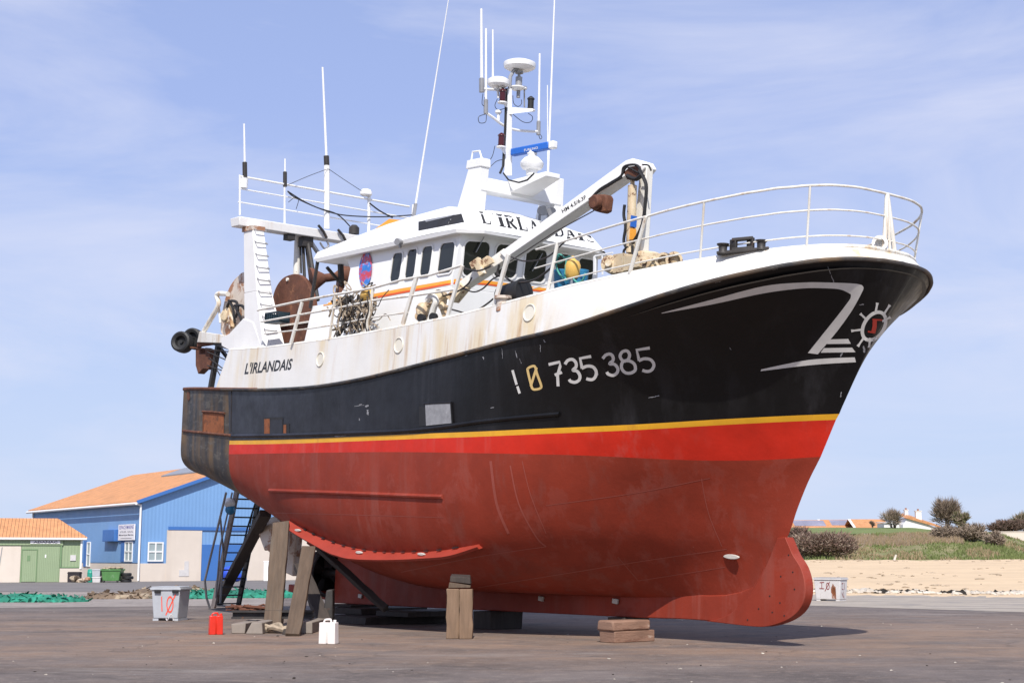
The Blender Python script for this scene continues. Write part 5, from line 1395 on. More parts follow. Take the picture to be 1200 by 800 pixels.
# fish tubs with painted marks
def fish_tub(loc, w, dpt, h_, m, label, rz, marks, taper=.05):
    t = empty('fish_tub', loc, label, 'fish tub', 'big fish tubs in the yard', rz)
    mb = MB(); b0, b1 = w / 2 - taper, w / 2; c0, c1 = dpt / 2 - taper, dpt / 2
    mb.hexa([(-b0,-c0,.06),(b0,-c0,.06),(b0,c0,.06),(-b0,c0,.06)], [(-b1,-c1,h_*.9),(b1,-c1,h_*.9),(b1,c1,h_*.9),(-b1,c1,h_*.9)])
    body = mb.build('body', m, t, bevel=.025)
    mb = MB(); mb.box(-b1-.035,b1+.035,-c1-.035,c1+.035,h_*.895,h_*.965); mb.build('rim', m, t, bevel=.015)
    mb = MB(); mb.box(-b1-.01,b1+.01,-c1-.01,c1+.01,h_*.967,h_); mb.build('lid', 'tub_grey' if m == 'tub_grey' else 'plate_grey', t, bevel=.012)
    for sx in (-1, 1):
        mb = MB(); mb.box(sx*b0*.8-.08, sx*b0*.8+.08, -c0, c0, 0, .06); mb.build('foot', m, t)
    def face(px_, pz, side):
        z = .06 + pz * (h_ * .83); e = taper * (1 - (z - .06) / (h_ * .84)) 
        if side == 'f': return (px_ * (w / 2) , -(c1 - e) - .006, z)
        if side == 'l': return (-(b1 - e) - .006, px_ * (dpt / 2), z)
        return ((b1 - e) + .006, px_ * (dpt / 2), z)
    for nm, side, strokes, mm, ww in marks:
        mb = MB()
        for s_ in strokes:
            for q in ribbon(s_, ww): mb.add([face(a_, b_, side) for a_, b_ in q], [(0,1,2,3)])
        mb.build(nm, mm, t, smooth=0)
    return t
zero = [(.32 + .22 * cos(q), .50 + .27 * sin(q)) for q in np.linspace(0, 2 * pi, 18)]
t = fish_tub(gnd(195.5, 727) + Vector((0,.40,0)), .82, .80, .93, 'tub_grey', 'grey lidded fish tub marked in orange paint near the steps', radians(-9),
    [('sprayed_mark', 'f', [[(-.28,.78),(-.24,.25)], zero, [(.02,.12),(.72,.86)]], 'spray_red', .07), ('sprayed_mark', 'l', [[(-.5,.72),(.1,.3)],[(-.4,.3),(.3,.75)],[(.3,.75),(.4,.3)]], 'spray_red', .07)])
for sx in (-.22, .30):
    mb = MB(); mb.box(sx - .09, sx + .09, -.462, -.42, .76, .85); mb.build('latch', 'cable_black', t, bevel=.01)
mb = MB(); mb.tube(catmull([(.05,-.42,.06),(.12,-.50,.02),(.22,-.49,.18),(.28,-.45,.02),(.30,-.52,.03)], 6), .014, 6); mb.build('tub_rope', 'tub_pale', t)
t = fish_tub(gnd(975, 704) + Vector((.10,.60,0)), 1.12, .80, .93, 'tub_pale', 'pale rust-stained fish tub with dark red marks by the beach', radians(-33),
    [('sprayed_mark', 'f', [[(-.55,.86),(-.22,.88)],[(-.40,.87),(-.42,.55)],[(-.6,.56),(-.25,.55)], [(p_[0]*.5-.12, p_[1]*.62+.37) for p_ in zero], [(-.2,.42),(.20,.9)]], 'spray_dark', .045),
     ('rust_stain', 'f', [[(.42,.80),(.43,.52)],[(.37,.72),(.36,.30)],[(.46,.77),(.48,.10)],[(.53,.70),(.54,.25)],[(.41,.62),(.40,.04)],[(.59,.66),(.60,.02)],[(.34,.55),(.33,.06)],[(.50,.6),(.51,.02)],[(.30,.64),(.29,.33)]], 'rust_orange', .05), ('rust_stain', 'f', [[(.44,.70),(.445,.2)],[(.56,.62),(.57,.05)]], 'rust', .04),
     ('sprayed_mark', 'r', [[(-.6,.8),(-.2,.85),(-.5,.55),(-.1,.5)],[(.1,.85),(.2,.5)],[(-.5,.35),(0,.1)],[(.0,.4),(.2,.05)]], 'spray_dark', .07)])

# ================================================================== GROUND, BEACH, DUNE
def sheet(name, pts, m, z, cut=0):
    me = bpy.data.meshes.new(name)
    bm = bmesh.new(); bm.faces.new([bm.verts.new((p[0], p[1], z)) for p in pts]); bmesh.ops.recalc_face_normals(bm, faces=bm.faces)
    for f in bm.faces:
        if f.normal.z < 0: f.normal_flip()
    bm.to_mesh(me); bm.free()
    me.materials.append(MATS[m]); o = bpy.data.objects.new(name, me); COL.objects.link(o)
    o['kind'] = 'structure'; return o
mat('far_earth', (0.16, 0.15, 0.08), 0.9, 0.2, 0.02)
sheet('ground', [(-6000,-3000),(6000,-3000),(6000,9000),(-6000,9000)], 'far_earth', -.06)
def tarmac_material():
    m = bpy.data.materials.new('tarmac'); m.use_nodes = True; n, l = m.node_tree.nodes, m.node_tree.links
    bs = n['Principled BSDF']; t = n.new('ShaderNodeTexCoord')
    def nz(sc, det=6, rgh=.6, st=(1,1,1), dist=0.0):
        mp_ = n.new('ShaderNodeMapping'); mp_.inputs['Scale'].default_value = st; l.new(t.outputs['Object'], mp_.inputs['Vector'])
        q = n.new('ShaderNodeTexNoise'); q.inputs['Scale'].default_value = sc; q.inputs['Detail'].default_value = det; q.inputs['Roughness'].default_value = rgh; q.inputs['Distortion'].default_value = dist
        l.new(mp_.outputs['Vector'], q.inputs['Vector']); return q.outputs['Fac']
    def rg(f, a, b, lo=0.0, hi=1.0):
        q = n.new('ShaderNodeMapRange'); q.inputs['From Min'].default_value = a; q.inputs['From Max'].default_value = b; q.inputs['To Min'].default_value = lo; q.inputs['To Max'].default_value = hi; l.new(f, q.inputs['Value']); return q.outputs['Result']
    def mx(f, a, b):
        q = n.new('ShaderNodeMixRGB')
        if isinstance(f, float): q.inputs['Fac'].default_value = f
        else: l.new(f, q.inputs['Fac'])
        for s, c in (('Color1', a), ('Color2', b)):
            if isinstance(c, tuple): q.inputs[s].default_value = (*c, 1)
            else: l.new(c, q.inputs[s])
        return q.outputs['Color']
    def mul(a, b):
        q = n.new('ShaderNodeMath'); q.operation = 'MULTIPLY'; l.new(a, q.inputs[0]); l.new(b, q.inputs[1]); return q.outputs[0]
    c = mx(rg(nz(.35, 5), .32, .68), (.082,.066,.060), (.180,.148,.134))
    # rusty brown dust lying in a band round the boat
    pos = n.new('ShaderNodeSeparateXYZ'); l.new(t.outputs['Object'], pos.inputs[0])
    band = mul(rg(pos.outputs['Y'], 22.5, 27.5), rg(pos.outputs['Y'], 48.0, 36.0))
    brown = mul(band, rg(nz(.30, 6, .65, (.8, 1.4, 1)), .36, .60))
    c = mx(brown, c, (.255,.168,.115))
    c = mx(mul(rg(nz(.9, 9, .74, (.9, 1.2, 1), .8), .53, .66), rg(band, 0, 1, .25, .75)), c, (.33,.225,.152))
    c = mx(mul(rg(nz(.55, 9, .74, (.75, 1.5, 1), .8), .54, .68), rg(nz(.12, 2), .4, .6, .35, .8)), c, (.058,.050,.048))
    c = mx(rg(nz(.34, 9, .76, (.6, 1.7, 1), .9), .55, .68, 0, .75), c, (.275,.243,.218))
    c = mx(rg(nz(9.0, 4, .7), .71, .735, 0, .5), c, (.42,.39,.35))
    c = mx(rg(nz(26.0, 3, .6), .35, .7, 0, .5), c, (.075,.064,.06))
    c = mx(rg(nz(3.2, 8, .8), .50, .66, 0, .55), c, (.24,.195,.165))
    c = mx(rg(nz(5.0, 5, .75, (1.2, .8, 1)), .66, .72, 0, .6), c, (.05,.042,.04))
    vo = n.new('ShaderNodeTexVoronoi'); vo.feature = 'DISTANCE_TO_EDGE'; vo.inputs['Scale'].default_value = .16; vo.inputs['Randomness'].default_value = 1.0
    wv = n.new('ShaderNodeMixRGB'); wv.inputs['Fac'].default_value = .12
    wn_2 = n.new('ShaderNodeTexNoise'); wn_2.inputs['Scale'].default_value = .9; wn_2.inputs['Detail'].default_value = 6; l.new(t.outputs['Object'], wn_2.inputs['Vector'])
    sc_ = n.new('ShaderNodeVectorMath'); sc_.operation = 'MULTIPLY_ADD'; sc_.inputs[1].default_value = (1.6, 1.6, 0); l.new(wn_2.outputs['Color'], sc_.inputs[0]); l.new(t.outputs['Object'], sc_.inputs[2])
    l.new(sc_.outputs[0], vo.inputs['Vector'])
    c = mx(rg(vo.outputs['Distance'], .006, .001, 0, .35), c, (.04,.034,.03))
    v2 = n.new('ShaderNodeTexVoronoi'); v2.inputs['Scale'].default_value = 7.0; l.new(t.outputs['Object'], v2.inputs['Vector'])
    c = mx(mul(rg(v2.outputs['Distance'], .16, .10, 0, .8), rg(nz(.8, 4), .5, .62)), c, (.30,.27,.24))
    c = mx(rg(nz(70.0, 2, .5), .55, .68, 0, .5), c, (.30,.27,.25))
    l.new(c, bs.inputs['Base Color']); bs.inputs['Roughness'].default_value = .9; bs.inputs['Specular IOR Level'].default_value = .25
    bp = n.new('ShaderNodeBump'); bp.inputs['Distance'].default_value = .012; l.new(nz(22, 8, .7), bp.inputs['Height'])
    b2 = n.new('ShaderNodeBump'); b2.inputs['Distance'].default_value = .06; l.new(nz(.8, 4), b2.inputs['Height']); l.new(b2.outputs['Normal'], bp.inputs['Normal'])
    l.new(bp.outputs['Normal'], bs.inputs['Normal']); MATS['tarmac'] = m
tarmac_material()
e1_, e2_ = gnd(943, 709), gnd(1200, 717)
dr = (e2_ - e1_).normalized()
sheet('tarmac', [(-120,-20),(60,-20),tuple((e2_ + dr * 40).to_2d()),tuple(e2_.to_2d()),tuple(e1_.to_2d()),(2,64),(0,80),(0,160),(-120,160)], 'tarmac', 0.0)
mat('concrete_strip', (0.32, 0.275, 0.225), 0.9, 0.22, .5, 0.006, 12.0, spot=((0.17, 0.16, 0.15), 0.75, .9, 0.52), spot2=((0.42, 0.36, 0.27), 0.7, 1.6, 0.58), stretch=(.5,1.6,1))
s1, s2 = gnd(1000, 695.5), gnd(1200, 697.5)
ds = (s2 - s1).normalized()
sheet('concrete_apron', [tuple((e2_ + dr * 40).to_2d()), tuple(e1_.to_2d()), (2,64), (3,82), tuple((s1 - ds * 9).to_2d()), tuple(s1.to_2d()), tuple((s2 + ds * 40).to_2d())], 'concrete_strip', .005)
# thin pale seam across the tarmac
mat('seam', (0.30, 0.27, 0.25), 0.9, 0.2, 3.0)
q1, q2 = gnd(930, 721.5), gnd(1200, 727)
sheet('tarmac_seam', [(q1.x, q1.y), (q2.x, q2.y), (q2.x, q2.y + .10), (q1.x, q1.y + .10)], 'seam', .004)
# pale road verge and road at the left
mat('verge_grit', (0.24, 0.205, 0.18), 0.9, 0.25, .6, 0.01, 8.0, spot=((0.40, 0.36, 0.32), 0.8, 2.6, 0.58), spot2=((0.10, 0.085, 0.07), 0.8, 1.8, 0.58))
v1, v2, v3, v4 = gnd(-160, 713), gnd(330, 709), gnd(330, 692), gnd(-160, 694)
sheet('verge', [(v1.x, v1.y), (v2.x, v2.y), (v3.x, v3.y), (v4.x, v4.y)], 'verge_grit', .005)
mat('road_grey', (0.155, 0.140, 0.132), 0.9, 0.15, .3, 0.006, 10.0, spot=((0.22, 0.2, 0.18), 0.5, .8, 0.58))
sheet('road', [(v4.x - 20, v4.y), (v3.x + 6, v3.y), (2, 104), (-8, 128), (-90, 101)], 'road_grey', .006)

def vnoise(x, y, s=0):
    def h(i, j): return (math.sin(i * 127.1 + j * 311.7 + s * 74.7) * 43758.5453) % 1.0
    i, j = math.floor(x), math.floor(y); fx, fy = x - i, y - j
    fx, fy = fx*fx*(3-2*fx), fy*fy*(3-2*fy)
    return lerp(lerp(h(i,j), h(i+1,j), fx), lerp(h(i,j+1), h(i+1,j+1), fx), fy)
def fbm(x, y, s=0): return sum(vnoise(x * 2**k, y * 2**k, s + k) / 2**k for k in range(4)) / 1.9
mat('sand', (0.56, 0.42, 0.265), 0.95, 0.10, .25, 0.012, 2.5, spot=((0.42, 0.31, 0.20), 0.5, .5, 0.56), spot2=((0.24, 0.17, 0.11), 0.6, .9, 0.68), stretch=(.5, 1.0, 1))
mat('dune_turf', (0.165, 0.165, 0.06), 0.95, 0.3, .25, 0.08, 3.0, spot=((0.24, 0.20, 0.10), 0.8, .16, 0.52), spot2=((0.17, 0.115, 0.065), 0.7, .3, 0.58), stretch=(.6, 1, 1))
mat('lawn', (0.13, 0.165, 0.042), 0.95, 0.3, .25, 0.05, 3.0, spot=((0.20, 0.18, 0.08), 0.7, .4, 0.55))
def d0_of(a): return 66.5 - 36 * (a - .235)
crest = herm([.05,.12,.19,.235,.27,.30,.325,.345,.36,.40,.6], [3.4,3.9,4.2,4.4,4.65,5.0,4.75,4.1,3.6,3.2,3.0])
def terr(a, d):
    f = smooth01((a - .03) / .09); d0 = d0_of(a)
    toe = 148 + 7 * (fbm(a * 60, 3.1) - .5) + 26 * smooth01((a - .335) / .04)
    if d < toe: z = .02 + 1.5 * ((d - d0) / (148 - d0)) ** 1.05
    else:
        zt = .02 + 1.5 * ((toe - d0) / (148 - d0)) ** 1.05
        z = lerp(zt, crest(a), smooth01((d - toe) / 44) ** .8)
        z += (fbm(a * 90, d * .12, 4) - .5) * .75 * smooth01((d - toe) / 12) * smooth01((230 - d) / 30)
        if d > 196: z = lerp(z, 5.75, smooth01((d - 205) / 55))
    z += (fbm(a * 120, d * .4, 9) - .5) * .12
    return -.04 + z * f
def terrain(name, dlist, m, a0=.04, a1=.62, na=190):
    vs, fs = [], []
    for dd_ in dlist:
        for i in range(na + 1):
            a = lerp(a0, a1, i / na)
            if isinstance(dd_, tuple): d = lerp(d0_of(a), 146 + 7 * (fbm(a * 60, 3.1) - .5) + 26 * smooth01((a - .335) / .04), dd_[0])
            else: d = lerp(146 + 7 * (fbm(a * 60, 3.1) - .5) + 26 * smooth01((a - .335) / .04), 420, dd_)
            vs.append((a * d, d, terr(a, d)))
    k = len(dlist)
    for j in range(k - 1):
        for i in range(na): fs.append((j*(na+1)+i, j*(na+1)+i+1, (j+1)*(na+1)+i+1, (j+1)*(na+1)+i))
    mb = MB().add(vs, fs); o = mb.build(name, m, None, smooth=180); o['kind'] = 'structure'; return o
terrain('beach', [(i / 40,) for i in range(41)], 'sand')
terrain('dune', [(i / 70) ** 1.5 for i in range(71)], 'dune_turf')
def tz(x, y): return terr(x / y, y)
# hill far behind at the left
mat('far_hill', (0.07, 0.075, 0.035), 0.95, 0.3, .02)
vs, fs = [], []
for i in range(61):
    x = lerp(-330, -60, i / 60)
    h_ = lerp(15.6, 13.6, i / 60) + 1.4 * fbm(i * .3, 2)
    vs += [(x, 470, -.1), (x, 520, h_), (x, 600, h_ * .7)]
for i in range(60):
    for k in range(2): fs.append((3*i+k, 3*i+k+1, 3*i+k+4, 3*i+k+3))
o = MB().add(vs, fs).build('hill', 'far_hill', None, smooth=180); o['kind'] = 'structure'

# stones and weed along the head of the apron
r_ = random.Random(11)
mat('stone_pale', (0.50, 0.45, 0.38), 0.9, 0.25, .8); mat('weed_dark', (0.018, 0.015, 0.012), 0.9, 0.3, 2.0)
mb = MB()
for k in range(230):
    t = r_.random() ** .8; base = (s1 - ds * 4).lerp(s2 + ds * 6, t); p = base + Vector((r_.gauss(0,.25), r_.gauss(.6,.7), 0)); s_ = r_.uniform(.06,.20) * (1.5 if r_.random() < .1 else 1)
    mb.blob((p.x, p.y, s_ * .3 + .02), s_ * r_.uniform(.8,1.6), s_, s_ * .6, 4, jit=.5)
o = mb.build('beach_stones', 'stone_pale', None, smooth=0); o['kind'] = 'stuff'
mb = MB()
for k in range(150):
    c0 = r_.choice((.10,.13,.17,.22,.33,.37,.42,.50,.54,.60,.78)); t = c0 + r_.gauss(0, .025); base = (s1 - ds * 4).lerp(s2 + ds * 6, t); p = base + Vector((r_.gauss(0,.3), r_.gauss(.9,.35), 0)); s_ = r_.uniform(.06,.15)
    mb.blob((p.x, p.y, s_ * .5), s_ * r_.uniform(1,2.2), s_, s_ * r_.uniform(.6, 1.2), 3, jit=.7)
o = mb.build('seaweed', 'weed_dark', None, smooth=0); o['kind'] = 'stuff'
mb = MB()                                          # scraps of weed and litter higher up the sand
for k in range(190):
    a = r_.uniform(.19, .40); d = r_.choice((r_.gauss(78, 3), r_.gauss(95, 4), r_.uniform(70, 140), r_.gauss(142, 2), r_.gauss(142, 2)))
    z = terr(a, d); s_ = r_.uniform(.03,.10)
    mb.blob((a*d, d, z + .02), s_ * r_.uniform(1,4), s_, s_ * .6, 3, jit=.6)
o = mb.build('beach_litter', 'rope_tan', None, smooth=0); o['kind'] = 'stuff'
mb = MB()                                          # grit and scraps on the tarmac
for k in range(170):
    p = gnd(r_.uniform(-60, 1260), 700 + 110 * r_.random() ** 1.5); s_ = r_.uniform(.005, .016) * (1 if r_.random() < .95 else 2.0)
    mb.blob((p.x, p.y, s_ * .4), s_ * r_.uniform(1, 2.2), s_ * r_.uniform(.8, 1.5), s_ * .6, 3, jit=.6, mi=0 if r_.random() < .6 else 1)
o = mb.build('grit', ['stone_pale', 'timber_dark'], None, smooth=0); o['kind'] = 'stuff'

# ------------------------------------------------------------------ plants
def twigs(mb, c, rad, n, size, lobes=5, seed=0, mi=(0,1), flat=.0, up=.7, lobe_r=.6, thin=.22, out=0.0):
    q = random.Random(seed); cs = []
    for k in range(lobes):
        a = q.uniform(0, 2*pi); rr = q.uniform(.1,.75)
        cs.append((cos(a) * rr, sin(a) * rr, q.uniform(-.5,.55), q.uniform(lobe_r*.6, lobe_r)))
    for _ in range(n):
        lx, ly, lz, lr = q.choice(cs)
        while True:
            x, y, z = q.uniform(-1,1), q.uniform(-1,1), q.uniform(-1,1)
            if x*x + y*y + z*z < 1: break
        f = q.uniform(.75,1.12)
        p = Vector((c[0] + rad[0] * (lx + x * lr * f), c[1] + rad[1] * (ly + y * lr * f), c[2] + rad[2] * (lz + z * lr * f)))
        if p.z < c[2] - rad[2] * 1.05: continue
        d = Vector((q.uniform(-1,1), q.uniform(-1,1), q.uniform(-.3,1) * up))
        if out: d += Vector((lx + x * lr, ly + y * lr, .5 + lz + z * lr)) * out
        d = d.normalized(); e = Vector((q.uniform(-1,1), q.uniform(-1,1), q.uniform(-1,1))).normalized()
        s = size * q.uniform(.5,1.4)
        mb.add([p - e * s * thin, p + e * s * thin, p + d * s], [(0,1,2)], mi[0] if q.random() < .6 else mi[1])
mat('twig_brown', (0.25, 0.19, 0.14), 0.9, 0.3, 2.0); mat('twig_pale', (0.27, 0.21, 0.155), 0.9, 0.3, 2.0); mat('twig_wine', (0.17, 0.105, 0.082), 0.9, 0.3, 2.0); mat('twig_dark', (0.14, 0.10, 0.075), 0.9, 0.3, 2.0)
mat('leaf_olive', (0.13, 0.13, 0.05), 0.9, 0.3, 2.0); mat('reed', (0.25, 0.18, 0.105), 0.9, 0.3, 2.0); mat('leaf_green', (0.11, 0.135, 0.04), 0.9, 0.3, 2.0); mat('bark', (0.10, 0.08, 0.065), 0.9, 0.2, 3.0)
def plant(name, px, pyb, d, wpx, hpx, mats, label, cat, onterr=False, n=2600, size=.35, lobes=7, seed=1, trunk=0.0, group=None, deep=1.0, crown_from=.0, zoff=0.0):
    x = (px - 600) / f_px * d; z = EYE - (pyb - HORIZON) / f_px * d + zoff
    w, h_ = wpx / f_px * d, hpx / f_px * d
    if onterr: z = terr(x / d, d) - .1
    root = empty(name, (x, d, z), label, cat, group)
    mb = MB(); q = random.Random(seed)
    c0 = h_ * crown_from
    for k in range(7 if trunk else 9):
        a = q.uniform(0, 2*pi); e = Vector((cos(a) * w * .38, sin(a) * w * .3, lerp(c0, h_, q.uniform(.5,.95))))
        b = Vector((q.uniform(-.05,.05) * (w if not trunk else .2), 0, -.2))
        m_ = b.lerp(e, .45) + Vector((0, 0, h_ * .12)); r0 = trunk * .5 if trunk else .04
        mb.tube(catmull([b, m_, e], 4), r0, 5, 0, r0 * .25)
        for j in range(4):
            f_ = m_.lerp(e, q.uniform(0,.9)); mb.tube([f_, f_ + Vector((q.uniform(-.2,.2) * w, q.uniform(-.2,.2) * w, q.uniform(0,.25) * h_))], r0 * .35, 4, 0, r0 * .1)
    if trunk: mb.tube([(0,0,-.3), (0.05,0,h_*.25), (0,0,h_*.45)], trunk, 7, 0, trunk * .6)
    mb.build('trunk' if trunk else 'stems', 'bark', root)
    mb = MB(); twigs(mb, (0, 0, (c0 + h_) / 2), (w / 2 * .92, w / 2 * .8 * deep, (h_ - c0) / 2 * .98), n, size, lobes, seed, thin=.06 if trunk else .14, out=1.2 if trunk else .5)
    mb.build('crown', mats, root, smooth=0)
    return root
plant('bare_tree', 1044, 622, 232, 30, 23, ['twig_brown','twig_pale'], 'small bare tree before the white house, left of its chimneys', 'tree', n=1600, size=.8, lobes=10, seed=3, trunk=.12, crown_from=.25)
plant('round_tree', 1105, 624, 225, 36, 38, ['twig_brown','twig_dark'], 'large round bare tree right of the white house', 'tree', n=4200, size=.9, lobes=16, seed=4, trunk=.2, crown_from=.08)
plant('grey_shrub', 1122, 624, 215, 24, 24, ['twig_pale','leaf_olive'], 'small grey leafless shrub right of the large round tree', 'shrub', n=1400, size=.6, lobes=6, seed=5)
plant('wine_shrub', 962, 655, 151, 90, 31, ['twig_wine','twig_brown'], 'wide wine-brown shrub at the foot of the dune beside the bow', 'shrub', n=12000, size=.42, lobes=22, seed=6, deep=.5)
plant('wine_shrub', 935, 650, 156, 46, 32, ['twig_wine','twig_dark'], 'taller wine-dark shrub half hidden behind the bow', 'shrub', n=5000, size=.42, lobes=10, seed=16, deep=.7)
for k, (px, pyb, d, w, hp, sd) in enumerate(((1136,640,172,58,23,7),(1160,640,168,26,18,8),(1108,637,174,46,18,19))):
    plant('dune_shrub', px, pyb, d, w, hp, ['twig_pale','twig_brown'], ('largest tan brushwood shrub on the crest of the dune', 'smallest tan shrub at the right end of the dune crest', 'tan shrub low on the crest, below the large round tree')[k], 'shrub', onterr=True, n=4200, size=.42, lobes=10, seed=sd, group='brushwood on the dune crest')
q = random.Random(21)
hedge = empty('reed_hedge', ((1040 - 600) / f_px * 176, 176, 3.9), 'long strip of brown reeds growing along the face of the dune', 'hedge')
mb = MB()
for k in range(9000):
    px = 985 + 140 * q.random() ** .9; d = q.uniform(166, 178) + 3 * fbm(px * .05, 4); a = (px - 600) / f_px
    x = a * d; z = terr(a, d); hgt = q.uniform(.3,1.0) * (.35 + 1.0 * fbm(px * .09, 1.7)) * min(1, (px - 980) / 18)
    if q.random() > fbm(px * .16, d * .4, 5) * 1.7: continue
    e = Vector((q.uniform(-.10,.10), 0, 0)); b = Vector((x, d, z - .1)) - hedge.location
    mb.add([b - Vector((.05,0,0)), b + Vector((.05,0,0)), b + Vector((q.uniform(-.3,.3), q.uniform(-.2,.2), hgt))], [(0,1,2)], q.choice((0,0,1)))
mb.build('stalks', ['reed','twig_brown'], hedge, smooth=0)
plant('dark_hedge', 1178, 625, 236, 62, 15, ['twig_dark','twig_wine'], 'dark evergreen hedge on the skyline above the long wall', 'hedge', n=6500, size=.6, lobes=18, seed=9, deep=.4)
plant('far_tree', 1196, 624, 300, 34, 22, ['twig_pale','leaf_olive'], 'hazy tree at the right edge behind the dark hedge', 'tree', n=2500, size=1.0, lobes=9, seed=10, trunk=.15, crown_from=.2)
plant('garden_shrub', 1019, 618, 236, 7, 8, ['twig_brown','twig_wine'], 'tiny brown shrub before the orange roofs', 'shrub', n=500, size=.3, lobes=4, seed=12)
mb = MB(); q = random.Random(31)                   # tussocks on the dune
for k in range(26000):
    a = q.uniform(.17, .42); d = q.uniform(147, 196); z = terr(a, d)
    dens = fbm(a * 75, d * .14, 6)
    if z < 1.3 or q.random() > (dens - .22) * 2.6: continue
    s = q.uniform(.15,.5) * (.4 + dens); b = Vector((a*d, d, z - .05)); k_ = 0 if fbm(a * 40, d * .07, 2) > .5 else (1 if q.random() < .6 else 2)
    mb.add([b - Vector((.07,0,0)), b + Vector((.07,0,0)), b + Vector((q.uniform(-.2,.2), q.uniform(-.2,.2), s))], [(0,1,2)], k_)
o = mb.build('dune_grass', ['leaf_green','reed','leaf_olive'], None, smooth=0); o['kind'] = 'stuff'
q1 = [(a, 205) for a in np.linspace(.17, .29, 30)]
mb = MB(); W_ = 30
for d in (199, 215, 236, 262):
    for i in range(W_):
        a = lerp(.17, .292, i / (W_ - 1)); mb.v.append((a * d, d, max(terr(a, d) + .06 if d < 205 else 0, 4.75 + min(d - 199, 41) * .042 + .15 * fbm(i * .4, d * .03) - (.35 if i == 0 else 0) - .35 * smooth01((i - 24) / 5))))
for j in range(3):
    for i in range(W_ - 1): mb.f.append((j*W_+i, j*W_+i+1, (j+1)*W_+i+1, (j+1)*W_+i)); mb.m.append(0)
o = mb.build('lawn', 'lawn', None, smooth=180); o['kind'] = 'structure'

# ------------------------------------------------------------------ buildings
mat('cladding_blue', (0.165, 0.315, 0.56), 0.5, 0.06, .4, wave=('X', .28, .010), streak=((0.17, 0.33, 0.60), 0.5, .8, 0.5))
mat('cladding_blue_side', (0.165, 0.315, 0.56), 0.5, 0.06, .4, wave=('Y', .28, .010), streak=((0.17, 0.33, 0.60), 0.5, .8, 0.5))
mat('trim_blue', (0.045, 0.15, 0.42), 0.5, 0.05, .5)
mat('masonry', (0.62, 0.545, 0.47), 0.85, 0.05, .5, 0.004, 6.0, streak=((0.50, 0.42, 0.35), 0.6, .8, 0.5))
mat('green_boards', (0.27, 0.345, 0.205), 0.6, 0.06, .6, wave=('X', .22, .02))
mat('green_door', (0.255, 0.33, 0.195), 0.6, 0.06, .6, wave=('X', .12, .012))
mat('green_frame', (0.15, 0.245, 0.12), 0.6, 0.06, .6)
def tiles(name, axis, base):
    m = mat(name, base, 0.85, 0.14, 1.2, 0.02, 6.0, spot=(tuple(c * .62 for c in base), 0.55, 1.7, 0.56), spot2=((0.62, 0.36, 0.18), 0.5, 2.3, 0.60), wave=(axis, .24, .09))
    return m
tiles('roof_tiles_y', 'Y', (0.62, 0.29, 0.125)); tiles('roof_tiles_x', 'X', (0.62, 0.29, 0.125))
mat('slate_panel', (0.22, 0.23, 0.25), 0.4, 0.1, 1.0); mat('solar_panel', (0.23, 0.22, 0.28), 0.35, 0.2, .3)
mat('window_glass', (0.30, 0.36, 0.37), 0.15, 0.15, .6)
mat('sign_white', (0.78, 0.76, 0.78), 0.5, 0.03, 1.0); mat('sign_blue', (0.08, 0.08, 0.35), 0.5, 0.05, 1.0); mat('sign_dark', (0.03, 0.03, 0.05), 0.5, 0.05, 1.0)

W0 = Vector((-26.66, 105.1, 0)); gd = Vector((.82, .571, 0)).normalized()
rzW = math.atan2(gd.y, gd.x)
wh2 = empty('warehouse', W0, 'blue metal-clad warehouse with an orange tiled roof', 'warehouse', None, rzW)
def gx(px):                                        # distance along the gable for a photo column
    k = (px - 600) / f_px; return (k * W0.y - W0.x) / (gd.x - k * gd.y)
ld = Vector((-gd.y, gd.x, 0))
def sy(px):
    k = (px - 600) / f_px; return (k * W0.y - W0.x) / (ld.x - k * ld.y)
def gz(px, py): return EYE - (py - HORIZON) / f_px * (W0.y + gd.y * gx(px))
def sz(px, py): return EYE - (py - HORIZON) / f_px * (W0.y + ld.y * sy(px))
EV, RG, GW, SL = 5.72, 8.85, 17.4, sy(44)
mb = MB(); mb.hexa([(0,0,0),(GW,0,0),(GW,0,EV),(GW/2,0,RG),(0,0,EV)], [(0,SL,0),(GW,SL,0),(GW,SL,EV),(GW/2,SL,RG),(0,SL,EV)])
body = mb.build('wall', 'cladding_blue', wh2, smooth=0)
mb = MB(); mb.box(-.05,-.004, .02, SL - .02, 1.32, EV - .12); mb.build('side_cladding', 'cladding_blue_side', wh2, smooth=0)
mb = MB(); mb.box(-.035,-.002, .01, SL, 0, 1.26); mb.build('side_plinth', 'masonry', wh2, smooth=0)
mb = MB(); mb.box(0, gx(200.2), -.045, -.003, 0, 1.28); mb.box(gx(199), gx(239.5), -.07, -.003, 0, gz(215,621.5)); mb.build('front_masonry', 'masonry', wh2, smooth=0)
mb = MB(); mb.box(gx(293), GW - .02, -.07, -.003, 0, gz(300,619)); mb.build('front_masonry', 'masonry', wh2, smooth=0)
mb = MB(); mb.box(gx(240), gx(292.5), -.06, -.003, 0.02, gz(250,638)); mb.build('door', 'trim_blue', wh2, bevel=.01)
mb = MB(); mb.box(gx(200), gx(293), -.10, -.072, gz(215,621.3), gz(215,617.5)); mb.build('lintel', 'trim_blue', wh2)
mb = MB(); mb.box(gx(214), gx(225.5), -.10, -.07, .35, gz(215,667)); mb.box(gx(220), gx(225), -.10, -.07, gz(215,667), gz(215,657)); mb.build('patch', 'tub_pale', wh2, smooth=0)
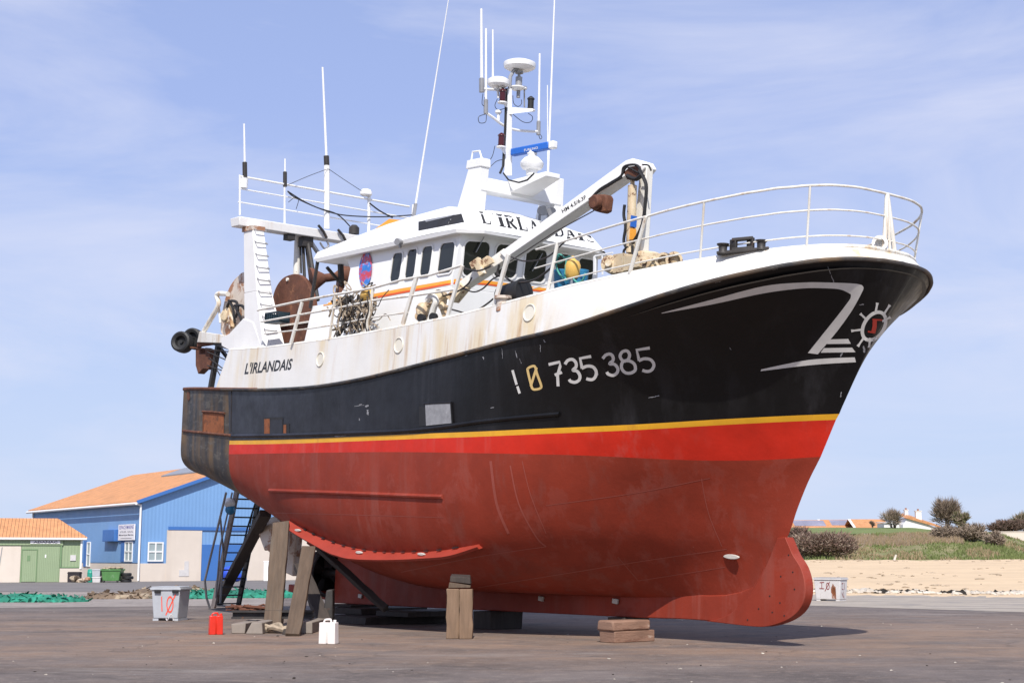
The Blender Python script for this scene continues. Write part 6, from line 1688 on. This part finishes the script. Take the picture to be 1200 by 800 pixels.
def bwin(parent, axis, a0, a1, z0, z1, cols=2, rows=2, off=.09):
    mb = MB(); t = .09
    def bx2(x0, x1, zz0, zz1, o0, o1, mi):
        if axis == 'x': mb.box(x0, x1, -o1, -o0, zz0, zz1, mi)
        else: mb.box(-o1, -o0, x0, x1, zz0, zz1, mi)
    for i in range(cols + 1):
        x = lerp(a0, a1 - t, i / cols); bx2(x, x + t, z0, z1, off - .02, off + .05, 0)
    for i in range(rows + 1):
        z = lerp(z0, z1 - t, i / rows); bx2(a0 + .002, a1 - .002, z, z + t, off - .015, off + .048, 0)
    bx2(a0 + .03, a1 - .03, z0 + .03, z1 - .03, off - .03, off + .0, 1)
    return mb.build('window', ['clean_white', 'window_glass'], parent, smooth=0)
bwin(wh2, 'x', gx(177), gx(195), 1.42, 2.80, off=.075)
bwin(wh2, 'y', sy(161), sy(152), 1.40, 2.85, 2, 2, off=.06)
bwin(wh2, 'y', sy(112), sy(108), 1.0, 2.9, 1, 2, off=.06)
mb = MB(); mb.box(-.10,-.052, sy(107.5), sy(104.5), 1.0, 3.0); mb.box(-.09,-.052, sy(151.5), sy(147.5), 1.40, 2.9); mb.build('shutter', 'trim_blue', wh2, smooth=0)
mb = MB(); mb.box(-.45, -.05, sy(144.5), sy(131), sz(138,634.5), sz(138,621)); mb.build('awning_box', 'trim_blue', wh2, bevel=.02)
for s_, mname in ((-1, 'l'), (1, 'r')):
    mb = MB(); ex = .45; sl = (RG - EV) / (GW / 2)
    xe = -ex if s_ < 0 else GW + ex; ze = EV - ex * sl
    mb.hexa([(xe,-.35,ze+.02),(GW/2,-.35,RG+.02),(GW/2,SL+.3,RG+.02),(xe,SL+.3,ze+.02)], [(xe,-.35,ze+.16),(GW/2,-.35,RG+.18),(GW/2,SL+.3,RG+.18),(xe,SL+.3,ze+.16)])
    mb.build('roof', 'roof_tiles_y', wh2, smooth=0)
mb = MB(); mb.tube([(-.56,-.36,EV-.20),(-.56,SL+.3,EV-.20)], .10, 8); mb.tube([(-.12,-.12,EV-.25),(-.12,-.12,.05)], .075, 8); mb.tube([(-.12,SL-.05,EV-.25),(-.12,SL-.05,.05)], .075, 8); mb.tube([(-.56,-.30,EV-.22),(-.12,-.12,EV-.3)], .06, 8); mb.build('gutter', 'clean_white', wh2)
mb = MB(); mb.bar((-.5,-.38,EV-.10),(GW/2,-.38,RG+.06), .06, .24, (0,0,1)); mb.bar((GW/2,-.38,RG+.06),(GW+.5,-.38,EV-.10), .06, .24, (0,0,1)); mb.build('verge_board', 'trim_blue', wh2)
mb = MB(); x0, x1 = GW * .37, GW * .48
mb.hexa([(x0,3,EV+x0*sl+.19),(x1,3,EV+x1*sl+.19),(x1,13,EV+x1*sl+.19),(x0,13,EV+x0*sl+.19)], [(x0,3,EV+x0*sl+.29),(x1,3,EV+x1*sl+.29),(x1,13,EV+x1*sl+.29),(x0,13,EV+x0*sl+.29)]); mb.build('roof_light', 'slate_panel', wh2)
# sign on the corner, square to the side wall
sg0, sg1 = sy(164), sy(145.5); z0, z1 = 2.95, 4.10
mb = MB(); mb.box(-.20, -.12, sg0, sg1, z0, z1); sign = mb.build('sign_board', 'sign_white', wh2)
def flat_text(s, name, m, parent, f, shear=0.0, bold=0.0):
    mb = MB()
    for poly in text_polys(s, shear=shear, bold=bold): mb.add([f(*p) for p in poly], [tuple(range(len(poly)))])
    return mb.build(name, m, parent, smooth=0)
for s, y0, y1, m, a0, a1, bo in (('ESPACE MARINE', .70, .93, 'sign_blue', .06, .96, .01), ('ATELIER - NAVAL', .47, .58, 'sign_dark', .10, .94, 0), ('Mécanique Marine', .25, .38, 'sign_dark', .05, .96, .02), ('Tel 05 46 00 00', .08, .16, 'sign_dark', .16, .86, 0)):
    if s.startswith('Tel'): continue
    flat_text(s, 'sign_lettering', m, sign, lambda a, b: (-.204, lerp(sg1, sg0, lerp(a0, a1, a)), lerp(z0, z1, lerp(y0, y1, b))), bold=bo)
mb = MB(); mb.box(-.203, -.20, lerp(sg1,sg0,.86), lerp(sg1,sg0,.16), lerp(z0,z1,.10), lerp(z0,z1,.13)); mb.build('sign_line', 'sign_dark', sign, smooth=0)

# green shed
DS = 103.0
SA = radians(16.8); sdx, sdy = cos(SA), sin(SA)
def hx(px): return (px - 600) / f_px * DS
def hz(py): return EYE - (py - HORIZON) / f_px * DS
S0 = Vector((hx(101.5), DS, 0))
sh_ = empty('harbour_shed', S0, 'low green boarded shed with an orange tiled roof', 'shed', None, SA)
def lx(px):
    k = (px - 600) / f_px
    return (k * S0.y - S0.x) / (sdx - k * sdy)
mb = MB(); XL = -20.0
mb.box(XL, 0, 0, 7, 0, hz(632.6)); mb.build('wall', 'green_boards', sh_, smooth=0)
mb = MB(); mb.box(lx(76.5), .02, -.03, -.002, 0, hz(664.5)); mb.build('plinth', 'masonry', sh_, smooth=0)
mb = MB(); mb.box(XL, lx(30.5), -.05, -.002, 0, hz(640)); mb.build('white_panel', 'masonry', sh_, smooth=0)
mb = MB(); mb.bar((lx(8.5),-.06,hz(641)), (lx(4.5),-.06,hz(680)), .05, .03, (0,1,0)); mb.build('panel_seam', 'steel_grey', sh_)
mb = MB(); mb.box(lx(31), lx(75.5), -.05, -.002, .02, hz(639)); mb.build('door_wall', 'green_door', sh_, smooth=0)
mb = MB(); mb.box(lx(32.5), lx(49), -.08, -.052, .04, hz(644.5)); dr_ = mb.build('door', 'green_door', sh_, bevel=.01)
mb = MB(); mb.box(lx(31.3), lx(32.4), -.10, -.05, .0, hz(643.3)); mb.box(lx(48.9), lx(49.8), -.10, -.05, .0, hz(643.3)); mb.box(lx(32.5), lx(48.8), -.10, -.05, hz(644.4), hz(643.3)); mb.build('door_frame', 'green_frame', sh_)
mb = MB(); mb.box(lx(38), lx(41.5), -.10, -.08, hz(656.5), hz(650.5)); mb.build('door_pane', 'green_frame', dr_)
mb = MB(); mb.box(XL, lx(79), -.12, -.052, hz(638.8), hz(633.2)); mb.build('fascia', 'green_boards', sh_, smooth=0)
mb = MB(); mb.box(lx(76), lx(78), -.09, -.03, hz(664), hz(638.8)); mb.box(lx(76.5), lx(98.5), -.06, -.03, hz(664.8), hz(663.4)); mb.build('corner_trim', 'green_frame', sh_)
mb = MB(); mb.box(lx(99.3), lx(101.4), -.10, -.03, .9, hz(631)); mb.tube([(XL,-.30,hz(631.6)), (.28,-.30,hz(631.6))], .08, 8); mb.build('gutter', 'clean_white', sh_)
mb = MB(); mb.box(lx(41), lx(75.5), -.16, -.125, hz(637), hz(633.4)); sb = mb.build('sign_board', 'sign_white', sh_)
flat_text('ADANAC', 'sign_lettering', 'sign_dark', sb, lambda a, b: (lerp(lx(44.5), lx(72.5), a), -.164, lerp(hz(636.6), hz(634), b)), bold=.03)
mb = MB(); mb.box(lx(88), lx(94.5), -.06, -.002, hz(656.5), hz(650)); mb.build('meter_box', 'tub_pale', sh_)
mb = MB(); mb.box(lx(58.5), lx(60), -.06, -.05, hz(653), hz(649.5)); mb.build('notice', 'sign_white', sh_, smooth=0)
zr, ze = hz(611) + .12, hz(631.5)
mb = MB(); mb.hexa([(XL,-.25,ze),(.30,-.25,ze),(-1.75,3.5,zr),(XL,3.5,zr)], [(XL,-.25,ze+.12),(.30,-.25,ze+.12),(-1.75,3.5,zr+.14),(XL,3.5,zr+.14)]); mb.build('roof', 'roof_tiles_x', sh_, smooth=0)
mb = MB(); mb.hexa([(.30,-.25,ze),(.30,7.4,ze),(-1.75,3.5,zr)], [(.30,-.25,ze+.12),(.30,7.4,ze+.12),(-1.75,3.5,zr+.14)]); mb.build('roof', 'roof_tiles_y', sh_, smooth=0)
mb = MB(); mb.hexa([(XL,7.4,ze),(.30,7.4,ze),(-1.75,3.5,zr),(XL,3.5,zr)], [(XL,7.4,ze+.12),(.30,7.4,ze+.12),(-1.75,3.5,zr+.14),(XL,3.5,zr+.14)]); mb.build('roof', 'roof_tiles_x', sh_, smooth=0)

# things standing before the buildings
mat('skip_green', (0.075, 0.20, 0.06), 0.5, 0.15, 2.0, spot=((0.3, 0.35, 0.28), 0.6, 2.0, 0.6)); mat('barrel_teal', (0.02, 0.30, 0.22), 0.45, 0.1, 2.0)
DB = 101.5
def bx3(px): return (px - 600) / f_px * DB
def h3(n_): return n_ / f_px * DB
t = empty('waste_skip', (bx3(138), DB, 0), 'dark green waste container heaped full before the blue warehouse', 'container')
w = h3(22); h_ = h3(15)
mb = MB(); mb.hexa([(-w/2+.1,-.5,.1),(w/2-.1,-.5,.1),(w/2-.1,.5,.1),(-w/2+.1,.5,.1)], [(-w/2,-.55,h_),(w/2,-.55,h_),(w/2,.55,h_),(-w/2,.55,h_)]); mb.build('body', 'skip_green', t, bevel=.03)
mb = MB(); mb.box(-w/2-.04, w/2+.04, -.6, -.54, h_-.08, h_+.02); mb.box(-w/2-.04, w/2+.04, .54, .6, h_-.08, h_+.02); mb.build('rim', 'skip_green', t)
mb = MB(); q = random.Random(2)
for k in range(14): mb.blob((q.uniform(-w/2,w/2)*.8, q.uniform(-.4,.4), h_ + q.uniform(-.02,.14)), q.uniform(.1,.3), .2, .1, 4, jit=.5)
mb.build('rubbish', ['rope_tan'], t, smooth=0)
for sx in (-1, 1):
    mb = MB(); mb.lathe((sx*w*.35, -.45, .09), (1,0,0), [(-.05,.09),(.05,.09)], 10); mb.build('wheel', 'rubber', t)
for k, (x0, x1, yt, m, lb) in enumerate(((117,126.5,674.5,'tub_pale','lower pale plastic crate left of the green waste container'), (116.5,126,666,'tub_grey','upper grey crate in the stack left of the green waste container'))):
    w = bx3(x1) - bx3(x0); zt = EYE - (yt - HORIZON) / f_px * DB; zb = 0 if k == 0 else zt - .5
    mb = MB()
    mb.hexa([(-w/2+.03,-.35,0),(w/2-.03,-.35,0),(w/2-.03,.35,0),(-w/2+.03,.35,0)], [(-w/2,-.38,zt-zb-.01),(w/2,-.38,zt-zb-.01),(w/2,.38,zt-zb-.01),(-w/2,.38,zt-zb-.01)])
    mb.box(-w/2-.02, w/2+.02, -.40, .40, zt-zb-.09, zt-zb-.03)
    o = mb.build('plastic_crate', m, None, bevel=.015); o.location = ((bx3(x0)+bx3(x1))/2, DB - .2, zb); tag(o, lb, 'crate', 'crates before the warehouse')
mb = MB(); mb.lathe((0,0,0), (0,0,1), [(0,.19),(.02,.21),(.3,.23),(.32,.245),(.34,.23),(.62,.23),(.64,.245),(.66,.23),(.88,.21),(.9,.19),(.89,.1)], 18)
o = mb.build('barrel', 'barrel_teal', None); o.location = (bx3(111), DB + .3, 0); tag(o, 'teal plastic barrel before the blue warehouse', 'barrel')
q = random.Random(8)
for k, lb in enumerate(('bottom tyre of the black heap beside the white downpipe', 'second tyre up of the black heap beside the white downpipe', 'top tyre of the black heap beside the white downpipe')):
    mb = MB(); mb.lathe((0,0,0), (0,0,1), [(0,.22),(0,.33),(.04,.38),(.17,.38),(.21,.33),(.21,.22),(.16,.19),(.05,.19)], 18)
    o = mb.build('tyre', 'rubber', None); o.location = (bx3(154) + q.uniform(-.08,.08), DB + .1, .22 * k); tag(o, lb, 'tyre', 'heap of tyres')
mb = MB()
for k in range(12): mb.blob((q.uniform(-.6,.6), q.uniform(-.3,.3), q.uniform(.05,.35)), q.uniform(.1,.35), .2, q.uniform(.08,.2), 5, jit=.5, mi=k % 3)
o = mb.build('scrap_heap', ['rope_tan','rust_white','timber'], None, smooth=0); o.location = (bx3(102), DB - .3, 0); tag(o, 'untidy heap of scrap at the corner of the green shed', 'scrap')
mb = MB(); w = bx3(98) - bx3(84.5); mb.box(-w/2, w/2, -.3, .3, 0, .72); mb.box(-w/2-.03, w/2+.03, -.33, .33, .60, .66); mb.box(-w/2+.08, w/2-.08, -.315, -.30, .1, .5)
mat('crate_black', (0.025, 0.018, 0.022), 0.6, 0.2, 2.0)
o = mb.build('plastic_crate', 'crate_black', None, bevel=.015); o.location = (bx3(91), DB + .6, 0); tag(o, 'dark maroon crate against the white foot of the green shed', 'crate')
# small things by the white wall behind the steps
DF = 112.0
mb = MB(); c = ((316.5 - 600) / f_px * DF, DF - .4, 0); mb.box(-.25,.25,-.2,.2,0,1.35); mb.box(-.28,.28,-.22,.22,1.352,1.45)
o = mb.build('pump', 'clean_white', None, bevel=.02); o.location = ((317 - 600) / f_px * 108, 108, EYE - (660 - HORIZON) / f_px * 108); 
o.location.z = 0; tag(o, 'white pump cabinet seen past the big prop', 'cabinet')
mb = MB(); mb.blob((0,0,.55), .62, .5, .55, 8); mb.blob((.5,0,.35), .4, .4, .34, 8)
o = mb.build('tarpaulin_heap', mat('tarp_blue', (0.02, 0.07, 0.50), 0.5, 0.15, 2.0), None); o.location = ((273 - 600) / f_px * 104, 104, 0); tag(o, 'bright blue tarpaulin heap glimpsed between the treads of the steps', 'tarpaulin')

# fishing nets along the verge
mat('net_green', (0.015, 0.16, 0.105), 0.9, 0.3, 1.2, 0.05, 5.0, spot=((0.03, 0.30, 0.20), 0.7, 1.6, 0.54), spot2=((0.2, 0.17, 0.12), 0.6, 1.4, 0.64))
mat('net_brown', (0.17, 0.12, 0.08), 0.9, 0.35, 1.2, 0.05, 5.0, spot=((0.36, 0.29, 0.20), 0.8, 1.3, 0.54), spot2=((0.03, 0.10, 0.07), 0.7, 1.0, 0.62))
def net(x0, x1, y, hgt, wid, m, label, seed, d=None):
    a, b = gnd(x0, y), gnd(x1, y); L = (b - a).length; n = int(L * 5); k = 9
    vs, fs = [], []; cx = (a + b) / 2
    for i in range(n + 1):
        p = a.lerp(b, i / n) - cx; e = min(1, i / n * 6, (1 - i / n) * 6) ** .6
        for j in range(k + 1):
            s_ = j / k * 2 - 1; wv = wid * (.7 + .5 * fbm(i * .11, seed)) * e
            z = hgt * e * max(0, 1 - s_ * s_) ** .7 * (.35 + 1.1 * fbm(i * .17, s_ * 1.5 + 5, seed)) + .09 * fbm(i * .9, j * 1.3, seed + 3)
            vs.append((p.x, p.y + s_ * wv + .3 * fbm(i * .2, 8, seed), (z if 0 < j < k else -.02)))
    for i in range(n):
        for j in range(k): fs.append((i*(k+1)+j, (i+1)*(k+1)+j, (i+1)*(k+1)+j+1, i*(k+1)+j+1))
    mb = MB().add(vs, fs); qn = random.Random(seed)
    for _ in range(n * 16):                        # loose folds and strands standing out of the heap
        p = Vector(vs[qn.randrange(len(vs))]); p.z = max(p.z, .02)
        s_ = qn.uniform(.06, .22); d_ = Vector((qn.uniform(-1,1), qn.uniform(-.6,.6), qn.uniform(-.2,.7))) * s_; e_ = Vector((qn.uniform(-1,1), qn.uniform(-1,1), qn.uniform(-.4,.4))) * s_ * .45
        mb.add([p - e_, p + e_, p + d_ + e_ * .3, p + d_ - e_], [(0,1,2,3)])
    o = mb.build('fishing_net', m, None, smooth=0); o.location = (cx.x, cx.y, 0)
    return tag(o, label, 'fishing net', 'nets along the verge')
net(-70, 102, 705, .24, .8, 'net_green', 'long green fishing net heaped at the left edge of the yard', 3)
net(96, 182, 701, .22, .9, 'net_brown', 'brown and dirty white netting heaped left of the grey tub', 5)
net(214, 262, 701, .26, .9, 'net_green', 'green netting heaped between the grey tub and the steps', 7)
net(150, 250, 697, .28, .9, 'net_brown', 'dark brown netting lying behind the grey tub', 9)
net(256, 350, 700, .26, .9, 'net_green', 'green netting lying behind the steps and props', 11)

# houses on the rise at the right
DH = 262.0
def hxx(px, d=DH): return (px - 600) / f_px * d
def hzz(py, d=DH): return EYE - (py - HORIZON) / f_px * d
mat('house_white', (0.72, 0.70, 0.68), 0.8, 0.04, .5)
hs_ = empty('seaside_house', (hxx(1075), DH, 5.0), 'white house with a sloping orange roof and two white chimneys on the rise', 'house')
def hp(px, py, dy=0.0): return Vector((hxx(px) - hxx(1075), dy, hzz(py) - 5.0))
mb = MB(); mb.prism([hp(1052,632), hp(1055,615), hp(1060,608), hp(1066,606.5), hp(1090,617.5), hp(1091,632)], (0, 7, 0)); mb.build('wall', 'house_white', hs_, smooth=0)
mb = MB(); mb.hexa([hp(1057,607.5,-.4), hp(1063,605.8,-.4), hp(1099,617.5,-.4), hp(1098,619,-.4)], [hp(1058,602.5,7), hp(1068,600.5,7), hp(1106,613.5,7), hp(1105,615,7)]); mb.build('roof', 'roof_tiles_x', hs_, smooth=0)
mb = MB(); mb.box(hp(1088,0).x, hp(1097,0).x, .2, 6, 0, hzz(618) - 5.0); mb.build('porch', 'house_white', hs_, smooth=0)
mb = MB(); mb.box(hp(1090.5,0).x, hp(1096,0).x, .1, .2, .2, hzz(619) - 5.3); mb.build('porch_opening', 'cable_black', hs_, smooth=0)
for x0, x1, yt, yb, dy in ((1072,1078.5,599.5,613,1.0), (1063.5,1067.5,597.8,606,3.5)):
    mb = MB(); mb.box(hp(x0,0).x, hp(x1,0).x, dy, dy + .8, hzz(yb) - 5.0, hzz(yt) - 5.0); mb.box(hp(x0-.6,0).x, hp(x1+.6,0).x, dy - .1, dy + .9, hzz(yt) - 5.0, hzz(yt-.8) - 5.0); ch = mb.build('chimney', 'house_white', hs_, smooth=0)
    mb = MB(); mb.lathe(((hp(x0,0).x + hp(x1,0).x) / 2, dy + .4, hzz(yt-.8) - 5.0), (0,0,1), [(0,.2),(.3,.16)], 10); mb.build('chimney_pot', 'rust_orange', ch)
hs2 = empty('white_annex', (hxx(1042), DH + 2, 5.0), 'small white annex with dark doorways behind the bare tree', 'house')
mb = MB(); mb.box(hxx(1036) - hxx(1042), hxx(1054) - hxx(1042), 0, 5, 0, hzz(613) - 5.0); mb.build('wall', 'house_white', hs2, smooth=0)
for x0, x1 in ((1043,1045.5),(1048,1050)):
    mb = MB(); mb.box(hxx(x0) - hxx(1042), hxx(x1) - hxx(1042), -.05, -.003, .1, hzz(614.5) - 5.0); mb.build('doorway', 'cable_black', hs2, smooth=0)
mb = MB(); mb.hexa([(hxx(1035)-hxx(1042),-.3,hzz(613)-5), (hxx(1055)-hxx(1042),-.3,hzz(613)-5), (hxx(1055)-hxx(1042),5.3,hzz(612)-5), (hxx(1035)-hxx(1042),5.3,hzz(612)-5)], [(hxx(1035)-hxx(1042),-.3,hzz(612.4)-5), (hxx(1055)-hxx(1042),-.3,hzz(612.4)-5), (hxx(1055)-hxx(1042),5.3,hzz(611)-5), (hxx(1035)-hxx(1042),5.3,hzz(611)-5)]); mb.build('roof', 'house_white', hs2, smooth=0)
for k, (x0, x1, yt, ye, d, lb) in enumerate(((918,972,610.5,620.5,285,'leftmost low house with an orange roof and solar panels behind the dune'), (962,1004,610,619.5,292,'middle low house with an orange roof and solar panels behind the dune'), (998,1037,609.5,619,286,'rightmost low orange-roofed house, beside the white annex'))):
    o_ = Vector((hxx(x0, d), d, 4.5)); L = hxx(x1, d) - hxx(x0, d); ze = hzz(ye, d) - 4.5; zr = hzz(yt, d + 4) - 4.5
    t = empty('low_house', o_, lb, 'house', 'orange roofed houses behind the dune')
    mb = MB(); mb.hexa([(0,0,-1),(L,0,-1),(L,8,-1),(0,8,-1)], [(0,0,ze),(L,0,ze),(L,8,ze),(0,8,ze)]); mb.build('wall', 'house_white', t, smooth=0)
    mb = MB(); mb.hexa([(-.3,-.5,ze),(L+.3,-.5,ze),(L+.3,4,zr),(-.3,4,zr)], [(-.3,-.5,ze+.12),(L+.3,-.5,ze+.12),(L+.3,4,zr+.12),(-.3,4,zr+.12)]); rf = mb.build('roof', 'roof_tiles_x', t, smooth=0)
    mb = MB(); mb.hexa([(-.3,8.5,ze),(L+.3,8.5,ze),(L+.3,4,zr),(-.3,4,zr)], [(-.3,8.5,ze+.12),(L+.3,8.5,ze+.12),(L+.3,4,zr+.12),(-.3,4,zr+.12)]); mb.build('roof', 'roof_tiles_x', t, smooth=0)
    if k < 2:
        def rs_(x, f): return (x, lerp(-.5, 4, f), lerp(ze, zr, f) + .125)
        mb = MB(); mb.hexa([rs_(L*.22,.3), rs_(L*.9,.3), rs_(L*.9,.92), rs_(L*.22,.92)], [Vector(rs_(L*.22,.3)) + Vector((0,0,.06)), Vector(rs_(L*.9,.3)) + Vector((0,0,.06)), Vector(rs_(L*.9,.92)) + Vector((0,0,.06)), Vector(rs_(L*.22,.92)) + Vector((0,0,.06))]); mb.build('solar_panels', 'solar_panel', rf)
    mb = MB(); mb.hexa([(-.05,-.45,ze-.3),(.25,-.45,ze-.3),(.25,4,zr-.2),(-.05,4,zr-.2)], [(-.35,-.55,ze+.16),(.15,-.55,ze+.16),(.15,4,zr+.16),(-.35,4,zr+.16)]); mb.build('gable_edge', 'house_white', t, smooth=0)
dw = 214.0
mb = MB(); mb.box(0, 40, 0, .35, 0, hzz(623.8, dw) - 3.6); mb.box(-.05, 40.05, -.05, .40, hzz(623.8, dw) - 3.598, hzz(622.8, dw) - 3.6)
o = mb.build('garden_wall', 'masonry', None, smooth=0); o.location = (hxx(1157, dw), dw, 3.6); tag(o, 'long pale garden wall at the right above the beach path', 'wall')
mb = MB(); w0 = hxx(1199, 320); mb.box(w0, w0 + 12, 320, 328, 4, hzz(616, 320)); o = mb.build('far_house', 'house_white', None, smooth=0); tag(o, 'white house corner at the right edge beyond the dark hedge', 'house')
mb = MB(); mb.lathe((0,0,0), (.9,.3,.25), [(-.35,.05),(-.3,.12),(.3,.10),(.36,.04)], 10)
o = mb.build('driftwood', 'stone_pale', None); a = (1044 - 600) / f_px; o.location = (a * 143, 143, terr(a, 143) + .25); o.rotation_euler = (0, radians(-50), 0); tag(o, 'pale driftwood stump standing at the foot of the dune', 'driftwood')
